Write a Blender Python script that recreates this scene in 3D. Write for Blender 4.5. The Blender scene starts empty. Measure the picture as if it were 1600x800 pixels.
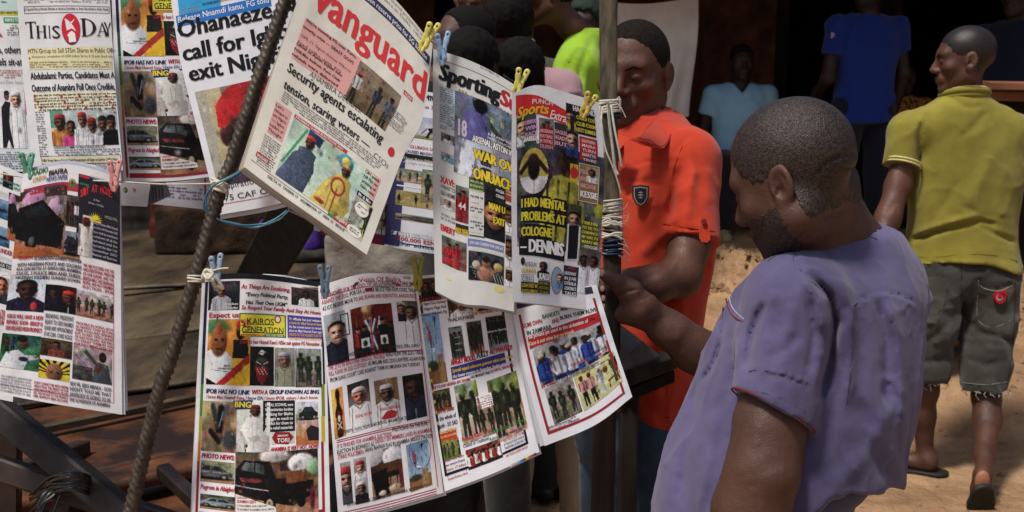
import bpy, math, random
import numpy as np
R = math.radians
sc = bpy.context.scene
COL = sc.collection
# ---------------------------------------------------------------- camera, world, sun
F = 1830.0
PITCH = R(9.6)
CAMZ = 1.6
cd = bpy.data.cameras.new("camera"); cam = bpy.data.objects.new("camera", cd); COL.objects.link(cam)
cam.location = (0, 0, CAMZ); cam.rotation_euler = (R(90) - PITCH, 0, 0)
cd.sensor_width = 36; cd.lens = 36 * F / 1600; cd.clip_end = 500; cd.clip_start = 0.05
cd.dof.use_dof = True; cd.dof.focus_distance = 2.22; cd.dof.aperture_fstop = 9.0
sc.camera = cam
SUN_EL, SUN_AZ = 66, 228          # azimuth the light comes from, degrees from +Y clockwise
wd = bpy.data.worlds.new("World"); sc.world = wd; wd.use_nodes = True
nt = wd.node_tree; nt.nodes.clear()
sky = nt.nodes.new("ShaderNodeTexSky"); sky.sky_type = 'NISHITA'; sky.sun_disc = False
sky.sun_elevation = R(SUN_EL); sky.sun_rotation = R(SUN_AZ); sky.air_density = 1.0; sky.dust_density = 3.0; sky.ozone_density = 0.6
bg = nt.nodes.new("ShaderNodeBackground"); bg.inputs[1].default_value = 0.09
wo = nt.nodes.new("ShaderNodeOutputWorld")
nt.links.new(sky.outputs[0], bg.inputs[0]); nt.links.new(bg.outputs[0], wo.inputs[0])
sl = bpy.data.lights.new("sun", 'SUN'); so = bpy.data.objects.new("sun", sl); COL.objects.link(so)
sl.energy = 3.4; sl.angle = R(9); sl.color = (1.0, 0.95, 0.87)
so.rotation_euler = (R(90 - SUN_EL), 0, R(180 - SUN_AZ)) ; so.location = (0, 0, 8)
sc.view_settings.view_transform = 'Standard'; sc.view_settings.look = 'None'
sc.view_settings.exposure = 0.0; sc.view_settings.gamma = 1.0
sc.cycles.max_bounces = 6; sc.cycles.diffuse_bounces = 3; sc.cycles.glossy_bounces = 2; sc.cycles.transmission_bounces = 2
sc.cycles.transparent_max_bounces = 6; sc.cycles.caustics_reflective = False

# ---------------------------------------------------------------- helpers
CF = np.array([0, math.cos(PITCH), -math.sin(PITCH)]); CU = np.array([0, math.sin(PITCH), math.cos(PITCH)]); CR = np.array([1.0, 0, 0])
CO = np.array([0, 0, CAMZ])
def P(x, y, D):
    """the place in the world that the photograph shows at pixel x, y when it is D metres deep"""
    x = np.asarray(x, float)[..., None]; y = np.asarray(y, float)[..., None]; D = np.asarray(D, float)[..., None]
    return CO + CF * D + CR * ((x - 800) / F * D) - CU * ((y - 400) / F * D)
def PZ(x, y, z):
    k = -(CF[2] - CU[2] * (y - 400) / F)
    return P(x, y, (CAMZ - z) / k)
def s2l(c):
    c = np.asarray(c, float); return np.where(c <= 0.04045, c / 12.92, ((c + 0.055) / 1.055) ** 2.4)
def rgb(r, g, b): return tuple(float(v) for v in s2l(np.array([r, g, b]) / 255.0))
def hx(h): return rgb(int(h[0:2], 16), int(h[2:4], 16), int(h[4:6], 16))
_h = np.random.RandomState(7).rand(64, 64, 64).astype(np.float32)
def vn(p, s=1.0, seed=0):
    q = np.asarray(p) * s + seed * 17.31 + 500.0
    i = np.floor(q).astype(int); f = q - i; f = f * f * (3 - 2 * f)
    i0 = i & 63; i1 = (i + 1) & 63
    x0, y0, z0 = i0[..., 0], i0[..., 1], i0[..., 2]; x1, y1, z1 = i1[..., 0], i1[..., 1], i1[..., 2]
    fx, fy, fz = f[..., 0], f[..., 1], f[..., 2]
    a = _h[x0, y0, z0] * (1 - fx) + _h[x1, y0, z0] * fx; b = _h[x0, y1, z0] * (1 - fx) + _h[x1, y1, z0] * fx
    c = _h[x0, y0, z1] * (1 - fx) + _h[x1, y0, z1] * fx; d = _h[x0, y1, z1] * (1 - fx) + _h[x1, y1, z1] * fx
    return ((a * (1 - fy) + b * fy) * (1 - fz) + (c * (1 - fy) + d * fy) * fz) * 2 - 1

def mesh_obj(name, verts, faces, mat=None, parent=None, smooth=False, cols=None, loc=None):
    me = bpy.data.meshes.new(name)
    verts = np.asarray(verts, np.float32)
    if loc is not None: verts = verts - np.asarray(loc, np.float32)
    if isinstance(faces, np.ndarray):
        n = faces.shape[1]; nf = len(faces)
        me.vertices.add(len(verts)); me.vertices.foreach_set("co", verts.ravel())
        me.loops.add(nf * n); me.loops.foreach_set("vertex_index", faces.astype(np.int32).ravel())
        me.polygons.add(nf); me.polygons.foreach_set("loop_start", np.arange(0, nf * n, n, dtype=np.int32))
        me.update(calc_edges=True)
    else:
        me.from_pydata([tuple(map(float, v)) for v in verts], [], faces); me.update()
    if smooth: me.polygons.foreach_set("use_smooth", np.ones(len(me.polygons), bool))
    if cols is not None:
        at = me.color_attributes.new("Col", 'FLOAT_COLOR', 'POINT')
        c = np.ones((len(verts), 4), np.float32); c[:, :3] = cols; at.data.foreach_set("color", c.ravel())
    if mat: me.materials.append(mat)
    o = bpy.data.objects.new(name, me); COL.objects.link(o)
    if loc is not None: o.location = [float(v) for v in loc]
    if parent is not None:
        o.parent = parent
        if loc is None: o.location = [-v for v in parent.location]
        else: o.location = [float(a) - b for a, b in zip(loc, parent.location)]
    return o
def thing(name, label, cat, loc=(0, 0, 0), group=None):
    o = bpy.data.objects.new(name, None); COL.objects.link(o); o.location = [float(v) for v in loc]; o.empty_display_size = .1
    o['label'] = label; o['category'] = cat
    if group: o['group'] = group
    return o
def tag(o, label, cat, group=None):
    o['label'] = label; o['category'] = cat
    if group: o['group'] = group
    return o

# ---------------------------------------------------------------- materials
def mat(name, col=None, rough=0.7, spec=0.3, noise=0.0, nscale=20, col2=None, bump=0.0, bscale=200, attr=False, metal=0.0, sheen=0.0, bump2=0.0, bscale2=30, stretch=(1, 1, 1), detail=6, ramp=(0.35, 0.65)):
    m = bpy.data.materials.new(name); m.use_nodes = True; t = m.node_tree; N = t.nodes; L = t.links
    b = N["Principled BSDF"]; b.inputs["Roughness"].default_value = rough; b.inputs["Specular IOR Level"].default_value = spec; b.inputs["Metallic"].default_value = metal
    if sheen: b.inputs["Sheen Weight"].default_value = sheen; b.inputs["Sheen Roughness"].default_value = 0.6
    tc = N.new("ShaderNodeTexCoord"); mp = N.new("ShaderNodeMapping"); mp.inputs["Scale"].default_value = stretch
    L.new(tc.outputs["Object"], mp.inputs[0])
    src = None
    if attr:
        a = N.new("ShaderNodeAttribute"); a.attribute_name = "Col"; src = a.outputs["Color"]
    if col2 is not None or noise:
        nz = N.new("ShaderNodeTexNoise"); nz.inputs["Scale"].default_value = nscale; nz.inputs["Detail"].default_value = detail; nz.inputs["Roughness"].default_value = .65
        L.new(mp.outputs[0], nz.inputs["Vector"])
        rp = N.new("ShaderNodeMapRange"); rp.inputs[1].default_value = ramp[0]; rp.inputs[2].default_value = ramp[1]
        L.new(nz.outputs["Fac"], rp.inputs[0])
        mx = N.new("ShaderNodeMix"); mx.data_type = 'RGBA'
        L.new(rp.outputs[0], mx.inputs[0])
        if attr:
            mx.blend_type = 'MULTIPLY'
            mx2 = N.new("ShaderNodeMix"); mx2.data_type = 'RGBA'; L.new(rp.outputs[0], mx2.inputs[0])
            mx2.inputs[6].default_value = (1, 1, 1, 1); mx2.inputs[7].default_value = (1 - noise, 1 - noise, 1 - noise, 1)
            mx.inputs[0].default_value = 1
            for l in list(mx.inputs[0].links): L.remove(l)
            L.new(src, mx.inputs[6]); L.new(mx2.outputs[2], mx.inputs[7])
        else:
            c2 = col2 if col2 is not None else tuple(v * (1 - noise) for v in col)
            mx.inputs[6].default_value = (*col, 1); mx.inputs[7].default_value = (*c2, 1)
        src = mx.outputs[2]
    if src is not None: L.new(src, b.inputs["Base Color"])
    else: b.inputs["Base Color"].default_value = (*col, 1)
    prev = None
    for bb, bs in ((bump2, bscale2), (bump, bscale)):
        if bb:
            n2 = N.new("ShaderNodeTexNoise"); n2.inputs["Scale"].default_value = bs; n2.inputs["Detail"].default_value = 4
            L.new(mp.outputs[0], n2.inputs["Vector"])
            bp = N.new("ShaderNodeBump"); bp.inputs["Strength"].default_value = 1.0; bp.inputs["Distance"].default_value = bb
            L.new(n2.outputs["Fac"], bp.inputs["Height"])
            if prev: L.new(prev, bp.inputs["Normal"])
            prev = bp.outputs[0]
    if prev: L.new(prev, b.inputs["Normal"])
    return m
def weave(m, scale=900, dist=0.0004):
    """adds a fine woven relief on top of a material's bump"""
    t = m.node_tree; N = t.nodes; L = t.links; b = N["Principled BSDF"]
    tc = N.new("ShaderNodeTexCoord"); prev = b.inputs["Normal"].links[0].from_socket if b.inputs["Normal"].links else None
    for ax in 'XZ':
        w = N.new("ShaderNodeTexWave"); w.bands_direction = ax; w.inputs["Scale"].default_value = scale / 3; w.inputs["Distortion"].default_value = 1.5; w.inputs["Detail"].default_value = 1
        L.new(tc.outputs["Object"], w.inputs["Vector"])
        bp = N.new("ShaderNodeBump"); bp.inputs["Distance"].default_value = dist; bp.inputs["Strength"].default_value = .6
        L.new(w.outputs["Fac"], bp.inputs["Height"])
        if prev: L.new(prev, bp.inputs["Normal"])
        prev = bp.outputs[0]
    L.new(prev, b.inputs["Normal"]); return m

# ---------------------------------------------------------------- simple solids
BOXF = [(0, 3, 2, 1), (4, 5, 6, 7), (0, 1, 5, 4), (1, 2, 6, 5), (2, 3, 7, 6), (3, 0, 4, 7)]
class MB:
    def __init__(s): s.v = []; s.f = []
    def add(s, v, f):
        n = len(s.v); s.v += [tuple(float(c) for c in q) for q in v]; s.f += [tuple(n + i for i in q) for q in f]
    def box(s, c, d, rot=None):
        c = np.array(c, float); d = np.array(d, float) / 2
        q = np.array([(-1, -1, -1), (1, -1, -1), (1, 1, -1), (-1, 1, -1), (-1, -1, 1), (1, -1, 1), (1, 1, 1), (-1, 1, 1)]) * d
        if rot is not None: q = q @ np.array(rot).T
        s.add(q + c, BOXF)
    def bar(s, a, b, w, h, up=(0, 0, 1), w2=None, h2=None, bev=0.12):
        a = np.array(a, float); b = np.array(b, float); t = (b - a) / np.linalg.norm(b - a); u = np.array(up, float)
        x = np.cross(t, u); x /= np.linalg.norm(x); y = np.cross(x, t); w2 = w2 or w; h2 = h2 or h
        ring = []
        for q, ww, hh in ((a, w, h), (b, w2, h2)):
            k = min(ww, hh) * bev
            for sx, sy, o in ((-1, -1, 0), (-1, -1, 1), (1, -1, 1), (1, -1, 0), (1, 1, 0), (1, 1, 1), (-1, 1, 1), (-1, 1, 0)):
                px = sx * (ww / 2 - (k if o == 1 else 0)); py = sy * (hh / 2 - (k if o == 0 else 0)); ring.append(q + x * px + y * py)
        f = [(i, (i + 1) % 8, 8 + (i + 1) % 8, 8 + i) for i in range(8)] + [tuple(range(7, -1, -1)), tuple(range(8, 16))]
        s.add(ring, f)
    def tube(s, pts, r, n=8, cap=True):
        pts = np.array(pts, float); m = len(pts); r = np.broadcast_to(np.asarray(r, float), (m,))
        t = np.gradient(pts, axis=0); t /= np.linalg.norm(t, axis=1)[:, None] + 1e-12
        u = np.array([0.13, 0.21, 0.97]); x = np.cross(t[0], u); x /= np.linalg.norm(x)
        V = []
        for i in range(m):
            x = x - t[i] * np.dot(x, t[i]); x /= np.linalg.norm(x) + 1e-12; y = np.cross(t[i], x)
            for k in range(n):
                a = 2 * math.pi * k / n; V.append(pts[i] + (x * math.cos(a) + y * math.sin(a)) * r[i])
        f = [(i * n + k, i * n + (k + 1) % n, (i + 1) * n + (k + 1) % n, (i + 1) * n + k) for i in range(m - 1) for k in range(n)]
        if cap: f += [tuple(range(n - 1, -1, -1)), tuple((m - 1) * n + k for k in range(n))]
        s.add(V, f)
    def build(s, name, m, parent=None, smooth=False): return mesh_obj(name, s.v, s.f, m, parent, smooth)
def spline(pts, n=40):
    """smooth curve through points (any dimension)"""
    p = np.array(pts, float)
    if len(p) == 2: 
        t = np.linspace(0, 1, n)[:, None]; return p[0] * (1 - t) + p[1] * t
    q = np.vstack([2 * p[0] - p[1], p, 2 * p[-1] - p[-2]])
    d = np.concatenate([[0], np.cumsum(np.linalg.norm(np.diff(p, axis=0), axis=1))]); T = np.linspace(0, d[-1], n); out = []
    for t in T:
        i = min(np.searchsorted(d, t, side='right') - 1, len(p) - 2); u = (t - d[i]) / (d[i + 1] - d[i])
        a, b, c, e = q[i], q[i + 1], q[i + 2], q[i + 3]
        out.append(0.5 * (2 * b + (c - a) * u + (2 * a - 5 * b + 4 * c - e) * u * u + (3 * b - a - 3 * c + e) * u ** 3))
    return np.array(out)

# ---------------------------------------------------------------- implicit surfaces for bodies and cloth
def smin(a, b, k):
    if k <= 0: return np.minimum(a, b)
    h = np.maximum(k - np.abs(a - b), 0) / k; return np.minimum(a, b) - h * h * k * .25
def smax(a, b, k): return -smin(-a, -b, k)
def rc(p, a, b, r1, r2):
    a = np.asarray(a, float); b = np.asarray(b, float); ba = b - a
    h = np.clip((p - a) @ ba / (ba @ ba + 1e-12), 0, 1); return np.linalg.norm(p - a - h[:, None] * ba, axis=1) - (r1 + (r2 - r1) * h)
def ell(p, c, r, M=None):
    q = p - np.asarray(c, float)
    if M is not None: q = q @ M
    r = np.asarray(r, float); k0 = np.linalg.norm(q / r, axis=1); k1 = np.linalg.norm(q / (r * r), axis=1) + 1e-9
    return k0 * (k0 - 1) / k1
def frame(fwd, up=(0, 0, 1)):
    """columns: right, forward, up"""
    f = np.asarray(fwd, float); f = f / np.linalg.norm(f); u = np.asarray(up, float); x = np.cross(f, u); x /= np.linalg.norm(x); u = np.cross(x, f)
    return np.stack([x, f, u], 1)
def chain(p, pts, rs, k=0.0):
    d = None
    for i in range(len(pts) - 1):
        e = rc(p, pts[i], pts[i + 1], rs[i], rs[i + 1]); d = e if d is None else smin(d, e, k)
    return d
def nets(f, lo, hi, h):
    lo = np.array(lo, float); hi = np.array(hi, float); B = 4
    nb = np.ceil((hi - lo) / (h * B)).astype(int); n = nb * B + 1
    cc = np.stack(np.meshgrid(*[np.arange(k) for k in nb], indexing='ij'), -1).reshape(-1, 3)
    ctr = lo + (cc + .5) * B * h; fv = f(ctr)
    V = np.repeat(np.repeat(np.repeat(fv.reshape(nb), B, 0), B, 1), B, 2).astype(np.float32)
    V = np.pad(V, ((0, 1), (0, 1), (0, 1)), mode='edge')
    act = cc[np.abs(fv) < h * B * 1.25 + 0.004]
    o = np.stack(np.meshgrid(*[np.arange(B + 1)] * 3, indexing='ij'), -1).reshape(-1, 3)
    for s in range(0, len(act), 1500):
        ix = (act[s:s + 1500, None, :] * B + o[None]).reshape(-1, 3)
        V[ix[:, 0], ix[:, 1], ix[:, 2]] = f(lo + ix * h)
    V[0] = V[-1] = 1; V[:, 0] = V[:, -1] = 1; V[:, :, 0] = V[:, :, -1] = 1
    S = V < 0
    c = np.zeros(tuple(n - 1), np.uint8)
    for dx in (0, 1):
        for dy in (0, 1):
            for dz in (0, 1): c += S[dx:n[0] - 1 + dx, dy:n[1] - 1 + dy, dz:n[2] - 1 + dz]
    cell = np.argwhere((c > 0) & (c < 8)); idx = -np.ones(tuple(n - 1), np.int64); idx[tuple(cell.T)] = np.arange(len(cell))
    acc = np.zeros((len(cell), 3)); cnt = np.zeros(len(cell)); cr = [np.array(q) for q in ((0, 0, 0), (0, 0, 1), (0, 1, 0), (0, 1, 1), (1, 0, 0), (1, 0, 1), (1, 1, 0), (1, 1, 1))]
    for i in range(8):
        for j in range(i + 1, 8):
            if np.abs(cr[i] - cr[j]).sum() != 1: continue
            a = V[tuple((cell + cr[i]).T)]; b = V[tuple((cell + cr[j]).T)]; m = (a < 0) != (b < 0)
            t = np.where(m, a / np.where(m, a - b, 1), 0)
            acc[m] += (cr[i] + t[:, None] * (cr[j] - cr[i]))[m]; cnt[m] += 1
    vert = lo + (cell + acc / cnt[:, None]) * h
    F_ = []
    for ax in range(3):
        e = np.eye(3, dtype=int)[ax]; sl0 = [slice(1, n[k] - 1) for k in range(3)]; sl0[ax] = slice(0, n[ax] - 1)
        A = S[tuple(sl0)]; sl1 = list(sl0); sl1[ax] = slice(1, n[ax]); Bq = S[tuple(sl1)]
        base = np.array([s_.start for s_ in sl0]); b1 = np.eye(3, dtype=int)[(ax + 1) % 3]; b2 = np.eye(3, dtype=int)[(ax + 2) % 3]
        for flip, M in ((False, A & ~Bq), (True, ~A & Bq)):
            q = np.argwhere(M) + base
            if not len(q): continue
            w = np.stack([idx[tuple(k.T)] for k in (q - b1 - b2, q - b2, q, q - b1)], 1)
            F_.append(w[:, ::-1] if flip else w)
    F_ = np.concatenate(F_); F_ = F_[(F_ >= 0).all(1)]
    return vert, F_
def sdf_obj(name, f, lo, hi, h, m, parent=None, colf=None):
    v, q = nets(f, lo, hi, h)
    return mesh_obj(name, v, q, m, parent, True, colf(v) if colf else None)
# ---------------------------------------------------------------- ground
M_EARTH = mat('trodden_earth', rgb(178, 144, 110), rough=.95, spec=.1, col2=rgb(112, 82, 60), nscale=2.6, bump=.008, bscale=70, bump2=.05, bscale2=9, ramp=(.34, .74), detail=15)
M_EARTH2 = mat('veranda_earth', rgb(172, 138, 96), rough=.95, spec=.1, col2=rgb(128, 98, 66), nscale=4, bump=.006, bscale=50, bump2=.02, bscale2=6, detail=10)
def ledge_y(x): return np.interp(x, [-30, 1.2, 2.0, 2.6, 30], [7.4, 6.9, 5.75, 5.55, 5.2])
def ground_z(x, y):
    e = ledge_y(x) + .12 * vn(np.stack([x, y * 0, y * 0], -1), 2.1, 3); ramp = np.clip((y - 4.75) / np.maximum(e - 4.75, .1), 0, 1) ** 1.3 * .27
    q = np.stack([x, y, x * 0], -1); r = .012 * vn(q, 1.3) + .006 * vn(q, 6) + .003 * vn(q, 17)
    st = np.clip((y - e) / .09, 0, 1); st = st * st * (3 - 2 * st); near = np.exp(-((y - e - .03) / .16) ** 2)
    return ramp + r + (.46 - .27) * st + near * (.05 * vn(q, 5, 4) + .03 * vn(q, 13, 5)) + .02 * (y > e) * vn(q, 2)
gx = np.unique(np.concatenate([np.linspace(-60, -4, 18), np.linspace(-4, 5, 200), np.linspace(5, 60, 18)])); gy = np.unique(np.concatenate([np.linspace(-40, 2, 14), np.linspace(2, 9, 260), np.linspace(9, 60, 16)]))
GX, GY = np.meshgrid(gx, gy); GZ = ground_z(GX.ravel(), GY.ravel()); nx_ = len(gx)
i_ = (np.arange(len(gy) - 1)[:, None] * nx_ + np.arange(nx_ - 1)[None]).ravel()
g = mesh_obj('ground', np.stack([GX.ravel(), GY.ravel(), GZ], 1), np.stack([i_, i_ + 1, i_ + nx_ + 1, i_ + nx_], 1), M_EARTH, None, True); g['kind'] = 'structure'
# loose stones and crumbs of earth
M_STONE = mat('stone', rgb(150, 120, 92), rough=.95, col2=rgb(104, 80, 58), nscale=30, bump=.002, bscale=150)
rr = random.Random(5); V_ = []; F_ = []
for k in range(1600):
    x = rr.uniform(-1.5, 3.4); y = rr.uniform(3.0, 7.6) if k % 2 else float(ledge_y(x)) + rr.gauss(0, .18); s = rr.choice([.004, .006, .008, .012, .02]) * rr.uniform(.7, 1.4) * (1.6 if k % 2 == 0 else 1)
    z = float(ground_z(np.array([x]), np.array([y]))[0]); n = len(V_)
    q = [(1, 0, 0), (0, 1, 0), (-1, 0, 0), (0, -1, 0), (0, 0, .8), (0, 0, -.5)]; V_ += [(x + a * s * rr.uniform(.7, 1.3), y + b * s * rr.uniform(.7, 1.3), z + c * s) for a, b, c in q]
    F_ += [tuple(n + j for j in t) for t in ((0, 1, 4), (1, 2, 4), (2, 3, 4), (3, 0, 4), (1, 0, 5), (2, 1, 5), (3, 2, 5), (0, 3, 5))]
st = mesh_obj('gravel', V_, F_, M_STONE); st['kind'] = 'stuff'; st['label'] = 'small loose stones and earth crumbs on the trodden ground'
M_SCRAP = mat('white_scrap', rgb(214, 208, 202), rough=.7, noise=.2, nscale=40)
for k, (px, py, z) in enumerate([(1492, 561, .06), (1478, 558, .06), (1586, 537, .06), (1486, 488, .43)]):
    c = PZ(px, py, z + .012); m = MB(); n = 7
    m.add([c + (.035 * math.cos(a) * (1 + .3 * (j % 2)), .03 * math.sin(a), .004 * (j % 3)) for j, a in enumerate(np.linspace(0, 6.28, n, endpoint=False))] + [c + (0, 0, .012)], [(j, (j + 1) % n, n) for j in range(n)])
    tag(m.build('paper_scrap', M_SCRAP), ['torn white scrap lying between the legs of the walking man', 'smaller white scrap left of the torn one on the ground', 'white scrap on the ground at the right edge of view', 'pale scrap up on the step behind the walking man'][k], 'litter', 'white scraps on the ground')

# ---------------------------------------------------------------- the building with its deep porch
M_RUST = mat('stained_wall', rgb(104, 56, 34), rough=.9, col2=rgb(50, 30, 24), nscale=3, bump=.004, bscale=40, ramp=(.35, .6), detail=10)
M_DARKW = mat('dark_plaster', rgb(116, 72, 52), rough=.9, col2=rgb(46, 32, 27), nscale=4, bump=.003, bscale=30, detail=9)
M_NEARBLACK = mat('near_black_wall', rgb(40, 31, 27), rough=.95, col2=rgb(20, 16, 15), nscale=4, bump=.002, bscale=30)  # near-black mottled colour, so the room behind the openings stays black
M_ROOF = mat('roof_sheet', rgb(120, 96, 84), rough=.6, metal=.3, col2=rgb(88, 54, 40), nscale=5, bump=.001, bscale=90)
M_PLANK = mat('old_plank', rgb(92, 62, 42), rough=.85, col2=rgb(52, 36, 28), nscale=14, stretch=(1, 1, .12), bump=.001, bscale=120, detail=9)
bl = thing('shop_building', 'low dark building with brown stained walls, open doorways and a deep shaded porch', 'building', (0, 9.2, .46))
def xw(px, Y=9.2): return (px - 800) / F * (Y * .986 + .1)
YW = 9.2
def wall(x0, x1, z0, z1, m, th=.22, Y=YW, name='wall'):
    b = MB(); b.box(((x0 + x1) / 2, Y + th / 2, (z0 + z1) / 2), (x1 - x0, th, z1 - z0)); return b.build(name, m, bl)
wall(-9, xw(560), .3, 3.0, M_DARKW); wall(xw(560), xw(680), .3, 3.0, mat('ochre_plaster', rgb(96, 60, 40), rough=.9, col2=rgb(58, 36, 26), nscale=3)); wall(xw(712), xw(726), .3, 3.0, M_NEARBLACK, .3)
wall(xw(822), xw(1096), .3, 3.0, M_RUST, .23); wall(xw(1096), xw(1206), .3, 3.0, M_DARKW, .25); wall(xw(1206), xw(1226), .3, 3.0, M_NEARBLACK, .2); wall(xw(1345), xw(1400), .3, 3.0, M_NEARBLACK); wall(xw(1700), 9, .3, 3.0, M_DARKW)
wall(-9, 9, 2.45, 3.0, M_NEARBLACK, .18, YW - .001 + .02, 'lintel')
wall(-9, 9, .3, 3.0, M_NEARBLACK, .2, 13.0); 
for x in (-9.1, 9.1):
    b = MB(); b.box((x, 9.0, 1.6), (.2, 8.2, 2.9)); b.build('side_wall', M_DARKW, bl)
b = MB(); b.box((0, 11.2, .42), (18, 3.6, .1)); b.build('floor', M_NEARBLACK, bl)
# corrugated porch roof in sheets, unseen above the frame, set to shade the porch
for k in range(15):
    x0 = -9 + k * 1.2; n = 25; xs = np.linspace(x0, x0 + 1.26, n); zt = .018 * np.sin(xs * 2 * math.pi / .1) + .002 * (k % 2) * 5
    v = [(x, 6.2, 2.66 + a) for x, a in zip(xs, zt)] + [(x, 13.3, 3.25 + a) for x, a in zip(xs, zt)]
    f = [(i, i + 1, n + i + 1, n + i) for i in range(n - 1)]; mesh_obj('roof_sheet', v, f, M_ROOF, bl)
for x in (-8.5, -5.5, -3.1, 6.2, 8.8):
    b = MB(); b.bar((x, 6.4, .2), (x, 6.4, 2.62), .12, .12); b.build('porch_post', M_PLANK, bl)
b = MB(); b.bar((-9, 6.4, 2.6), (9, 6.4, 2.6), .1, .12); b.build('beam', M_PLANK, bl)
# plinth stones half buried in the step (right side)
for k, (px, py, w, h, z) in enumerate([(1462, 512, .26, .16, .36), (1500, 520, .2, .12, .3), (1588, 470, .3, .2, .4), (1412, 505, .22, .12, .36)]):
    c = PZ(px, py, z); m = MB(); r2 = random.Random(k); n = 9; V2 = []
    for j in range(5):
        t = j / 4; R2 = math.sin(math.pi * (.15 + .7 * t))
        V2 += [c + np.array([w / 2 * R2 * math.cos(a) * r2.uniform(.85, 1.1), .12 * R2 * math.sin(a) * r2.uniform(.85, 1.1), (t - .5) * h]) for a in np.linspace(0, 6.28, n, endpoint=False)]
    m.add(V2, [(j * n + i, j * n + (i + 1) % n, (j + 1) * n + (i + 1) % n, (j + 1) * n + i) for j in range(4) for i in range(n)] + [tuple(range(4 * n, 5 * n)), tuple(range(n - 1, -1, -1))])
    tag(m.build('stone', M_STONE, None, True), ['dark rough stone in the step just left of the torn jeans legs', 'flat stone in the step between the walking legs', 'reddish stone lump by the right edge of view', 'low stone behind the purple sleeve side of the walking man'][k], 'stone', 'stones along the earth step')

# ---------------------------------------------------------------- white cloth pinned to the wall
M_CLOTH = mat('hung_cloth', rgb(248, 244, 239), rough=.9, col2=rgb(222, 214, 206), nscale=2.5, bump=.0006, bscale=250)
n, m_ = 60, 70; U, Vv = np.meshgrid(np.linspace(0, 1, n), np.linspace(0, 1, m_)); U = U.ravel(); Vv = Vv.ravel()
D_ = 7.6 + .03 * np.sin(U * 17 + 1.5 * Vv + 2 * np.sin(Vv * 2)) * (.3 + Vv) + .02 * np.sin(U * 41 + 3 * Vv) * Vv + .025 * vn(np.stack([U * 4, Vv * 2, U * 0], -1), 1)
pxs = 905 + (1091 - 905 - 12 * Vv) * U + 3 * np.sin(Vv * 5); pys = -6 + 10 * np.sin(np.pi * U) * 1.2 + (178 + 14 * U * (1 - .3 * U)) * Vv
i_ = (np.arange(m_ - 1)[:, None] * n + np.arange(n - 1)[None]).ravel()
o = mesh_obj('hanging_cloth', np.concatenate([P(pxs, pys, D_), P(pxs, pys, D_ + .004)]), np.concatenate([np.stack([i_, i_ + n, i_ + n + 1, i_ + 1], 1), np.stack([i_, i_ + 1, i_ + n + 1, i_ + n], 1) + n * m_]), M_CLOTH, None, True)
tag(o, 'grey white cloth hanging against the porch wall behind the man in the orange shirt', 'cloth')
b = MB(); a0 = P(880, 4, 7.58); a1 = P(1100, -3, 7.58); b.tube([a0 + (0, 0, .02), a1 + (0, 0, .02)], .006); tag(b.build('clothes_line', M_NEARBLACK), 'thin dark line that holds up the grey white cloth under the porch', 'line')

# ---------------------------------------------------------------- counter and stool in the porch
t = thing('wooden_counter', 'long brown wooden counter behind the man in the yellow polo shirt', 'counter', P(1580, 400, 6.0))
M_CTR = mat('counter_wood', rgb(146, 98, 70), rough=.6, spec=.4, col2=rgb(104, 66, 46), nscale=12, stretch=(.15, 1, 1), bump=.0006, bscale=120)
for nm, y0, y1, dd in (('top_board', 127, 139, 0), ('front_board', 141, 157, .02)):
    b = MB(); a = P(1525, (y0 + y1) / 2, 6.0 + dd); c = P(1760, (y0 + y1) / 2 + 3, 6.0 + dd); b.bar(a, c, .06 if dd else .34, (y1 - y0) / F * 6.0); b.build(nm, M_CTR, t)
for px in (1545, 1650):
    b = MB(); a = P(px, 157, 6.1); b.bar(a, (a[0], a[1], .45), .08, .08, (0, 1, 0)); b.build('leg', M_PLANK, t)
b = MB(); a = P(1535, 158, 6.15); c = P(1760, 158, 6.15); b.box(((a[0] + c[0]) / 2, a[1] + .02, (a[2] + .45) / 2 + .02), (c[0] - a[0], .02, a[2] - .49)); b.build('front_panel', M_NEARBLACK, t)
t = thing('wooden_bench', 'plain wooden bench under the seated man in the light blue shirt', 'bench', P(1150, 350, 7.8))
M_BENCH = mat('bench_wood', rgb(132, 96, 66), rough=.8, col2=rgb(92, 62, 42), nscale=9, stretch=(1, 1, .15), bump=.0008, bscale=90)
b = MB(); b.bar(P(1085, 244, 7.75), P(1240, 246, 7.75), .32, .05); b.build('seat', M_BENCH, t)
for px, D in ((1124, 7.62), (1098, 7.9), (1225, 7.62), (1228, 7.9)):
    b = MB(); a = P(px, 249, D); b.bar(a, (a[0] + .02, a[1], .44), .1, .06, (0, 1, 0)); b.build('leg', M_BENCH, t)

# ---------------------------------------------------------------- rusty table of plates behind the papers, left
def tabz(x, y, z): return PZ(x, y, z)
M_PL1 = mat('grey_weathered_plate', rgb(104, 88, 64), rough=.5, spec=.5, col2=rgb(38, 30, 23), nscale=4.5, stretch=(1, .35, 1), bump=.002, bscale=60, bump2=.008, bscale2=9, ramp=(.3, .62), detail=12)
M_PL1B = mat('pale_worn_plate', rgb(120, 104, 78), rough=.5, spec=.5, col2=rgb(46, 38, 29), nscale=3.4, stretch=(1, .35, 1), bump=.002, bscale=60, bump2=.006, bscale2=9, ramp=(.3, .62), detail=12)
M_PL2 = mat('rusty_plate', rgb(118, 72, 42), rough=.45, spec=.5, col2=rgb(40, 26, 20), nscale=3.2, bump=.0015, bscale=90, bump2=.004, bscale2=8, ramp=(.36, .56), detail=12)
t = thing('rusty_table', 'low table of weathered grey and rusty brown metal plates behind the papers', 'table', tabz(200, 600, .6))
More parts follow.
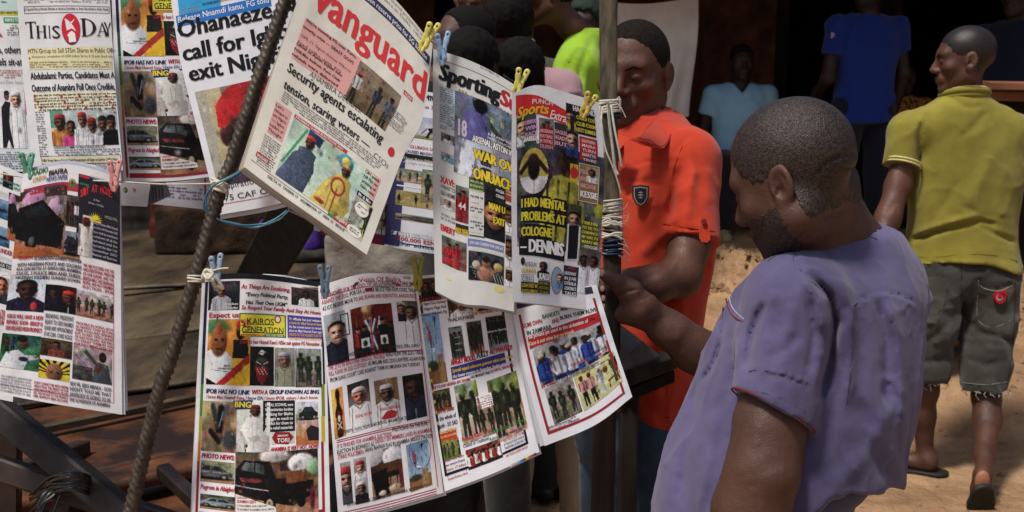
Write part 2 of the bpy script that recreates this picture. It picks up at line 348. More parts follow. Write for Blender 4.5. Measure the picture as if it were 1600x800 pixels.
def plate(px, z, m, th=.012, sub=16, amp=.012):
    c = [tabz(x, y, z) for x, y in px]; U, V = np.meshgrid(np.linspace(0, 1, sub), np.linspace(0, 1, sub)); U = U.ravel()[:, None]; V = V.ravel()[:, None]
    v = (c[0] * (1 - U) + c[1] * U) * (1 - V) + (c[3] * (1 - U) + c[2] * U) * V; nn = len(v)
    v[:, 2] += amp * vn(v, 3.0, int(z * 100)) + amp * .5 * vn(v, 9.0)
    i = (np.arange(sub - 1)[:, None] * sub + np.arange(sub - 1)[None]).ravel(); f = np.stack([i, i + sub, i + sub + 1, i + 1], 1)
    rim = np.concatenate([np.arange(sub), np.arange(1, sub) * sub + sub - 1, sub * (sub - 1) + np.arange(sub - 2, -1, -1), np.arange(sub - 2, 0, -1) * sub]); r2 = np.roll(rim, -1)
    w = v.copy(); w[:, 2] -= th; mesh_obj('plate', np.concatenate([v, w]), np.concatenate([f, f[:, ::-1] + nn, np.stack([rim, r2, r2 + nn, rim + nn], 1)]), m, t, True)
plate([(-260, 455), (420, 372), (452, 428), (-290, 520)], .62, M_PL1, sub=30, amp=.005)
plate([(-290, 524), (452, 431), (498, 489), (-330, 598)], .618, M_PL1B, sub=30, amp=.005)
plate([(-330, 602), (500, 492), (560, 560), (-400, 690)], .621, M_PL1, sub=30, amp=.005)
plate([(-200, 372), (470, 352), (560, 430), (-200, 470)], .635, M_PL1, sub=30, amp=.004)
plate([(-300, 700), (560, 545), (640, 630), (-300, 830)], .60, M_PL2, sub=30, amp=.005)
plate([(-100, 790), (345, 706), (600, 650), (700, 780), (0, 960)][0:2] + [(700, 900), (-100, 960)], .575, M_PL2, sub=30, amp=.005)
plate([(-300, 832), (640, 632), (640, 660), (-300, 850)], .64, M_PL2, .03, 12, .003)
b = MB(); b.bar(tabz(60, 672, .625), tabz(430, 596, .625), .025, .02); b.build('edge_strip', M_PL1, t)
b = MB(); b.bar(tabz(230, 748, .605), tabz(470, 676, .605), .03, .02); b.build('edge_strip', M_PL1, t)
for q in ((-250, 450), (450, 380), (620, 640), (-100, 820)):
    a = tabz(*q, .6); b = MB(); b.bar(a, (a[0], a[1], 0), .06, .06, (0, 1, 0)); b.build('leg', M_PLANK, t)
# block of rough wood on the table
def block(name, x0, y0, x1, y1, D, dep, m, label, cat):
    a = P(x0, y0, D); c = P(x1, y1, D); lo = np.array([a[0], a[1] - .02, c[2]]); hi = np.array([c[0], a[1] + dep, a[2]]); ce = (lo + hi) / 2; hf = (hi - lo) / 2
    def f(p):
        q = np.abs(p - ce) - (hf - .03); d = np.linalg.norm(np.maximum(q, 0), axis=1) + np.minimum(q.max(1), 0) - .03; return d + .010 * vn(p, 9) + .006 * vn(p, 24)
    o = sdf_obj(name, f, lo - .05, hi + .05, .012, m); return tag(o, label, cat)
M_BLK = mat('rough_block', rgb(78, 50, 30), rough=.95, col2=rgb(36, 25, 18), nscale=9, bump=.004, bscale=60, ramp=(.3, .6), detail=10)
block('wood_block', 238, 322, 425, 402, 5.8, .3, M_BLK, 'rough brown block lying on the far end of the rusty table, behind the iron rod', 'block')
M_RED = mat('red_plastic', rgb(96, 34, 18), rough=.6, noise=.3, nscale=6)
block('plastic_basin', 232, 296, 335, 378, 6.35, .3, M_RED, 'dull red plastic basin behind the rough brown block', 'basin')
M_PURP = mat('purple_cloth', rgb(84, 50, 150), rough=.8, noise=.4, nscale=12, bump2=.01, bscale2=14)
block('cloth_bundle', 404, 342, 455, 392, 5.6, .16, M_PURP, 'purple cloth bundle seen left of the dark leaning board', 'bundle')
block('cloth_bundle', 470, 352, 500, 396, 5.6, .16, M_PURP, 'small purple cloth bundle just right of the dark leaning board', 'bundle')
M_SACK = mat('grey_sack', rgb(150, 142, 132), rough=.9, col2=rgb(98, 90, 82), nscale=5, bump2=.02, bscale2=9, bump=.001, bscale=200)
block('sack', 505, 360, 680, 622, 3.4, .3, M_SACK, 'grey cloth sack behind the tops of the lower row of papers', 'sack')
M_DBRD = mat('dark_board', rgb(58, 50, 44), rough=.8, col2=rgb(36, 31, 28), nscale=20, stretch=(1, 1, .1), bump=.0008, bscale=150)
b = MB(); a = P(505, 250, 3.4); c = P(372, 494, 4.45); b.bar(a, c, .16, .025, CF); o = b.build('leaning_board', M_DBRD); tag(o, 'dark leaning board between the thick cream newspaper and the lower row', 'board')
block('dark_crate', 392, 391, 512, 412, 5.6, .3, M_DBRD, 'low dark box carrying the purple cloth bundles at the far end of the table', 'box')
block('dark_crate', 140, 300, 560, 382, 6.7, .3, M_DBRD, 'long dark box added as shadow filler behind the red basin and brown block', 'box')  # dark solid added to stand in for the shadow behind the table
# dark cloth hanging under the table edge
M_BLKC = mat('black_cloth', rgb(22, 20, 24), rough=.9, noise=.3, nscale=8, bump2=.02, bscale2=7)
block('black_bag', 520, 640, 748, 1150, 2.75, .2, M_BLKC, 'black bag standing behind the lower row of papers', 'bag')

# ---------------------------------------------------------------- iron frame, bottom left
M_IRON = mat('painted_iron', rgb(54, 49, 49), rough=.5, spec=.4, col2=rgb(34, 28, 27), nscale=25, bump=.0005, bscale=250, detail=9)
M_IRON2 = mat('brown_iron', rgb(62, 44, 38), rough=.5, spec=.5, col2=rgb(36, 27, 24), nscale=18, bump=.0005, bscale=200)
t = thing('metal_trestle', 'dark square tube frame in the bottom left corner tied with black plastic strips', 'frame', P(100, 720, 2.3))
for (a, c, w, m) in (((-40, 610, 2.3), (215, 820, 2.2), .05, M_IRON), ((-30, 722, 2.32), (300, 830, 2.24), .045, M_IRON2), ((15, 640, 2.42), (10, 1300, 2.5), .045, M_IRON2), ((-30, 760, 2.6), (130, 700, 3.0), .04, M_IRON2), ((120, 745, 2.3), (60, 900, 2.3), .04, M_IRON2)):
    b = MB(); b.bar(P(*a), P(*c), w, w, (0, .3, 1), bev=.1); b.build('bar', m, t)
b = MB(); b.bar(P(255, 735, 2.5), P(345, 820, 2.3), .03, .03); b.build('bar', M_IRON2, t)
M_STRIP = mat('black_strip', rgb(34, 36, 38), rough=.3, spec=.6, noise=.3, nscale=60)
t = thing('plastic_tie', 'knot of shiny black plastic strips wound round the iron frame', 'tie', P(100, 765, 2.2))
rr = random.Random(4)
for k in range(26):
    y0 = 752 + rr.uniform(-9, 22); pts = [P(60 + rr.uniform(-16, 6), y0 + 18 + rr.uniform(0, 14), 2.27), P(78 + rr.uniform(-4, 6), y0 + rr.uniform(-4, 4), 2.2), P(105, y0 - 6 + rr.uniform(-4, 3), 2.165), P(132, y0 - 6 + rr.uniform(-3, 5), 2.18), P(152 + rr.uniform(-4, 6), y0 + 8, 2.27)]
    b = MB(); b.tube(spline(pts, 14), rr.uniform(.0012, .0026), 5); b.build('strip', M_STRIP, t, True)
for k in range(9):
    x0 = 62 + rr.uniform(-8, 30); b = MB(); b.tube(spline([P(x0 + 12, 765, 2.19), P(x0 + 2, 775, 2.18), P(x0 - 10 + rr.uniform(-8, 8), 795 + rr.uniform(-6, 12), 2.17), P(x0 - 14 + rr.uniform(-8, 8), 812, 2.17)], 12), .0016, 5); b.build('strip', M_STRIP, t, True)

# ---------------------------------------------------------------- things right of the lower papers
M_GMET = mat('grey_sheet_metal', rgb(128, 118, 112), rough=.5, spec=.5, col2=rgb(92, 84, 80), nscale=14, bump=.0004, bscale=200)
t = thing('stall_shelf', 'dark shelf with a grey sheet metal top, beside the gripped wooden post', 'shelf', P(985, 570, 2.42))
v = [P(950, 492, 2.42), P(1003, 532, 2.36), P(1032, 556, 2.38), P(950, 584, 2.3)]; v += [q - (0, 0, .006) for q in v]; mesh_obj('metal_top', v, BOXF, M_GMET, t)
b = MB(); b.bar(P(930, 604, 2.3), P(1044, 562, 2.42), .05, .030, (0, 0, 1)); b.build('rail', M_DBRD, t)
b = MB(); b.bar(P(930, 630, 2.32), P(1040, 584, 2.45), .05, .03, (0, 0, 1)); b.build('rail', M_BLKC, t)
b = MB(); b.bar(P(985, 578, 2.5), P(965, 1300, 2.5), .04, .04, (0, 1, 0)); b.build('leg', M_DBRD, t)
# ---------------------------------------------------------------- people
def skin(name, c, c2=None, rough=.5, spec=.42, bump=.0008):
    c = np.array(c); m = mat(name, tuple(c), rough=rough, spec=spec, col2=tuple(c2 if c2 is not None else c * .62), nscale=9, bump=bump, bscale=480, bump2=.0012, bscale2=70, ramp=(.3, .7)); t = m.node_tree; b = t.nodes["Principled BSDF"]; nz = t.nodes.new("ShaderNodeTexNoise"); nz.inputs["Scale"].default_value = 130; nz.inputs["Detail"].default_value = 8
    tc = t.nodes.new("ShaderNodeTexCoord"); t.links.new(tc.outputs["Object"], nz.inputs["Vector"]); mr = t.nodes.new("ShaderNodeMapRange"); mr.inputs[1].default_value = .3; mr.inputs[2].default_value = .7; mr.inputs[3].default_value = rough - .06; mr.inputs[4].default_value = rough + .16
    t.links.new(nz.outputs["Fac"], mr.inputs[0]); t.links.new(mr.outputs[0], b.inputs["Roughness"]); return m
def hairm(name, c, c2, dist=.0012, scale=420, rough=.5):
    m = mat(name, c, rough=rough, spec=.34 if rough < .6 else .12, col2=c2, nscale=260, detail=3, ramp=(.42, .58)); t = m.node_tree; N = t.nodes; L = t.links; b = N["Principled BSDF"]
    v = N.new("ShaderNodeTexVoronoi"); v.inputs["Scale"].default_value = scale; tc = N.new("ShaderNodeTexCoord"); L.new(tc.outputs["Object"], v.inputs["Vector"])
    bp = N.new("ShaderNodeBump"); bp.inputs["Distance"].default_value = dist; L.new(v.outputs["Distance"], bp.inputs["Height"]); L.new(bp.outputs[0], b.inputs["Normal"]); return m
SK1 = skin('skin_deep_brown', rgb(88, 58, 46)); SK2 = skin('skin_red_brown', rgb(98, 61, 46)); SK3 = skin('skin_dark', rgb(60, 39, 31)); SKN = mat('nail', rgb(196, 160, 140), rough=.35); SKP = skin('palm_skin', rgb(170, 112, 84))
HR1 = hairm('shaved_hair', rgb(66, 52, 47), rgb(30, 23, 20), .0008, 520, .46); HR2 = hairm('short_black_hair', rgb(38, 29, 25), rgb(14, 11, 10), .0012, 360, .85); HR3 = hairm('shaved_scalp', rgb(44, 36, 34), rgb(30, 25, 24), .0004, 500, .4); HRB = mat('black_hair', rgb(20, 17, 16), rough=.85, spec=.15, noise=.4, nscale=200, bump=.001, bscale=300); EYE = mat('eyeball', rgb(190, 178, 168), rough=.2, spec=.5); IRIS = mat('iris', rgb(24, 14, 10), rough=.1, spec=.6); LIP = None
def head_f(q, k=1.0, jaw=1.0, fat=0.0):
    """head about its own centre: x sideways, y forward, z up"""
    x = np.abs(q[:, 0]); a = np.stack([x, q[:, 1], q[:, 2]], 1)
    d = ell(q, (0, -.012, .034), (.076 + fat * .3, .098, .086))
    d = smin(d, ell(q, (0, .022, -.03), (.062 + fat, .066, .078)), .035)
    d = smin(d, rc(a, (.05 + fat, -.005, -.055), (.012, .066, -.094), .026 + fat * .5, .022), .03)      # jaw
    d = smin(d, ell(q, (0, .08, -.094), (.021, .017, .017)), .022)                                  # chin
    d = smin(d, rc(a, (.004, .082, .03), (.042, .068, .03), .011, .012), .022)                       # brow
    d = smin(d, ell(a, (.045, .058, -.018), (.022, .02, .018)), .025)                                # cheekbone
    d = smax(d, -ell(a, (.032, .098, .006), (.019, .016, .012)), .014)                              # sockets
    d = smin(d, ell(a, (.031, .0785, .006), (.0145, .0105, .0105)), .006)                              # lids
    d = smax(d, -(rc(a, (.019, .0945, .0035), (.043, .087, .0035), .0024, .0012)), .002)              # lid line
    d = smin(d, rc(q, (0, .086, .018), (0, .110, -.022), .008, .0125), .014)                        # nose
    d = smin(d, ell(a, (.0135, .098, -.027), (.010, .011, .0085)), .008); d = smax(d, -ell(a, (.008, .106, -.036), (.0045, .005, .004)), .003)
    d = smin(d, ell(q, (0, .086, -.058), (.034, .014, .018)), .018)                                  # mouth mound
    d = smin(d, rc(a, (0, .1005, -.0525), (.021, .089, -.057), .0062, .003), .005); d = smin(d, rc(a, (0, .099, -.0655), (.019, .088, -.062), .0072, .003), .005)
    d = smax(d, -rc(a, (0, .108, -.059), (.024, .094, -.0595), .0014, .001), .003)
    return d * k
def ear_f(q, tilt=.25):
    x = np.abs(q[:, 0]); c, s = math.cos(tilt), math.sin(tilt); y = q[:, 1] + .012; z = q[:, 2] + .006; yy = y * c + z * s; zz = -y * s + z * c
    e = np.stack([x - .078 - .18 * np.maximum(-yy, 0) * 1.6, yy, zz], 1)
    o = ell(e, (0, 0, .002), (.0085, .0205, .031)); o = smin(o, ell(e, (0, .004, -.026), (.006, .010, .011)), .008)
    i = ell(e, (.008, .001, .004), (.0075, .0135, .022)); o = smax(o, -i, .003)
    o = smin(o, rc(e, (-.001, .002, .020), (.001, -.008, -.004), .0035, .0035), .004); o = smax(o, -ell(e, (.004, .006, -.006), (.009, .006, .007)), .003)
    return smin(o, ell(e, (.002, .014, -.006), (.004, .004, .006)), .003)
def hair_region(q, line=.062, nape=-.035, side=.02, noise=.006, temple=.030):
    """negative inside the hair zone: above a line that runs forehead - temple - round the ear - nape"""
    y, z, x = q[:, 1], q[:, 2], np.abs(q[:, 0])
    zt = np.interp(y, [-.12, -.03, -.012, .018, .028, .045, .062, .09], [nape, nape, .012, .012, -.008 + side, temple, line, line + .006])
    zt = zt - .012 * np.clip((.05 - x) / .05, 0, 1) * (y > .05) * 0
    return (zt - z) + noise * vn(q, 120) + noise * vn(q, 45) + noise * 1.8 * vn(q, 270)
def head(parent, c, M, s, sk, hair_m=None, neck=None, res=.0032, fat=0, extra=None, eyes=True, hair_k={}, name='head', hairoff=.0014, afro=0.0):
    """head, hair and eyes as children; returns the head's distance function so that a neck can be grown to it"""
    c = np.asarray(c, float)
    def L(p): return (p - c) @ M / s
    def f(p):
        q = L(p); d = smin(head_f(q, s, fat=fat), ear_f(q) * s, .004 * s)
        if neck is not None: d = smin(d, neck(p), .02)
        if extra is not None: d = extra(p, d)
        return d
    lo = c - .17 * s; hi = c + .17 * s
    if hair_m is not None:
        off = hairoff + afro
        def h(p):
            q = L(p); d = head_f(q, s, fat=fat)
            if neck is not None: d = smin(d, neck(p), .02)
            if extra is not None: d = extra(p, d)
            r = hair_region(q, **hair_k) * s
            st = off * np.clip(-r / (.016 * s), -1, 1) + (.0 if afro else .0007 * vn(q, 330) * (r > -.02)); return smax(d - st + (.0 if not afro else .004 * vn(q, 90)), r, .002 if not afro else .008)
        sdf_obj('hair', h, lo - afro, hi + afro, res, hair_m, parent)
    if eyes:
        for sx in (-1, 1):
            cb = c + M @ (np.array([sx * .032, .088, .027]) * s)
            def eb(p, sx=sx):
                q = L(p); w = np.stack([q[:, 0] * sx, q[:, 1], q[:, 2]], 1); return smax(head_f(q, s, fat=fat) - .0009 - .0006 * vn(q, 300), (chain(w, [(.014, .1, .021), (.032, .095, .030), (.047, .07, .024)], [.020, .020, .018]) - 0) * 0 + (np.abs(w[:, 2] - np.interp(w[:, 0], [.012, .030, .048], [.0225, .030, .023])) - np.interp(w[:, 0], [.010, .02, .04, .05], [.0015, .0035, .0028, .0006])) * s, .001) + np.where((w[:, 0] < .011) | (w[:, 0] > .050) | (w[:, 1] < .03), .01, 0)
            sdf_obj('eyebrow', eb, cb - .03 * s, cb + .03 * s, .0022, HRB, parent)
            b = MB(); ce = c + M @ (np.array([sx * .031, .0845, .0040]) * s); n = 8
            ring = [ce + M @ (np.array([math.cos(t) * .0085, 0, math.sin(t) * .0028]) * s) for t in np.linspace(0, 6.28, n, endpoint=False)]; tip = ce + M @ (np.array([0, .0055, 0]) * s)
            b.add(ring + [tip], [(i, (i + 1) % n, n) for i in range(n)]); b.build('eye', EYE, parent, True)
            b = MB(); ce = ce + M @ (np.array([0, .0032, 0]) * s); ring = [ce + M @ (np.array([math.cos(t) * .0038, 0, math.sin(t) * .0030]) * s) for t in np.linspace(0, 6.28, n, endpoint=False)]; tip = ce + M @ (np.array([0, .0032, 0]) * s)
            b.add(ring + [tip], [(i, (i + 1) % n, n) for i in range(n)]); b.build('iris', IRIS, parent, True)
    return f
def loft(p, keys, n=2.2):
    """a body-shaped stack of rounded sections: keys = (centre, side radius, front radius), M shared"""
    K, M = keys; z = np.array([k[0][2] for k in K]); o = np.argsort(z); K = [K[i] for i in o]; z = z[o]
    zz = np.linspace(z[0], z[-1], 90); C_ = np.array([k[0] for k in K]); ra = np.array([k[1] for k in K]); rb = np.array([k[2] for k in K])
    def sm(v): 
        y = np.interp(zz, z, v); w = np.ones(9) / 9; return np.convolve(np.pad(y, 4, mode='edge'), w, 'valid')
    cx, cy, A, B_ = [np.interp(p[:, 2], zz, sm(v)) for v in (C_[:, 0], C_[:, 1], ra, rb)]
    d = np.stack([p[:, 0] - cx, p[:, 1] - cy], 1); u = d @ M[:2, 0]; v = d @ M[:2, 1]
    r = (np.abs(u / A) ** n + np.abs(v / B_) ** n) ** (1 / n); q = (r - 1) * np.minimum(A, B_)
    return smax(q, np.maximum(p[:, 2] - z[-1], z[0] - p[:, 2]), .02)
def proj(p):
    q = p - CO; D = q @ CF; return 800 + (q @ CR) / D * F, 400 - (q @ CU) / D * F, D
def folds(p, L, dc=99):
    """dents (-) and ridges (+), each along a line given where it is seen: (points, height in m, width in px)"""
    x, y, D = proj(p); o = np.zeros(len(p))
    for pts, a, w in L:
        pts = np.array(pts, float); d = np.full(len(p), 1e9); tt = np.zeros(len(p)); n = len(pts) - 1
        for i in range(n):
            e = pts[i + 1] - pts[i]; t = np.clip(((x - pts[i, 0]) * e[0] + (y - pts[i, 1]) * e[1]) / (e @ e), 0, 1); k = np.hypot(x - pts[i, 0] - t * e[0], y - pts[i, 1] - t * e[1])
            m = k < d; d = np.where(m, k, d); tt = np.where(m, (i + t) / n, tt)
        o += a * np.exp(-(d / w) ** 2) * np.clip(np.minimum(tt, 1 - tt) * 6 + .25, 0, 1)
    return o * (D < dc)
def plate_px(name, pts, m, parent, th=.003, off=0.0):
    """a cloth piece with thickness from (px, py, depth) corners (fan-filled, convex)"""
    v = [P(x, y, d - off) for x, y, d in pts]; n = len(v); w = [q + CF * th for q in v]
    f = [tuple(range(n - 1, -1, -1)), tuple(range(n, 2 * n))] + [(i, (i + 1) % n, n + (i + 1) % n, n + i) for i in range(n)]
    return mesh_obj(name, v + w, f, m, parent)
def tube_px(name, pts, r, m, parent, n=30, k=6):
    q = spline(np.array(pts, float), n); b = MB(); b.tube(P(q[:, 0], q[:, 1], q[:, 2]), r, k); return b.build(name, m, parent, True)
def cloth(name, c, c2=None, rough=.85, nscale=6, w=True, sheen=.15, bump2=.004, bs2=16, ramp=(.35, .65)):
    m = mat(name, c, rough=rough, spec=.2, col2=c2 if c2 is not None else tuple(v * .82 for v in c), nscale=nscale, bump2=bump2, bscale2=bs2, sheen=sheen, bump=.0002, bscale=1200, ramp=ramp)
    return m
def hand_f(p, d, w, dd, sd, k=1.0, curl=(0, 0, -1)):
    """palm, four fingers and thumb grown from the wrist w along dd; sd points to the thumb side"""
    dd = np.asarray(dd, float) / np.linalg.norm(dd); sd = np.asarray(sd, float); sd = sd - dd * (sd @ dd); sd /= np.linalg.norm(sd); cu = np.asarray(curl, float)
    d = smin(d, smin(rc(p, w + dd * .03 * k + sd * .018 * k, w + dd * .085 * k + sd * .022 * k, .020 * k, .016 * k), rc(p, w + dd * .03 * k - sd * .016 * k, w + dd * .08 * k - sd * .024 * k, .019 * k, .015 * k), .02), .02)
    for i in range(4):
        o = sd * (.030 - .020 * i) * k; L_ = (.068, .078, .072, .056)[i] * k; a = w + dd * .085 * k + o; b = a + dd * L_ * .5 + cu * .008; c = b + dd * L_ * .35 + cu * .024; e = c + dd * L_ * .05 + cu * .022
        d = smin(d, chain(p, [a, b, c, e], [.0098 * k, .0092 * k, .0086 * k, .0076 * k], .004), .005)
    return smin(d, chain(p, [w + dd * .035 * k + sd * .024 * k, w + dd * .062 * k + sd * .048 * k + cu * .006, w + dd * .09 * k + sd * .054 * k + cu * .014], [.014 * k, .0105 * k, .0088 * k], .006), .008)

def crease(p, s, a, seed=0, st=(1, 1, 1)):
    q = p * np.array(st); w = np.stack([vn(q, s * .6, seed + 1), vn(q, s * .6, seed + 2), vn(q, s * .6, seed + 3)], 1) * (.55 / s); return a * ((1 - np.abs(vn(q + w, s, seed))) ** 8 - .12) * 1.15
def seam(name, pts, f, r, m, parent, d0, d1, n=40):
    q = spline(np.array(pts, float), n); D = np.linspace(d0, d1, 220); X = np.repeat(q[:, 0], 220); Y = np.repeat(q[:, 1], 220); v = f(P(X, Y, np.tile(D, n))).reshape(n, 220) < 0
    i = v.argmax(1); ok = v.any(1); dd = D[i]; dd = np.interp(np.arange(n), np.arange(n)[ok], dd[ok]); dd = np.convolve(np.pad(dd, 1, mode='edge'), [.25, .5, .25], 'valid'); b = MB(); b.tube(P(q[:, 0], q[:, 1], dd - .0010), r, 6); return b.build(name, m, parent, True)
# ================= the man in the purple tunic =================
M_PUR = cloth('purple_cotton', rgb(102, 94, 132), rgb(64, 60, 92), nscale=2.6, bump2=.0035, bs2=14)
M_TRIM = mat('red_piping', rgb(118, 30, 44), rough=.8)
M_THREAD = mat('pale_thread', rgb(206, 200, 214), rough=.8)
t = thing('person', 'heavy man in a faded purple tunic, head bowed, gripping the wooden post', 'person', (P(1270, 400, 2.08)[0], P(1270, 400, 2.08)[1], 0))
FW = np.array([-.80, .60, 0]); SD = np.array([-.60, -.80, 0]); MT = np.stack([-SD, FW, np.array([0, 0, 1.])], 1)
a_y = math.radians(38); nod = math.radians(28)
fw = np.array([-math.cos(a_y) * math.cos(nod), math.sin(a_y) * math.cos(nod), -math.sin(nod)]); roll = np.array([-.02, -.06, 1.0])
MH = frame(fw, roll); HC = P(1242, 279, 1.94); HS = 1.07
nk = [P(1262, 302, 1.98), P(1280, 345, 2.03), P(1306, 400, 2.08)]
def neckP(p):
    d = chain(p, nk, [.070, .076, .095], .02); d = smin(d, rc(p, P(1228, 356, 1.96), P(1256, 405, 2.0), .046, .058), .04)
    return d
def xtraP(p, d, fo=1):
    r1 = rc(p, P(1288, 254, 1.93), P(1312, 243, 1.99), .024, .028); r2 = rc(p, P(1286, 292, 1.935), P(1308, 282, 2.0), .026, .034)
    d = smin(d, r2, .02); d = smin(d, r1, .007)
    return d - folds(p, [([(1276, 272), (1290, 256), (1310, 245), (1340, 238)], -.004, 3.4), ([(1288, 268), (1306, 262), (1338, 262)], -.0025, 2.6), ([(1243, 378), (1270, 350), (1330, 326)], -.003, 3)], 2.05)
fh = head(t, HC, MH, HS, SK1, HR1, neckP, fat=.008, extra=xtraP, res=.0027, hair_k=dict(line=.060, nape=-.070, noise=.005, temple=.026), hairoff=.0024)
sdf_obj('head', lambda p: smax(fh(p), ell(p, P(1330, 470, 2.1), (.001, .001, .001)) * 0 - 1, .001), HC - (.17, .17, .24), HC + (.2, .2, .16), .0027, SK1, t)
def beard(p):
    q = (p - HC) @ MH / HS; x = np.abs(q[:, 0]); reg = np.maximum(np.maximum(q[:, 2] + .028 - .25 * np.clip(.02 - q[:, 1], 0, 1), -.105 - q[:, 2]), np.maximum(.004 - q[:, 1], .02 - x)) * HS + .009 * vn(q, 260) + .004 * vn(q, 90)
    return smax(fh(p) - .0011 * np.clip(-reg / .022, -1, 1) - .0006 * vn(q, 330), reg, .001)
sdf_obj('beard', beard, HC - .16, HC + .14, .0027, HR1, t)
# tunic: torso, left sleeve, right sleeve
TK = [(P(1318, 372, 2.08), .085, .085), (P(1312, 400, 2.08), .15, .115), (P(1306, 440, 2.07), .19, .145), (P(1285, 500, 2.07), .205, .166), (P(1262, 590, 2.07), .21, .185), (P(1228, 690, 2.07), .220, .200), (P(1212, 770, 2.07), .222, .203), (P(1206, 830, 2.07), .222, .203), (P(1204, 920, 2.07), .22, .20)]
Lsh, Lel = P(1240, 474, 1.915), P(1207, 655, 1.865)
Rsh, Rel = P(1372, 470, 2.24), P(1180, 585, 2.33)
FP = [([(1268, 432), (1296, 462), (1306, 505), (1300, 560), (1284, 620)], -.016, 7), ([(1256, 430), (1280, 470), (1288, 520)], .008, 9), ([(1312, 430), (1330, 480), (1330, 560), (1322, 640)], .007, 10), ([(1332, 476), (1356, 462), (1386, 456), (1415, 464), (1436, 478)], -.0028, 2.2), ([(1334, 481), (1358, 467), (1386, 461), (1415, 469), (1436, 483)], .002, 2.4),
      ([(1388, 470), (1402, 520), (1408, 590), (1412, 680)], .008, 8), ([(1374, 470), (1384, 540), (1386, 640)], -.006, 8), ([(1240, 402), (1248, 425), (1268, 436)], -.004, 5), ([(1160, 586), (1185, 579), (1225, 588), (1268, 604)], -.0025, 2.0), ([(1160, 582), (1185, 575), (1225, 584), (1268, 600)], .0016, 2.2),
      ([(1196, 470), (1176, 520), (1165, 580)], -.008, 7), ([(1240, 470), (1225, 530), (1220, 600)], .004, 12), ([(1200, 490), (1198, 540), (1190, 590)], .003, 9), ([(1262, 470), (1272, 520), (1262, 590)], -.005, 7), ([(1255, 350), (1246, 385), (1240, 412)], -.0014, 2.4),
      ([(1130, 490), (1128, 530), (1112, 575), (1096, 596)], -.006, 4), ([(1150, 500), (1140, 560), (1110, 640)], .004, 10), ([(1090, 600), (1075, 690), (1060, 790)], -.005, 9), ([(1120, 640), (1105, 720), (1090, 800)], .005, 10), ([(1290, 640), (1310, 700), (1330, 780)], -.004, 14), ([(1340, 620), (1360, 700), (1390, 750)], -.005, 12), ([(1290, 500), (1340, 600), (1400, 690)], .003, 20), ([(1400, 620), (1360, 700), (1300, 770)], .004, 14),
      ([(1250, 520), (1230, 545), (1200, 560)], -.003, 8), ([(1214, 455), (1190, 480)], .003, 10)]
def tunic(p):
    d = loft(p, (TK, MT), 2.25)
    sh = rc(p, P(1315, 425, 2.09), Lsh, .09, .078); d = smin(d, sh, .05); d = smin(d, rc(p, P(1315, 430, 2.1), Rsh, .09, .08), .05)
    sl = rc(p, Lsh, Lel + (Lel - Lsh) * .25, .083, .064); ax = (Lel - Lsh) / np.linalg.norm(Lel - Lsh); axh = ax + np.array([.0, .0, 0]) + .16 * CR * -1 * -1; axh /= np.linalg.norm(axh)
    hem = (p - P(1206, 640, 1.87)) @ (ax - .30 * CR + .10 * CF); sl = smax(sl, hem, .004); d = smin(d, sl, .022)
    sr = rc(p, Rsh, Rel, .085, .07); d = smin(d, sr, .04)
    d = smax(d, -chain(p, [nk[0], nk[1] + (nk[1] - nk[0]) * .3], [.0, .0]) * 0 - 9, .001)
    d = smax(d, (p - P(1310, 362, 2.05)) @ np.array([-.32, .06, 1.0]) / 1.05 - .018, .006)               # neckline
    x_, y_, D_ = proj(p); zc = .812 - .26 * (D_ - 2.25) - .1 * np.clip((1300 - x_) / 100, 0, 3); d = smax(d, zc - p[:, 2], .006)
    w = .0018 * vn(p, 9, 1) + .0015 * vn(p * (1, 1, .5), 26, 2) + crease(p, 6, .0065, 5, (1, 1, .5)) + crease(p, 15, .0032, 9, (1, 1, .6)) + crease(p, 34, .0012, 11) - .010 * np.clip((y_ - 700) / 100, 0, 1) * np.sin(x_ / 13.)* .4
    return d - w - folds(p, FP, 2.06) * 1.45
sdf_obj('tunic', tunic, (P(1020, 860, 2.0)[0] - .04, 1.5, .66), (P(1440, 400, 2.2)[0] + .09, 2.62, 1.75), .0052, M_PUR, t)
M_SEAMP = mat('tunic_seam', rgb(62, 58, 84), rough=.9); 
for L_, r_ in (([(1333, 478), (1357, 464), (1386, 458), (1415, 466), (1434, 478)], .0011), ([(1160, 585), (1185, 578), (1225, 587), (1266, 603)], .0009), ([(1256, 352), (1246, 385), (1240, 410), (1268, 436)], .0009), ([(1333, 480), (1331, 560), (1322, 640)], .0007), ([(1268, 440), (1294, 466), (1303, 510), (1296, 560)], .0010), ([(1130, 480), (1126, 540), (1110, 576), (1098, 590)], .0016), ([(1151, 618), (1180, 612), (1225, 624), (1258, 644)], .0007), ([(1200, 408), (1240, 384), (1288, 364), (1330, 362), (1370, 374)], .0016)):
    seam('seam', L_, tunic, r_, M_SEAMP, t, 1.7, 2.4)
# piping along the sleeve hem, thread on the yoke, pocket mouth
axp = (Lel - Lsh) / np.linalg.norm(Lel - Lsh); nn = axp - .30 * CR + .10 * CF; nn /= np.linalg.norm(nn); hc = P(1206, 640, 1.87); u_ = np.cross(nn, CU); u_ /= np.linalg.norm(u_); v_ = np.cross(nn, u_)
b = MB(); rp = []
for a in np.linspace(0, 2 * math.pi, 49):
    dr = u_ * math.cos(a) + v_ * math.sin(a); lo_, hi_ = .02, .12
    for _ in range(14):
        mid = (lo_ + hi_) / 2; 
        if rc((hc + dr * mid)[None], Lsh, Lel + (Lel - Lsh) * .25, .083, .064)[0] < 0: lo_ = mid
        else: hi_ = mid
    rp.append(hc + dr * (lo_ + .001) + nn * .000)
b.tube(rp, .0014, 6, False); b.build('piping', M_TRIM, t, True)
seam('piping', [(1134, 466), (1139, 484), (1148, 496), (1162, 503)], tunic, .0013, M_TRIM, t, 1.7, 2.4)
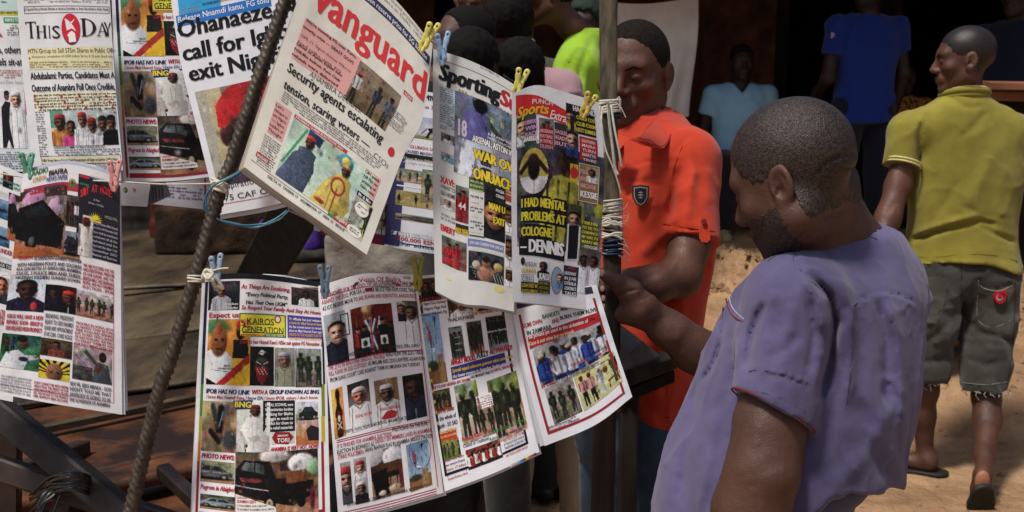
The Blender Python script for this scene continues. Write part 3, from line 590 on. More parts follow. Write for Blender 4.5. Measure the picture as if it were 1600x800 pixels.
seam('thread', [(1139, 462), (1143, 478), (1152, 490), (1163, 499)], tunic, .0006, M_THREAD, t, 1.7, 2.4)
# arms (skin)
def larm(p):
    d = chain(p, [Lsh, P(1203, 668, 1.87), P(1192, 735, 1.855), P(1172, 800, 1.865), P(1150, 905, 1.9)], [.05, .0530, .0535, .056, .042], .03)
    d = smin(d, ell(p, P(1206, 742, 1.835), (.02, .016, .022)), .03); w_ = P(1128, 1000, 1.92); d = smin(d, rc(p, P(1150, 905, 1.9), w_, .042, .030), .02); d = hand_f(p, d, w_, w_ - P(1150, 905, 1.9), (-1, .2, 0), 1.1, (-.3, .9, 0))
    return d - .0016 * vn(p, 22) - folds(p, [([(1168, 745), (1185, 738), (1205, 728), (1222, 724)], -.0022, 11), ([(1180, 700), (1182, 660)], .0018, 9), ([(1170, 760), (1186, 757)], -.002, 4)], 2)
sdf_obj('arm', larm, P(1060, 1230, 1.9) - (.05, .2, .06), P(1260, 560, 1.9) + (.06, .1, .05), .0045, SK1, t)
wr = P(1012, 492, 2.285); HD = 2.30
def rhand(p):
    fa = chain(p, [Rel, P(1085, 548, 2.32), P(1040, 512, 2.30), P(1008, 484, 2.285)], [.050, .041, .033, .029], .02)
    fa = smin(fa, rc(p, P(1110, 560, 2.31), P(1060, 520, 2.29), .034, .026), .03)
    palm = smin(rc(p, P(1002, 478, 2.275), P(972, 447, 2.268), .028, .021), rc(p, P(998, 492, 2.285), P(975, 492, 2.28), .024, .019), .02)
    d = smin(fa, palm, .02)
    th = chain(p, [P(988, 452, 2.262), P(966, 441, 2.258), P(952, 434, 2.262), P(940, 427, 2.262)], [.018, .0135, .0125, .0095], .008); d = smin(d, th, .010)
    for i, (y, tx, ty) in enumerate(((446, 941, 452), (462, 942.5, 467), (477, 944, 480), (490, 946, 491))):
        r = (.0098, .0098, .0092, .0080)[i]
        fg = chain(p, [P(984, y + 2, 2.29), P(972, y + 1, 2.335), P(955, y + 2, 2.352), P(943, ty - 2, 2.335), P(tx, ty, 2.305)], [.013, r * 1.12, r * 1.05, r, r * .9], .006); d = smin(d, fg, .003)
    return d - .0008 * vn(p, 60) - folds(p, [([(965, 463), (980, 456), (996, 452)], -.003, 2.5), ([(975, 433), (981, 440)], -.0012, 1.5), ([(953, 431), (956, 441)], -.001, 1.5), ([(1000, 470), (1015, 462), (1022, 452)], -.0012, 2.2), ([(985, 440), (1000, 462), (1012, 488)], .0015, 3)], 2.3)
sdf_obj('arm', rhand, P(1180, 600, 2.3) * 0 + np.array([P(932, 440, 2.3)[0] - .02, 2.1, P(1100, 640, 2.4)[2] - .05]), np.array([P(1190, 500, 2.3)[0] + .07, 2.45, P(950, 420, 2.3)[2] + .03]), .0024, SK1, t)
for (x, y, D, w, h) in ((940.5, 426.5, 2.2505, .0058, .0070), (941.5, 451, 2.2925, .0042, .0062), (943, 466, 2.2925, .0042, .0062), (944.5, 479, 2.2935, .004, .0058)):
    c = P(x, y, D); b = MB(); n = 10; b.add([c + CR * w * math.cos(a) + CU * h * math.sin(a) + CF * .002 for a in np.linspace(0, 6.28, n, endpoint=False)] + [c], [(i, (i + 1) % n, n) for i in range(n)]); b.build('fingernail', SKN, t, True)
# trousers and shoes below the frame
M_TRO = cloth('dark_trousers', rgb(58, 60, 92), None)
def legs(p, hips, knees, ankles, r=(.115, .085, .065)):
    d = None
    for h, k, a in zip(hips, knees, ankles): e = chain(p, [h, k, a], r, .02); d = e if d is None else smin(d, e, .03)
    return d
C0 = np.array([TK[-3][0][0], TK[-3][0][1]])
hp = [np.append(C0 + SD[:2] * .07, .84), np.append(C0 - SD[:2] * .07, .84)]; kn = [np.append(C0 + SD[:2] * .12, .5), np.append(C0 - SD[:2] * .11 + FW[:2] * .05, .5)]; an = [np.append(C0 + SD[:2] * .12 - FW[:2] * .02, .1), np.append(C0 - SD[:2] * .11 + FW[:2] * .02, .1)]
sdf_obj('trousers', lambda p: smin(smax(legs(p, hp, kn, an, (.115, .1, .085)), .07 - p[:, 2], .01), ell(p, (*C0, .90), (.17, .17, .10)), .04) - .004 * vn(p, 8), (C0[0] - .4, C0[1] - .4, .04), (C0[0] + .4, C0[1] + .4, 1.02), .012, M_TRO, t)
M_SHOE = mat('shoe_leather', rgb(30, 26, 24), rough=.4, spec=.5)
def shoe(parent, a, fwd, m=M_SHOE, L=.2, gz=0.0):
    a = np.array([a[0], a[1], gz]); f = np.append(np.asarray(fwd[:2]) / np.linalg.norm(fwd[:2]), 0)
    sdf_obj('shoe', lambda p: smax(smin(rc(p, a + f * -.03 + (0, 0, .045), a + f * L * .75 + (0, 0, .03), .042, .036), rc(p, a + (0, 0, .05), a + (0, 0, .09), .04, .04), .03), a[2] + .004 - p[:, 2], .004), a - .25 + (0, 0, .2), a + .25, .009, m, parent)
for q in an: shoe(t, q, FW)

# ================= the man in the orange polo shirt =================
M_ORG = cloth('orange_polo', rgb(198, 60, 28), rgb(172, 47, 22), nscale=4, bump2=.003, bs2=18)
t = thing('person', 'man in an orange polo shirt with a dark crest, behind the post', 'person', (P(1005, 400, 2.66)[0], P(1005, 400, 2.66)[1], 0))
fw = np.array([-.42, -.88, -.16]); MH = frame(fw, (.03, 0, 1)); HC = P(991, 114, 2.66); HS = .98
neckR = lambda p: chain(p, [P(993, 150, 2.68), P(1000, 200, 2.70), P(1003, 250, 2.71)], [.056, .060, .075], .03)
fhr = head(t, HC, MH, HS, SK2, HR2, neckR, res=.0034, hair_k=dict(line=.084, nape=-.045, side=.03, noise=.004, temple=.052), hairoff=.0014)
sdf_obj('head', fhr, HC - (.16, .16, .27), HC + (.17, .17, .16), .0032, SK2, t)
FR = np.array([-.80, -.60, 0]); SR = np.array([.60, -.80, 0]); MR = np.stack([-SR, FR, np.array([0, 0, 1.])], 1)
RK = [(P(1003, 178, 2.69), .07, .07), (P(1005, 212, 2.69), .15, .10), (P(1003, 250, 2.68), .18, .12), (P(1003, 320, 2.67), .185, .132), (P(1003, 420, 2.67), .175, .125), (P(998, 520, 2.67), .155, .112), (P(994, 600, 2.67), .150, .108), (P(992, 660, 2.67), .150, .11)]
rL, rE = P(1078, 248, 2.58), P(1080, 385, 2.52)
FRr = [([(972, 262), (1010, 254), (1075, 252)], -.003, 2), ([(968, 284), (1000, 283), (1050, 294)], -.0024, 2), ([(1036, 352), (1075, 358), (1116, 364)], -.003, 2), ([(1064, 262), (1050, 300), (1044, 345)], -.010, 6), ([(1054, 240), (1066, 222), (1078, 212)], -.003, 2.5), ([(1085, 260), (1080, 300), (1072, 345)], .005, 8), ([(1105, 260), (1108, 320)], .003, 8), ([(1046, 452), (1044, 520), (1042, 600)], -.003, 2.2), ([(960, 330), (985, 400), (1000, 480)], .006, 10), ([(1075, 420), (1040, 470), (1010, 500)], -.005, 8), ([(1010, 560), (1030, 620)], .004, 8), ([(1060, 330), (1030, 372), (1000, 400)], .005, 9), ([(985, 590), (1020, 640)], -.004, 7)]
def polo(p):
    d = loft(p, (RK, MR), 2.3); d = smin(d, rc(p, P(1005, 235, 2.69), rL, .075, .066), .05); d = smin(d, rc(p, P(1003, 235, 2.7), P(935, 250, 2.76), .075, .066), .05)
    ax = (rE - rL) / np.linalg.norm(rE - rL); sl = rc(p, rL, rE + ax * .06, .064, .063); sl = smax(sl, (p - P(1078, 372, 2.5)) @ (ax - .12 * CR), .004); d = smin(d, sl, .02)
    sl2 = rc(p, P(935, 250, 2.78), P(905, 370, 2.74), .07, .06); d = smin(d, sl2, .02)
    return d - .003 * vn(p, 11, 3) - .0015 * vn(p, 30, 4) - crease(p, 6, .006, 12, (1, 1, .6)) - crease(p, 15, .0025, 14, (1, 1, .6)) - folds(p, FRr, 2.66) * 1.4
sdf_obj('polo_shirt', polo, (P(880, 400, 2.7)[0] - .02, 2.25, P(1000, 668, 2.67)[2] - .03), (P(1120, 300, 2.6)[0] + .03, 2.95, 1.57), .0058, M_ORG, t)
M_SEAMO = mat('orange_seam', rgb(130, 34, 18), rough=.9)
for L_, r_ in (([(972, 262), (1010, 254), (1060, 251)], .0009), ([(968, 284), (1000, 283), (1048, 293)], .0009), ([(1036, 350), (1075, 356), (1117, 362)], .0010), ([(1066, 228), (1052, 270), (1044, 340)], .0010), ([(1046, 440), (1044, 520), (1042, 600), (1040, 655)], .0009), ([(966, 652), (1000, 655), (1046, 652)], .0008)):
    seam('seam', L_, polo, r_, M_SEAMO, t, 2.3, 2.9)
# collar: stand and the folded leaf
plate_px('collar', [(1040, 166, 2.66), (1048, 168, 2.655), (1060, 186, 2.62), (1060, 196, 2.595), (1037, 232, 2.495), (1014, 222, 2.482), (1000, 213, 2.485), (1014, 196, 2.54), (1028, 180, 2.60)], M_ORG, t, .006)
plate_px('collar', [(984, 218, 2.488), (1000, 213, 2.485), (1014, 222, 2.481), (1037, 232, 2.494), (1018, 230, 2.483), (1002, 226, 2.482)], M_ORG, t, .005)
plate_px('collar', [(945, 214, 2.53), (962, 208, 2.53), (984, 216, 2.505), (966, 236, 2.495), (950, 232, 2.50)], M_ORG, t, .004)
plate_px('placket', [(962, 228, 2.512), (975, 226, 2.508), (976, 262, 2.503), (964, 264, 2.507)], M_ORG, t, .003)
tube_px('collar_seam', [(1057, 192, 2.594), (1036, 228, 2.491), (1014, 219, 2.479), (996, 216, 2.481)], .0009, M_TRIM, t)
# sleeve tab with its button
plate_px('sleeve_tab', [(1094, 338, 2.432), (1106, 338, 2.432), (1110, 374, 2.43), (1105, 379, 2.43), (1096, 378, 2.43), (1093, 372, 2.43)], M_ORG, t, .004)
b = MB(); c = P(1100, 346, 2.428); b.tube([c, c - CF * .003], .0055, 10); b.build('button', M_TRIM, t)
M_BDG = mat('badge_black', rgb(30, 26, 28), rough=.6); M_BDG2 = mat('badge_grey', rgb(150, 144, 140), rough=.6)
def shield(x, y, w, h, D): return [(x - w, y - h * .9, D), (x, y - h, D), (x + w, y - h * .9, D), (x + w * .95, y + h * .2, D), (x + w * .5, y + h * .8, D), (x, y + h, D), (x - w * .5, y + h * .8, D), (x - w * .95, y + h * .2, D)]
plate_px('badge', shield(1001, 306, 13.5, 17, 2.494), M_BDG, t, .003); plate_px('badge_border', shield(1001, 306, 11, 14.5, 2.4935), M_BDG2, t, .001); plate_px('badge_field', shield(1001, 306, 9.2, 12.6, 2.493), M_BDG, t, .001)
for y, w in ((301, 4.5), (305, 5.5), (309, 4)): plate_px('badge_emblem', [(1001 - w, y, 2.4925), (1001, y - 2, 2.4925), (1001 + w, y, 2.4925), (1001, y + 1, 2.4925)], M_BDG2, t, .0008)
def rarm(p):
    d = chain(p, [rL, P(1074, 385, 2.52), P(1064, 432, 2.48), P(1020, 444, 2.44), P(985, 446, 2.42), P(958, 452, 2.41)], [.045, .043, .040, .036, .029, .026], .03)
    d = hand_f(p, d, P(958, 452, 2.41), (-1, .1, -.1), (0, -.2, 1), 1.0, (0, .8, -.4))
    return d - .0015 * vn(p, 25) - folds(p, [([(1040, 420), (1010, 436), (985, 448)], -.002, 4), ([(1060, 400), (1050, 420)], .002, 5)], 3)
sdf_obj('arm', rarm, np.array([P(940, 450, 2.4)[0] - .16, 2.20, P(1000, 480, 2.5)[2] - .06]), np.array([P(1120, 450, 2.5)[0] + .02, 2.75, P(1078, 240, 2.58)[2] + .02]), .005, SK2, t)
def rarm2(p): return hand_f(p, chain(p, [P(920, 330, 2.76), P(900, 430, 2.7), P(930, 500, 2.55)], [.044, .04, .028], .03), P(930, 500, 2.55), (.3, -.6, -.5), (1, .3, .2), 1.0, (0, 0, -1))
sdf_obj('arm', rarm2, P(880, 560, 2.6) - (.05, .4, .05), P(1000, 300, 2.7) + (.03, .3, .05), .006, SK2, t)
M_JEAN = cloth('blue_jeans', rgb(54, 78, 100), rgb(34, 50, 70), nscale=9, bump2=.004, bs2=20)
C1 = np.array([RK[-1][0][0], RK[-1][0][1]]); zz = RK[-1][0][2]
hp = [np.append(C1 + SR[:2] * .065, zz), np.append(C1 - SR[:2] * .065, zz)]; kn = [np.append(C1 + SR[:2] * .07, .5), np.append(C1 - SR[:2] * .07, .5)]; an = [np.append(C1 + SR[:2] * .08, .09), np.append(C1 - SR[:2] * .08 - FR[:2] * .05, .09)]
sdf_obj('jeans', lambda p: smin(smax(legs(p, hp, kn, an, (.088, .075, .066)), .05 - p[:, 2], .01), ell(p, (*C1, zz - .01), (.135, .13, .11)), .05) - .004 * vn(p, 12) - .003 * vn(p * (1, 1, 2), 30) - folds(p, [([(1026, 672), (1028, 740), (1032, 800)], -.003, 2)], 3), (C1[0] - .34, C1[1] - .34, .03), (C1[0] + .34, C1[1] + .34, zz + .1), .009, M_JEAN, t)
for q in an: shoe(t, q, FR)

# ================= the walking man in the yellow polo shirt =================
M_YEL = cloth('yellow_polo', rgb(146, 136, 48), rgb(114, 105, 36), nscale=3, bump2=.004, bs2=9); M_YTR = mat('pale_trim', rgb(214, 204, 140), rough=.8)
t = thing('person', 'man in a yellow polo shirt and frayed dark denim shorts walking away', 'person', (P(1508, 740, 4.57)[0], P(1508, 740, 4.57)[1], 0))
HC = P(1508, 94, 4.5); MH = frame((-.96, .24, -.12), (0, 0, 1)); HS = 1.08
neckY = lambda p: chain(p, [P(1508, 112, 4.52), P(1506, 145, 4.54), P(1508, 170, 4.55)], [.062, .064, .075], .03)
fhy = head(t, HC, MH, HS, SK2, HR3, neckY, res=.006, hair_k=dict(line=.06, nape=-.05, noise=.003), hairoff=.001); sdf_obj('head', fhy, HC - (.16, .16, .25), HC + (.17, .17, .16), .0052, SK2, t)
MY = np.eye(3)
YK = [(P(1507, 143, 4.54), .075, .075), (P(1507, 160, 4.54), .115, .095), (P(1508, 178, 4.55), .18, .11), (P(1510, 212, 4.56), .225, .13), (P(1508, 280, 4.56), .218, .135), (P(1504, 340, 4.56), .207, .13), (P(1502, 380, 4.56), .212, .135), (P(1503, 414, 4.56), .225, .15), (P(1503, 432, 4.56), .227, .152)]
FY = [([(1425, 375), (1470, 360), (1530, 345), (1560, 352)], -.012, 4.5), ([(1430, 365), (1475, 350), (1530, 336)], .009, 5), ([(1530, 352), (1560, 368), (1585, 378)], -.008, 4), ([(1480, 150), (1510, 168), (1540, 165)], -.005, 4), ([(1545, 170), (1520, 200), (1500, 215)], -.005, 5), ([(1440, 190), (1436, 220), (1437, 258)], -.010, 4), ([(1440, 250), (1450, 320), (1440, 380)], .005, 8), ([(1570, 260), (1560, 320), (1575, 350)], .005, 8), ([(1500, 280), (1470, 330)], -.004, 8), ([(1560, 230), (1520, 300), (1500, 340)], .004, 10), ([(1418, 404), (1450, 409), (1500, 403), (1550, 402), (1592, 412)], -.002, 1.6), ([(1500, 320), (1540, 338), (1580, 342)], -.004, 5)]
yS, yE = P(1420, 205, 4.53), P(1398, 300, 4.50)
def ypolo(p):
    d = loft(p, (YK, MY), 2.4); x_, y_, D_ = proj(p)
    d = smin(d, rc(p, P(1500, 190, 4.55), yS, .07, .072), .05); d = smin(d, rc(p, P(1512, 190, 4.55), P(1600, 212, 4.55), .07, .072), .05)
    ax = (yE - yS) / np.linalg.norm(yE - yS); sl = smax(rc(p, yS, yE, .072, .062), (p - P(1412, 259, 4.5)) @ (ax + .1 * CR), .004); d = smin(d, sl, .02)
    s2 = P(1600, 212, 4.55); e2 = P(1622, 300, 4.55); a2 = (e2 - s2) / np.linalg.norm(e2 - s2); d = smin(d, smax(rc(p, s2, e2, .072, .062), (p - P(1615, 262, 4.55)) @ a2, .004), .02)
    d = smax(d, -(y_ * 0 + (p[:, 2] - (P(1503, 402, 4.56)[2] - .045 * np.abs((x_ - 1500) / 90.) ** 2.2 + .0))) , .006)
    return d - .004 * vn(p, 9, 5) - crease(p, 5, .008, 22, (1, 1, .7)) - crease(p, 13, .003, 24, (1, 1, .7)) - folds(p, FY, 4.6) * 1.3
sdf_obj('polo_shirt', ypolo, P(1380, 430, 4.5) - (.02, .2, .06), P(1640, 140, 4.5) + (.03, .32, .02), .0085, M_YEL, t)
M_SEAMY = mat('yellow_seam', rgb(104, 98, 34), rough=.9)
for L_, r_ in (([(1420, 400), (1460, 402), (1510, 397), (1560, 400), (1590, 408)], .0014), ([(1440, 196), (1434, 225), (1436, 255)], .0014)):
    seam('seam', L_, ypolo, r_, M_SEAMY, t, 4.2, 4.9)
c0 = P(1507, 150, 4.54)
for nm, r, dz, m in (('collar', .0775, 0, M_YEL), ('collar', .081, .018, M_YEL), ('collar_trim', .082, .030, M_YTR)):
    b = MB(); b.tube([c0 + (r * 1.08 * math.cos(a), r * math.sin(a), dz - .012 - .022 * math.sin(a)) for a in np.linspace(0, 2 * math.pi, 33)], .0125 if m is M_YEL else .004, 8, False); b.build(nm, m, t, True)
ax = (yE - yS) / np.linalg.norm(yE - yS); hc = P(1411, 258, 4.5)
for k in (0, .012):
    b = MB(); u_ = np.cross(ax, CF); u_ /= np.linalg.norm(u_); v_ = np.cross(ax, u_); b.tube([hc - ax * k + (u_ * math.cos(a) + v_ * math.sin(a)) * .0655 for a in np.linspace(0, 6.2832, 33)], .0035, 6, False); b.build('sleeve_trim', M_YTR, t, True)
sdf_obj('arm', lambda p: hand_f(p, chain(p, [yS, P(1404, 290, 4.5), P(1388, 340, 4.46), P(1365, 395, 4.40), P(1352, 440, 4.36)], [.045, .047, .045, .038, .029], .03), P(1352, 440, 4.36), (-.25, .1, -1), (-.3, 1, 0), 1.0, (.4, .2, 0)) - .003 * vn(p, 18) - folds(p, [([(1385, 335), (1395, 320), (1402, 318)], -.004, 4), ([(1378, 360), (1388, 350)], .004, 4)], 5), P(1335, 530, 4.3) - (.06, .06, .05), P(1430, 200, 4.5) + (.05, .12, .02), .007, SK2, t)
sdf_obj('arm', lambda p: hand_f(p, chain(p, [P(1612, 240, 4.55), P(1630, 330, 4.60), P(1640, 430, 4.56)], [.045, .042, .029], .03), P(1640, 430, 4.56), (.05, -.05, -1), (0, 1, 0), 1.0, (-.5, 0, 0)), P(1590, 530, 4.5) - (.05, .1, .05), P(1670, 220, 4.5) + (.06, .2, .05), .008, SK2, t)
M_DEN = cloth('faded_black_denim', rgb(72, 70, 62), rgb(38, 37, 34), nscale=5, bump2=.006, bs2=14)
FD = [([(1500, 470), (1480, 510), (1440, 540)], -.006, 6), ([(1500, 480), (1530, 520), (1580, 530)], -.010, 5), ([(1505, 465), (1510, 490), (1512, 530)], -.010, 4), ([(1418, 560), (1450, 566), (1485, 560)], -.006, 5), ([(1510, 560), (1540, 570), (1575, 562)], -.007, 5), ([(1430, 425), (1460, 432), (1482, 432)], -.003, 2), ([(1528, 440), (1534, 448), (1560, 452), (1585, 444)], -.003, 2), ([(1500, 420), (1502, 480)], -.005, 2.5), ([(1530, 440), (1528, 500), (1555, 512), (1582, 500)], -.0025, 2), ([(1450, 590), (1430, 600)], .004, 5), ([(1425, 500), (1460, 505)], .006, 6), ([(1540, 545), (1575, 545)], .006, 5), ([(1470, 480), (1460, 520), (1466, 560)], .005, 5)]
def shorts(p):
    a = chain(p, [P(1462, 430, 4.56), P(1452, 510, 4.53), P(1447, 575, 4.55), P(1447, 600, 4.56)], [.12, .098, .084, .083], .03); b_ = chain(p, [P(1545, 430, 4.57), P(1544, 510, 4.56), P(1540, 570, 4.52), P(1538, 614, 4.50)], [.12, .102, .091, .088], .03)
    a = smax(a, -(p[:, 2] - P(1447, 590, 4.56)[2]), .003); b_ = smax(b_, -(p[:, 2] - P(1540, 605, 4.50)[2]), .003)
    d = smin(smin(a, b_, .025), ell(p, P(1503, 420, 4.56), (.197, .122, .13)), .05)
    pass
    return d - .005 * vn(p, 10, 6) - .003 * vn(p, 28, 7) - crease(p, 9, .009, 32, (1, 1, 1.8)) - folds(p, FD, 4.72) * 1.4
sdf_obj('denim_shorts', shorts, P(1415, 625, 4.5) - (.03, .15, .03), P(1590, 395, 4.6) + (.05, .26, .05), .0085, M_DEN, t)
M_SEAMD = mat('denim_seam', rgb(44, 42, 40), rough=.9); M_SEAML = mat('denim_stitch', rgb(128, 122, 108), rough=.9)
for L_, r_, m_ in (([(1430, 424), (1455, 432), (1482, 431)], .0024, M_SEAMD), ([(1528, 438), (1536, 450), (1560, 455), (1582, 446)], .0026, M_SEAML), ([(1529, 442), (1528, 498), (1553, 511), (1580, 500)], .0014, M_SEAML), ([(1502, 415), (1503, 470)], .0022, M_SEAMD), ([(1420, 440), (1418, 520), (1424, 580)], .0016, M_SEAMD), ([(1586, 440), (1584, 520), (1576, 590)], .0018, M_SEAMD), ([(1503, 598), (1540, 601), (1574, 597)], .0016, M_SEAML), ([(1480, 434), (1478, 470), (1460, 492), (1432, 486)], .0012, M_SEAMD)):
    seam('seam', L_, shorts, r_, m_, t, 4.2, 4.9)
# frayed cuffs
M_FRAY = mat('frayed_thread', rgb(176, 172, 162), rough=.9); rr = random.Random(11); b = MB()
for cx, cy, D, r in ((1447, 590, 4.56, .083), (1540, 605, 4.50, .087)):
    for k in range(46):
        a = rr.uniform(0, 6.28); c = P(cx, cy, D) + (r * math.cos(a), r * math.sin(a), .004); L_ = rr.choice([.008, .010, .014, .018, .035]); b.tube([c, c + (rr.gauss(0, .006), rr.gauss(0, .005), -L_ * .5), c + (rr.gauss(0, .01), rr.gauss(0, .008), -L_)], .0011, 4, False)
o = b.build('fray', M_FRAY, t); o['kind'] = 'stuff'
M_REDP = mat('red_patch', rgb(160, 24, 34), rough=.6); M_WHP = mat('white_print', rgb(178, 150, 146), rough=.6)
def disc(name, x, y, D, rx, ry, m, parent, th=.003, n=20): return plate_px(name, [(x + rx * math.cos(a), y + ry * math.sin(a), D) for a in np.linspace(0, 6.28, n, endpoint=False)], m, parent, th)
disc('patch', 1563, 465, 4.432, 9, 9.5, M_REDP, t, .02); plate_px('patch', [(1565, 456, 4.432), (1573, 452, 4.432), (1573, 462, 4.432), (1568, 466, 4.432)], M_REDP, t, .02); disc('patch_print', 1562, 465, 4.430, 5, 5, M_WHP, t, .002); disc('patch_print', 1562.5, 463.5, 4.4285, 3.8, 3.6, M_REDP, t, .001)
# back pockets are stitched plates lying on the denim
# calves, feet, sandals
gz0 = float(ground_z(np.array([P(1440, 740, 4.57)[0]]), np.array([4.5]))[0]); fL = P(1449, 735, 4.60); fL[2] = gz0 + .045; fR = P(1538, 748, 4.66)
def ylegs(p):
    kL = chain(p, [P(1448, 560, 4.56), P(1446, 610, 4.56), P(1442, 650, 4.59), P(1446, 712, 4.60), fL + (0, 0, .02)], [.056, .047, .045, .030, .033], .03)
    kL = smin(kL, chain(p, [fL + (0, -.01, 0), fL + (-.09, .04, -.002), fL + (-.16, .07, -.012)], [.034, .030, .022], .02), .02)
    for i in range(5): kL = smin(kL, rc(p, fL + (-.15 + .006 * i, .04 + .018 * i, -.018), fL + (-.195 + .012 * i, .055 + .018 * i, -.024), .011, .009), .005)
    kR = chain(p, [P(1541, 560, 4.55), P(1541, 620, 4.50), P(1543, 655, 4.46), P(1539, 714, 4.30), P(1536, 736, 4.22)], [.058, .050, .049, .031, .030], .03)
    kR = smin(kR, chain(p, [P(1535, 745, 4.20), P(1533, 766, 4.22), P(1532, 784, 4.245)], [.034, .034, .036], .02), .02)
    for i in range(5): kR = smin(kR, rc(p, P(1519 + 6.5 * i, 788, 4.26), P(1519 + 6.5 * i, 790, 4.31), .011, .010), .006)
    return smin(kL, kR, .0) - .0015 * vn(p, 22)
SK4 = skin('skin_legs', rgb(90, 56, 42), rgb(62, 38, 29))
sdf_obj('legs', ylegs, P(1390, 810, 4.3) - (.1, .2, .06), P(1570, 545, 4.6) + (.05, .32, .03), .006, SK4, t)
sdf_obj('sole_skin', lambda p: smax(ell(p, P(1535, 752, 4.178), (.028, .017, .040)), -(.001 + 0 * p[:, 0]), .001) , P(1515, 775, 4.18) - .06, P(1555, 735, 4.2) + .06, .004, SKP, t)
M_SAND = mat('black_rubber', rgb(38, 34, 32), rough=.6, noise=.3, nscale=30)
sdf_obj('sandal', lambda p: smax(chain(p, [fL + (.03, -.02, -.03), fL + (-.08, .035, -.03), fL + (-.19, .09, -.03)], [.045, .043, .045], .03), np.abs(p[:, 2] - (gz0 + .009)) - .011, .004), fL - (.28, .12, .1), fL + (.12, .22, .05), .006, M_SAND, t)
sR = [P(1536, 766, 4.165), P(1533, 785, 4.19), P(1531, 800, 4.215)]; nR = np.cross(sR[2] - sR[0], CR); nR /= np.linalg.norm(nR)
sdf_obj('sandal', lambda p: smax(chain(p, [P(1534, 770, 4.17), P(1532, 786, 4.19), P(1531, 799, 4.215)], [.042, .045, .046], .02), np.abs((p - P(1532, 785, 4.185)) @ nR) - .010, .004), P(1500, 830, 4.15) - .08, P(1560, 750, 4.25) + .08, .006, M_SAND, t)
for q in ((fL + (-.10, .01, 0), fL + (-.11, .05, .035), fL + (-.1, .1, 0)),): b = MB(); b.tube(spline(q, 12), .005, 6); b.build('strap', M_SAND, t, True)

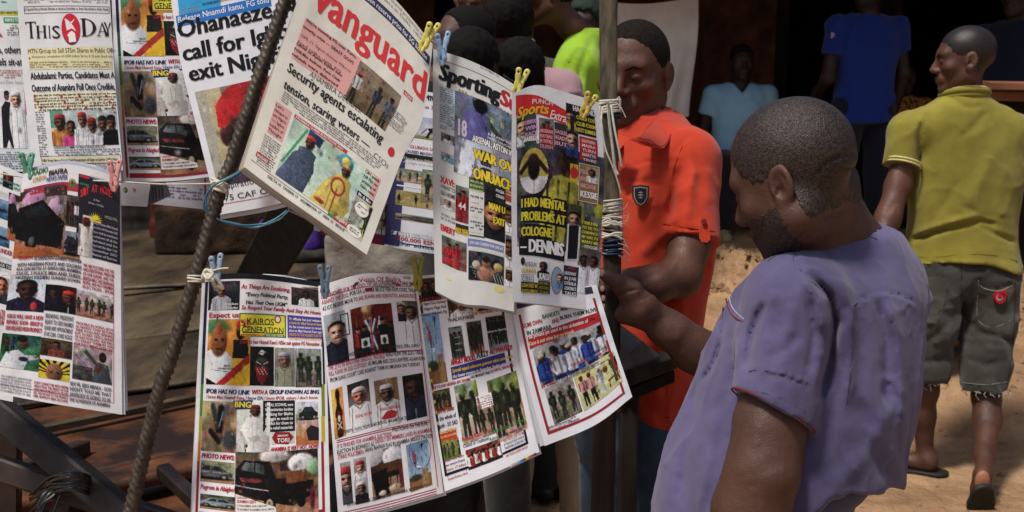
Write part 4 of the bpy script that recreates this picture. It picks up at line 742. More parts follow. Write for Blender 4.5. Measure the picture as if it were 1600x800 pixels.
# ================= people farther back: one builder =================
def person(label, hx_, hy_, D, face, shirt, pants, sk=SK3, hair=HR2, ground=None, body=None, pose='stand', s=1.0, hairk=None, res=.013, afro=0, group=None, armL=None, armR=None, vneck=False, sleeve=.5, shoes=M_SHOE, bare=False, lean=0, hres=.0075, cap=None, up=(0, 0, 1), off=0.0, shirt_fn=None):
    """face/body: degrees the head/body looks (0 = away, 90 = to the right in view, 180 = to the camera, 270 = left)"""
    H = P(hx_, hy_, D); body = face if body is None else body; dr = lambda a: np.array([math.sin(R(a)), math.cos(R(a)), 0.])
    B = frame(dr(body)); z0 = H[2] - 1.60 * s; base = np.array([H[0] + off, H[1], z0]) - dr(body) * .02
    W = lambda x, y, z: base + B @ (np.array([x, y + lean * (z - .9), z]) * s)
    gz = ground if ground is not None else float(ground_z(base[:1], base[1:2])[0])
    t = thing('person', label, 'person', (base[0], base[1], gz), group)
    M = frame(dr(face) + (0, 0, -.06), up); fn = lambda p: chain(p, [H - (0, 0, .05), W(0, -.01, 1.46), W(0, 0, 1.40)], [.056 * s, .056 * s, .07 * s], .03)
    if shirt_fn: fn = lambda p: chain(p, [H - (0, 0, .05), P(893, 42, 4.13), P(917, 66, 4.17)], [.052, .046, .046], .02)
    hf = head(t, H, M, s, sk, hair, fn, res=hres, hair_k=hairk or dict(line=.06, nape=-.045, noise=.004), hairoff=.004, afro=afro, eyes=hres < .007); sdf_obj('head', hf, H - (.17, .17, .26), H + .17, hres, sk, t)
    zh = .93; sit = pose == 'sit'
    K = [(W(0, 0, 1.455), .07 * s, .065 * s), (W(0, 0, 1.43), .12 * s, .085 * s), (W(0, 0, 1.38), .19 * s, .11 * s), (W(0, 0, 1.25), .195 * s, .125 * s), (W(0, .01, 1.08), .175 * s, .125 * s), (W(0, .01, .94), .18 * s, .135 * s), (W(0, .01, .84 if not sit else .88), .195 * s, .15 * s)]
    shl = {-1: W(-.19, 0, 1.385), 1: W(.19, 0, 1.385)}
    if shirt_fn: shl = {-1: P(893, 170, 4.0), 1: P(925, 190, 4.25)}
    arm = {-1: armL or [(-.23, -.02, 1.12), (-.22, .06, .88)], 1: armR or [(.23, -.02, 1.12), (.22, .06, .88)]}
    def sh(p):
        d = loft(p, (K, B), 2.3)
        for k in (-1, 1):
            e = W(*arm[k][0]); tp = shl[k]; d = smin(d, rc(p, W(0, 0, 1.39), tp, .07 * s, .062 * s), .04); q = tp + (e - tp) * min(sleeve * 1.15, 1.3); ax = (e - tp) / np.linalg.norm(e - tp)
            if sleeve < 1: d = smin(d, smax(rc(p, tp, q, .066 * s, .062 * s), (p - tp) @ ax - sleeve * np.linalg.norm(e - tp), .004), .02)
            else: w_ = W(*arm[k][1]); d = smin(d, chain(p, [tp, e, w_], [.064 * s, .055 * s, .045 * s], .02), .02)
        if vneck: 
            q = (p - W(0, 0, 1.40)) @ B; d = smax(d, -(smax(np.abs(q[:, 0]) * 1.25 - (q[:, 2] + .01), -q[:, 1], .003)), .004)
        return d - .005 * vn(p, 9, int(abs(hx_))) - .003 * vn(p * (1, 1, .6), 22, 3) - crease(p, 6, .012, int(hx_) % 9, (1, 1, .6))
    lo = base + np.array([-.42, -.42, .78 * s]); hi = base + np.array([.42, .42, 1.47 * s]); sdf_obj('shirt', shirt_fn or sh, lo, hi, res, shirt, t)
    for k in (-1, 1):
        e, w_ = W(*arm[k][0]), W(*arm[k][1]); dd = (w_ - e) / np.linalg.norm(w_ - e)
        def af(p):
            d = chain(p, [shl[k], e, w_, w_ + dd * .05, w_ + dd * .085], [.045 * s, .042 * s, .028 * s, .036 * s, .028 * s], .02)
            for i in range(4): d = smin(d, rc(p, w_ + dd * .08 + B @ np.array([(i - 1.5) * .016, 0, 0]), w_ + dd * .155 + B @ np.array([(i - 1.5) * .017, .03, -.01]), .009, .008), .006)
            return smin(d, rc(p, w_ + dd * .03 + B @ np.array([-k * .03, .01, 0]), w_ + dd * .09 + B @ np.array([-k * .04, .035, 0]), .012, .009), .006)
        pts = np.array([shl[k], e, w_, w_ + dd * .16]); sdf_obj('arm', af, pts.min(0) - .08, pts.max(0) + .08, min(res, .010), sk, t)
    if sit:
        hp = [W(-.1, .0, .92), W(.1, .0, .92)]; kn = [W(-.13, .42, .93), W(.15, .42, .93)]; an = [np.array([*W(-.13, .40, 0)[:2], gz + .1]), np.array([*W(.17, .44, 0)[:2], gz + .1])]
    else:
        hp = [W(-.095, 0, .92), W(.095, 0, .92)]; kn = [np.array([*W(-.11, .03, 0)[:2], gz + (z0 + .92 * s - gz) * .52]), np.array([*W(.11, .0, 0)[:2], gz + (z0 + .92 * s - gz) * .52])]; an = [np.array([*W(-.13, .0, 0)[:2], gz + .09]), np.array([*W(.13, .02, 0)[:2], gz + .09])]
    def lg(p): return smin(smax(legs(p, hp, kn, an, (.105 * s, .08 * s, .07 * s)), gz + .06 - p[:, 2], .01), ell(p, W(0, 0, .91), (.145 * s, .12 * s, .10 * s)), .04) - .006 * vn(p, 10) - .003 * vn(p, 30)
    A = np.array(hp + kn + an); sdf_obj('trousers', lg, A.min(0) - .2, A.max(0) + .2, res * 1.1, pants, t)
    for q in an: shoe(t, q, dr(body), shoes, gz=gz)
    return t, H, M, B, W
def cl(n, r, g, b, **k): return cloth(n, rgb(r, g, b), None, w=False, **k)
t, H, M, B, W = person('man in a light blue v neck shirt seated on the wooden bench', 1159, 97, 7.7, 180, cl('light_blue_shirt', 166, 214, 242), cl('black_trousers', 26, 24, 28), pose='sit', ground=.45, vneck=True, s=.97, armL=[(-.25, -.02, 1.10), (-.17, .22, .96)], armR=[(.25, -.02, 1.10), (.17, .22, .96)], shoes=mat('khaki_shoe', rgb(150, 140, 100), rough=.8))
t, H, M, B, W = person('tall man in a royal blue shirt standing with his back turned in the dark porch', 1356, -16, 7.2, 350, cl('royal_blue_shirt', 22, 54, 140), cl('navy_trousers', 24, 26, 44), ground=.46, s=1.06, armL=[(-.25, -.04, 1.10), (-.20, .18, 1.02)], sleeve=.55)
plate_px('sleeve_print', [(1299, 50, 6.985), (1304, 52, 6.985), (1303, 58, 6.985), (1298, 60, 6.985)], M_WHP, t, .002)
t, H, M, B, W = person('person in a brown and orange patterned top seated behind the yellow polo man', 1412, 122, 8.2, 170, mat('patterned_top', rgb(186, 124, 52), rough=.8, col2=rgb(70, 40, 24), nscale=26, detail=2, ramp=(.52, .6)), cl('brown_wrapper', 60, 34, 24), pose='sit', ground=.45, s=.95)
person('person in a dark navy shirt deep in the shade at the top right corner', 1590, -8, 7.0, 230, cl('navy_shirt', 18, 26, 50), cl('dark_trousers2', 30, 28, 30), ground=.46, s=1.08)
LIME = cl('lime_shirt', 150, 192, 42)
def limef(p):
    d = smin(rc(p, P(912, 66, 4.16), P(899, 108, 4.06), .062, .074), rc(p, P(908, 118, 4.14), P(903, 420, 4.14), .085, .13), .06); d = smin(d, rc(p, P(922, 60, 4.16), P(940, 100, 4.30), .045, .07), .04)
    d = smin(d, rc(p, P(894, 108, 4.04), P(886, 215, 3.98), .058, .056), .02)
    return d - .004 * vn(p, 10) - crease(p, 7, .012, 4, (1, 1, .5)) - folds(p, [([(925, 60), (905, 110), (900, 160)], -.010, 4), ([(905, 70), (885, 110)], -.006, 3), ([(915, 120), (912, 170)], .008, 5)], 5)
person('man in a bright lime shirt seen in left profile above the sports papers', 862, -14, 4.1, 272, LIME, cl('black_jeans', 30, 30, 34), sk=SK2, shirt_fn=limef, body=285, s=1.0, hres=.005, res=.011, off=.105, armL=[(-.2, -.03, 1.12), (-.2, -.02, .88)])
person('tall person in a pale pink shirt with a short afro, left of the lime shirt', 796, 42, 4.0, 5, cl('pale_pink_shirt', 168, 132, 140), cl('dark_trousers5', 40, 34, 32), s=.97, afro=.008, hres=.0062, res=.012, hair=HRB)
person('bald person in an orange top bending in the crowd behind the blue peg', 726, 66, 3.7, 250, cl('coral_top', 226, 104, 60), cl('grey_trousers', 70, 66, 64), sk=SK1, hair=HRB, s=.93, body=280, off=-.11, hairk=dict(line=.09, nape=-.05, temple=.07, noise=.004), up=(-.25, .1, 1))
person('person with round black hair directly behind the blue peg', 738, 108, 3.35, 20, cl('black_shirt', 24, 22, 26), cl('black_trousers3', 24, 24, 26), s=.93, afro=.005, hair=HRB, hres=.0062)
person('smaller person whose dark head shows between the yellow peg and the blue peg', 813, 118, 3.5, 10, cl('dark_top', 44, 34, 32), cl('khaki_trousers', 176, 162, 136), s=.9, afro=.003, hair=HRB, hres=.0062, off=.07, lean=-.1)
person('man whose face looks toward the camera at the top edge of the crowd', 741, -8, 4.9, 178, cl('brown_shirt', 96, 70, 56), cl('grey_trousers2', 60, 56, 54), sk=SK2, s=1.0, hres=.006)
person('person with a dark green cap between the lime shirt and the grey cloth', 912, 40, 5.3, 200, cl('olive_shirt', 60, 60, 50), cl('dark_trousers4', 40, 36, 34), s=1.0, hair=mat('green_cap', rgb(30, 44, 36), rough=.8), afro=.012)
# ---------------------------------------------------------------- newspapers: printing
M_PAPER = mat('newsprint', None, rough=.62, spec=.22, attr=True, noise=.06, nscale=45, bump=.00012, bscale=700, bump2=.0012, bscale2=22)
M_INK = mat('print_ink', None, rough=.5, spec=.25, attr=True, noise=.07, nscale=300, bump2=.0012, bscale2=22)
_tx = {}
def glyphs(s, bold, res=2):
    k = (s, bold, res)
    if k in _tx: return _tx[k]
    cu = bpy.data.curves.new("t", 'FONT'); cu.body = s; cu.size = 1; cu.resolution_u = res; cu.offset = bold; cu.fill_mode = 'FRONT' if hasattr(cu, 'fill_mode') else cu.fill_mode
    o = bpy.data.objects.new("t", cu); me = o.to_mesh(); me.calc_loop_triangles()
    v = np.empty(len(me.vertices) * 3, np.float32); me.vertices.foreach_get("co", v); v = v.reshape(-1, 3)[:, :2].copy()
    t = np.empty(len(me.loop_triangles) * 3, np.int32); me.loop_triangles.foreach_get("vertices", t); t = t.reshape(-1, 3)
    o.to_mesh_clear(); bpy.data.objects.remove(o); bpy.data.curves.remove(cu)
    _tx[k] = (v, t); return v, t
def refine(v, t, L):
    """halves the long edges of a triangle soup so that it can follow a curved sheet"""
    tri = v[t]                                           # n,3,2+
    for _ in range(12):
        e = np.linalg.norm(tri[:, [1, 2, 0], :2] - tri[:, :, :2], axis=2); k = e.argmax(1); m = e.max(1) > L
        if not m.any(): break
        a = tri[m]; k = k[m]; i = np.arange(len(a)); p0, p1, p2 = a[i, k], a[i, (k + 1) % 3], a[i, (k + 2) % 3]; mid = (p0 + p1) / 2
        tri = np.concatenate([tri[~m], np.stack([p0, mid, p2], 1), np.stack([mid, p1, p2], 1)])
    return tri
class Painter:
    """paints the small colour photographs printed on the pages"""
    def __init__(s, w, h, bg, seed=0, asp=1.0):
        s.w, s.h = w, h; s.r = np.random.RandomState(seed); s.a = asp
        s.y, s.x = np.meshgrid(np.linspace(0, 1, h), np.linspace(0, 1, w), indexing='ij')
        b = [np.array([int(c[i:i + 2], 16) for i in (0, 2, 4)]) / 255. for c in bg.split(',')]
        s.c = b[0][None, None] * (1 - s.y[..., None]) + b[-1][None, None] * s.y[..., None]
        s.c = s.c * np.ones((h, w, 1)); s.blot(.16)
    def col(s, c): return np.array([int(c[i:i + 2], 16) for i in (0, 2, 4)]) / 255.
    def blot(s, k, n=7):
        g = s.r.rand(n + 1, n + 1, 3) - .5; g = g.mean(2, keepdims=True) * .7 + g * .3
        fy = s.y * (n - .001); fx = s.x * (n - .001); i = fy.astype(int); j = fx.astype(int); u = (fy - i)[..., None]; v = (fx - j)[..., None]
        s.c = s.c + k * 1.6 * ((g[i, j] * (1 - v) + g[i, j + 1] * v) * (1 - u) + (g[i + 1, j] * (1 - v) + g[i + 1, j + 1] * v) * u)
        return s
    def put(s, m, c, shade=0.0):
        c = s.col(c)[None, None]; 
        if shade: c = c * (1 - shade * 1.4 * (s.x[..., None] * .6 + s.y[..., None] * .4 - .4))
        m = np.clip(m, 0, 1)[..., None]; s.c = s.c * (1 - m) + c * m; return s
    def E(s, x, y, rx, ry, c, soft=.25, lit=.35):
        d = np.sqrt(((s.x - x) / rx) ** 2 + ((s.y - y) / ry) ** 2); m = np.clip((1 - d) / soft + .5, 0, 1)[..., None]
        k = 1 + lit * (-(s.x - x) / rx * .6 - (s.y - y) / ry * .5 - .1); s.c = s.c * (1 - m) + np.clip(s.col(c)[None, None] * k[..., None], 0, 1) * m; return s
    def R_(s, x0, y0, x1, y1, c, a=1):
        m = ((s.x >= x0) & (s.x <= x1) & (s.y >= y0) & (s.y <= y1)) * float(a); return s.put(m, c)
    def Q(s, pts, c, a=1, lit=0.2):
        p = np.array(pts, float); m = np.zeros_like(s.x, bool); n = len(p)
        for i in range(n):
            x0, y0 = p[i]; x1, y1 = p[(i + 1) % n]
            if y0 == y1: continue
            k = ((s.y >= min(y0, y1)) & (s.y < max(y0, y1))); xx = x0 + (s.y - y0) / (y1 - y0) * (x1 - x0); m ^= k & (s.x < xx)
        cx = p[:, 0].mean(); w = np.ptp(p[:, 0]) + .01; kk = 1 - lit * 1.5 * (s.x - cx) / w
        mm = (m * float(a))[..., None]; s.c = s.c * (1 - mm) + np.clip(s.col(c) * kk[..., None], 0, 1) * mm; return s
    def line(s, x0, y0, x1, y1, w, c):
        d = np.array([x1 - x0, y1 - y0]); L = d @ d + 1e-9; t = np.clip(((s.x - x0) * d[0] + (s.y - y0) * d[1]) / L, 0, 1)
        q = np.hypot(s.x - x0 - t * d[0], s.y - y0 - t * d[1]); return s.put(np.clip((w - q) / w * 2, 0, 1), c)
    def speck(s, k, y0=0, y1=1):
        m = ((s.y >= y0) & (s.y <= y1))[..., None]; s.c = s.c + m * k * (s.r.rand(s.h, s.w, 1) - .5) * 2; return s
    def man(s, x, y, h, skin='5a3a2a', top='dddddd', legs='222222', cap=None, w=1.0, seedarm=0, bust=False):
        """standing figure: x centre, y top of head, h height (fractions); bust = cropped at the chest"""
        hd = h * (.27 if bust else .085); wx = hd / s.a * .80 * w
        sh = y + hd * (1.75 if bust else 2.2)
        if bust:
            s.Q([(x - wx * 2.3, 1.01), (x - wx * 2.0, sh + hd * .5), (x - wx * .8, sh), (x + wx * .8, sh), (x + wx * 2.0, sh + hd * .5), (x + wx * 2.3, 1.01)], top)
            s.E(x, sh - hd * .1, wx * .55, hd * .4, skin, .3)
        else:
            hip = y + h * .52; a = s.r.uniform(-.4, .4)
            s.Q([(x - wx * 1.2, hip - h * .02), (x - wx * (1.3 + a), y + h), (x - wx * .3, y + h), (x, hip + h * .1), (x + wx * .3, y + h), (x + wx * (1.3 - a), y + h), (x + wx * 1.2, hip - h * .02)], legs)
            s.Q([(x - wx * 2.0, hip - h * .06), (x - wx * 1.9, sh), (x - wx * .7, sh - hd * .35), (x + wx * .7, sh - hd * .35), (x + wx * 1.9, sh), (x + wx * 2.0, hip - h * .06), (x + wx * 1.3, hip + h * .03), (x - wx * 1.3, hip + h * .03)], top)
        if bust or s.h * hd > 9:
            fc = s.col(skin); lt = '%02x%02x%02x' % tuple(int(min(1, v * 1.55 + .05) * 255) for v in fc); dk = '%02x%02x%02x' % tuple(int(v * .45 * 255) for v in fc)
            s.E(x, y + hd * .62, wx * 1.02, hd * .62, '100c0a' if not cap else cap, .15, .3)
            for k in (-1, 1): s.E(x + k * wx * .93, y + hd * 1.08, wx * .14, hd * .22, skin, .3, .3)
            s.E(x, y + hd * 1.0, wx * .92, hd * .70, skin, .18, .25); s.E(x, y + hd * 1.42, wx * .70, hd * .52, skin, .22, .2)
            s.E(x + wx * .55, y + hd * 1.2, wx * .38, hd * .6, dk, 1.3, 0); s.E(x - wx * .3, y + hd * .68, wx * .45, hd * .22, lt, 1.4, 0); s.E(x - wx * .42, y + hd * 1.22, wx * .24, hd * .18, lt, 1.4, 0)
            for k in (-1, 1):
                s.E(x + k * wx * .38, y + hd * .93, wx * .25, hd * .06, '120c0a', .5, 0); s.E(x + k * wx * .37, y + hd * 1.04, wx * .17, hd * .07, '0e0806', .5, 0)
            s.E(x - wx * .05, y + hd * 1.22, wx * .13, hd * .18, lt, 1.0, 0); s.E(x + wx * .08, y + hd * 1.34, wx * .22, hd * .07, dk, .8, 0); s.E(x, y + hd * 1.56, wx * .34, hd * .08, '34120e', .6, 0); s.E(x, y + hd * 1.66, wx * .26, hd * .05, lt, 1.2, 0)
            if cap: s.E(x, y + hd * .30, wx * .98, hd * .34, cap, .15, .6); s.E(x, y + hd * .56, wx * .96, hd * .07, dk, .5, 0)
            if bust:
                cc = s.col(top); d2 = '%02x%02x%02x' % tuple(int(v * .62 * 255) for v in cc)
                s.line(x - wx * .8, sh, x, sh + hd * .7, wx * .07, d2); s.line(x + wx * .8, sh, x, sh + hd * .7, wx * .07, d2); s.line(x, sh + hd * .7, x, 1.0, wx * .04, d2)
                for q in (-1.5, -1.1, 1.2, 1.6): s.line(x + q * wx, sh + hd * .5, x + q * wx * 1.15, 1.0, wx * .10, d2)
        else:
            s.E(x, y + hd, wx, hd, skin, .3, .4); s.E(x, y + hd * .45, wx * 1.0, hd * .5, cap or '120d0b', .4, .2)
            c2 = '%02x%02x%02x' % tuple(int(v * .6 * 255) for v in s.col(top)); hip = y + h * .52
            for k in (-1, 1): s.line(x + k * wx * 1.7, sh + hd * .4, x + k * wx * (1.2 + s.r.rand()), hip - hd * s.r.uniform(0, 2.2), wx * .42, c2)
            s.line(x + wx * .3, sh, x + wx * .4, hip, wx * .4, c2)
        return s
    def crowd(s, n, y, h, tops, skin='4a3022', legs='2a2a30', jit=.04, caps=()):
        for i in range(n):
            s.man((i + .5) / n + s.r.uniform(-.3, .3) / n, y + s.r.uniform(-jit, jit), h, skin, tops[i % len(tops)], legs, caps[i % len(caps)] if len(caps) and s.r.rand() < .7 else None)
        return s
    def car(s, x, y, w, h, c, glass='30383c', flip=1):
        X = lambda u: x + (u if flip > 0 else 1 - u) * w
        s.E(x + w / 2, y + h * .97, w * .55, h * .12, '1c1814', .6)
        s.Q([(X(0), y + h * .5), (X(.12), y + h * .42), (X(.3), y), (X(.68), y), (X(.86), y + h * .38), (X(1), y + h * .5), (X(1), y + h * .82), (X(0), y + h * .85)], c, 1, .3)
        s.Q([(X(.2), y + h * .4), (X(.34), y + h * .08), (X(.5), y + h * .08), (X(.5), y + h * .4)], glass); s.Q([(X(.54), y + h * .4), (X(.54), y + h * .08), (X(.66), y + h * .08), (X(.78), y + h * .4)], glass)
        s.line(X(.02), y + h * .52, X(.97), y + h * .5, h * .012, 'a8a8a8')
        for u in (.2, .8): s.E(X(u), y + h * .84, w * .10, h * .2, '0c0c0c', .2, 0); s.E(X(u), y + h * .84, w * .055, h * .11, '8a8a88', .3, .2)
        return s
def ph(kind, pw_, ph_, seed=0, **k):
    """one printed photograph; kind chooses the subject"""
    W_ = max(8, int(pw_ * 1.0)); H_ = max(8, int(ph_ * 1.0)); A = pw_ / ph_
    def N(bg): return Painter(W_, H_, bg, seed, A)
    g = k.get
    if kind == 'bust':
        p = N(g('bg', 'b8c4cc,9aa4a8')); p.man(g('x', .5), g('y', .12), g('h', 1.0), g('skin', '5a3a28'), g('top', 'e4e4e6'), cap=g('cap'), bust=True, w=g('w', 1))
        if g('tie'): p.Q([(.47, .78), (.53, .78), (.55, 1.01), (.45, 1.01)], g('tie'))
        if g('fx'): p.E(*g('fx'))
    elif kind == 'two':
        p = N(g('bg', '3a2a26,2a2020')); p.man(.3, .16, .8, '5a3826', g('t1', '1c1a2c'), bust=True, cap=g('c1')); p.man(.74, .12, .86, '5e3c2c', g('t2', '101014'), bust=True, cap=g('c2'))
    elif kind == 'crowd':
        p = N(g('bg', 'a8b4ae,8c7458')); p.crowd(g('n', 7), g('y', .2), g('h', .75), g('tops', ['3c4a34', '2c3a28', '55604a', '8c8c80']), legs=g('legs', '2c3224'), caps=g('caps', ()))
        if g('n2'): p.crowd(g('n2'), g('y', .2) + .12, g('h', .75), g('tops2', g('tops', ['3c4a34'])), caps=g('caps', ()))
    elif kind == 'soldiers':
        p = N(g('bg', '7c8c78,b89c84')); p.blot(.3, 12)
        for i in range(g('n', 4)):
            x = (i + .5) / g('n', 4) + p.r.uniform(-.05, .05); y = g('y', .1) + p.r.uniform(0, .12); hh = g('h', .75)
            p.man(x, y, hh, '2e2018', '2c3424', '30342a', '2a3224'); p.line(x - .05, y + hh * .25, x + .09, y + hh * .42, .014, '141414'); p.E(x, y + hh * .35, .05, .07, '48543a', .9)
        if g('leaf'): p.E(.35, .1, .14, .12, '6c8c4c', .8); p.E(.95, .15, .16, .14, '84983c', .8)
    elif kind == 'car':
        p = N(g('bg', '8c9488,a08468')); p.blot(.25, 9); p.R_(0, .78, 1, 1, g('gr', 'a8805c')); p.car(g('x', -.08), g('y', .2), g('w', 1.1), g('h', .62), g('c', '50545a'), flip=g('flip', 1))
    elif kind == 'pickup':
        p = N('584840,ac7e60'); p.blot(.2, 10); p.R_(.55, 0, 1, .3, '3c2e28'); p.E(.8, .2, .16, .15, 'dcdce0', .2); p.E(.48, .06, .2, .1, 'c8c0bc', .3); p.E(.95, .28, .08, .12, '8cb88c', .3)
        p.Q([(0, .26), (.1, .12), (.42, .14), (.5, .4), (.95, .48), (.95, .7), (.7, .85), (0, .62)], '1c1618', 1, .3); p.Q([(.06, .26), (.12, .15), (.22, .16), (.22, .3)], '6a7478'); p.Q([(.24, .3), (.24, .16), (.34, .18), (.36, .34)], '4c5458')
        p.Q([(.05, .38), (.3, .4), (.34, .46), (.08, .44)], '8c3a34'); p.line(0, .5, .4, .58, .008, 'c0c0c0'); p.E(.42, .8, .075, .15, '0a0a0a', .15, 0); p.E(.42, .8, .045, .09, 'b8a890', .3); p.E(.8, .8, .05, .08, '100c0c', .2); p.Q([(0, .68), (.3, .8), (.0, .86)], '9a7450')
        p.Q([(.62, .32), (.86, .3), (.86, .48), (.62, .5)], '7c4a30'); p.E(.93, .75, .03, .2, '6a2a34', .5)
    elif kind == 'tent':
        p = N('8a8c94,a87c5c'); p.R_(0, .1, 1, .6, '4a2c20'); p.E(.1, .1, .35, .2, 'dcdae4', .15); p.E(.72, .2, .34, .2, 'd8d6e0', .15); p.R_(.3, .3, 1, .5, '5c3a26'); p.Q([(.0, .45), (.5, .4), (.55, .95), (.1, 1)], '141014'); p.R_(.86, .45, 1, .9, '6a2c34'); p.Q([(.5, .5), (.85, .5), (.9, .62), (.5, .62)], '1c1a20'); p.line(.6, .6, .58, .85, .02, '141414'); p.line(.8, .6, .82, .85, .02, '141414'); p.E(.3, .9, .12, .06, 'd8c8b8', .4); p.E(.7, .85, .2, .06, 'd4c0aa', .6)
    elif kind == 'suv':
        p = N('9aa0a4,b0663c'); p.R_(0, 0, 1, .15, '4a3a30'); p.E(.3, .16, .24, .16, 'c890b8', .12); p.E(.78, .3, .16, .12, 'c8a0c0', .2); p.Q([(0, .25), (.5, .18), (.8, .42), (.98, .52), (.95, .9), (.35, .82), (0, .72)], '0e0c0e', 1, .5); p.Q([(.12, .3), (.5, .24), (.68, .42), (.2, .42)], '20262c'); p.E(.33, .78, .12, .13, '060606', .2, 0); p.E(.33, .78, .06, .07, '5c5c60', .3); p.Q([(0, .8), (.98, .98), (0, 1.01)], 'b4643a')
    elif kind == 'bodies':
        p = N('b09878,987858'); p.blot(.3, 9); p.line(.55, .15, .5, .6, .12, '18181c'); p.line(.3, .1, .45, .5, .09, '484c50'); p.line(.75, .1, .6, .35, .06, '6c7478'); p.E(.5, .72, .12, .1, '8c5a44', .5); p.E(.8, .75, .2, .2, '484e52', .5); p.line(.6, .2, .5, .5, .018, 'b8b8bc'); p.line(.25, .6, .5, .8, .08, '26262a')
    elif kind == 'seatedman':
        p = N('dcdfe4,c8c4c0'); p.man(.54, .05, 1.5, '4a2e20', 'd2d0cc', 'c8c6c2', '7c2a26', w=1.0); p.line(.25, .55, .3, 1, .05, '1a1614'); p.Q([(.1, .6), (.28, .34), (.42, .26), (.62, .34), (.78, .62), (.98, .7), (.95, 1.01), (.3, 1.01), (.25, .75)], 'd2d0cc', 1, .3); p.line(.14, .62, .3, .86, .05, 'bcb8b4'); p.line(.45, .4, .5, .95, .012, 'a8a6a2'); p.line(.6, .4, .58, .7, .012, 'a8a6a2'); p.Q([(.3, .72), (.6, .66), (.72, .72), (.5, .82)], 'b4b0ac'); p.E(.3, .88, .04, .03, '3a2418', .3); p.line(.6, .74, .9, .85, .03, 'b0acaa')
    elif kind == 'skull':
        p = N('141214,100c0e'); p.E(.5, .2, .36, .2, '1c1a1c', .2); p.E(.5, .16, .1, .07, 'c8c4bc', .3); p.line(.34, .18, .66, .14, .015, 'b8b4ac'); p.E(.5, .45, .3, .17, '4a4440', .3); p.E(.36, .44, .1, .05, '0a0808', .3, 0); p.E(.64, .44, .1, .05, '0a0808', .3, 0); p.line(.26, .4, .44, .46, .02, 'b8b0a8'); p.line(.74, .4, .56, .46, .02, 'b8b0a8')
        p.Q([(.2, .52), (.8, .52), (.72, .8), (.5, .98), (.28, .8)], '8a2428', 1, .5); p.speck(.1, .5, 1)
        for i in range(9): p.E(.3 + .05 * i, .6 + .05 * (i % 3), .02, .02, 'd8c8c0', .5)
    elif kind == 'fireman':
        p = N('d88c3c,e0b040'); p.E(.2, .12, .3, .12, '50885c', .6); p.R_(.6, .5, 1, 1, 'e8b820'); p.E(.78, .2, .1, .12, '241812', .2); p.E(.78, .1, .11, .08, 'a8342c', .2); p.Q([(.62, .32), (.94, .32), (.98, .6), (.6, .6)], '1c2018'); p.Q([(0, .5), (.1, .46), (.45, .5), (.62, .62), (.5, 1.01), (0, 1.01)], 'dce2e8', 1, .2)
        p.E(.27, .34, .2, .24, '9a5a34', .2, .5); p.E(.27, .14, .07, .1, 'b05a34', .4); p.line(.1, .78, .5, .8, .005, '404850'); p.E(.2, .32, .04, .02, '1a100c', .5); p.E(.36, .32, .04, .02, '1a100c', .5); p.E(.28, .46, .08, .02, '4a1c14', .5); p.Q([(.2, 1.01), (.42, 1.01), (1.0, .66), (1.0, .52)], 'b82c28')
        p.Q([(0, .9), (.3, 1.01), (0, 1.01)], '14100c')
    elif kind == 'flags':
        p = N('78a4d0,b4cce0'); p.R_(0, .72, 1, 1, g('gr', '96683c')); p.E(.3, .74, .3, .07, '3c4a38', .5); p.R_(.6, .6, .9, 1, 'a8845c'); 
        for x, y in ((.25, .1), (.62, .05), (.46, .3)): p.line(x, y, x + .08, .8, .008, '50545c')
        p.Q([(.2, .1), (.44, .28), (.4, .48), (.26, .3)], 'a8485c'); p.Q([(.24, .3), (.4, .48), (.34, .5)], '2a2c38'); p.Q([(.66, .04), (.8, .06), (.68, .2)], '1c2430'); p.R_(.4, .5, .55, .55, 'e8ecf0')
    elif kind == 'uk':
        p = N('7c2420,5c1c18'); p.R_(.3, 0, .5, .4, 'd8b060', .35); p.E(.38, .05, .1, .12, 'f4d890', .9); p.line(.12, .2, .12, 1, .02, '8c5a30')
        p.R_(.34, .32, .56, .9, '24346c'); p.line(.34, .32, .56, .9, .03, 'e8e8e8'); p.line(.56, .32, .34, .9, .03, 'e8e8e8'); p.line(.45, .3, .45, .92, .035, 'e8e8e8'); p.line(.45, .3, .45, .92, .02, 'b82430'); p.line(.34, .6, .56, .6, .02, 'b82430')
        p.Q([(.6, .5), (.68, .25), (.72, .6)], 'e4e8e0'); p.man(.14, .42, .7, 'c89880', 'b83430', '1c1c28'); p.man(.3, .4, .75, '8a5a44', '18202c', '181c24'); p.man(.74, .3, .85, 'b08468', '181c28', '14161c'); p.man(.95, .38, .75, '6a4430', '20222c', '181c24')
        p.R_(.2, .66, .38, .84, 'e8ece8'); p.R_(.66, .66, .84, .84, 'e8ece8'); p.E(.29, .76, .05, .06, '204c30', .3); p.E(.75, .76, .05, .06, '204c30', .3)
    elif kind == 'bottle':
        p = N('e89c50,d88c48'); p.E(.3, .4, .3, .6, 'e8b848', .8); p.Q([(.3, 1.01), (.22, .5), (.4, .34), (.4, .2), (.66, .2), (.66, .34), (.84, .5), (.76, 1.01)], '241410', 1, .5); p.R_(.3, .5, .76, .95, '5c1c1c'); p.E(.53, .64, .12, .07, 'e0d8cc', .3); p.line(.36, .84, .7, .72, .02, 'e0d8cc'); p.line(.36, .72, .7, .84, .02, 'e0d8cc'); p.E(.52, .14, .2, .12, '1c1c1c', .3)
    elif kind == 'ship':
        p = N('88a8c8,2c5c8c'); p.Q([(.0, .6), (.2, .5), (.9, .5), (1, .62), (.8, .68), (.1, .68)], '1c3044'); p.line(.4, .2, .42, .5, .03, '1c3044'); p.line(.6, .1, .58, .5, .04, '24384c')
    elif kind == 'ox':
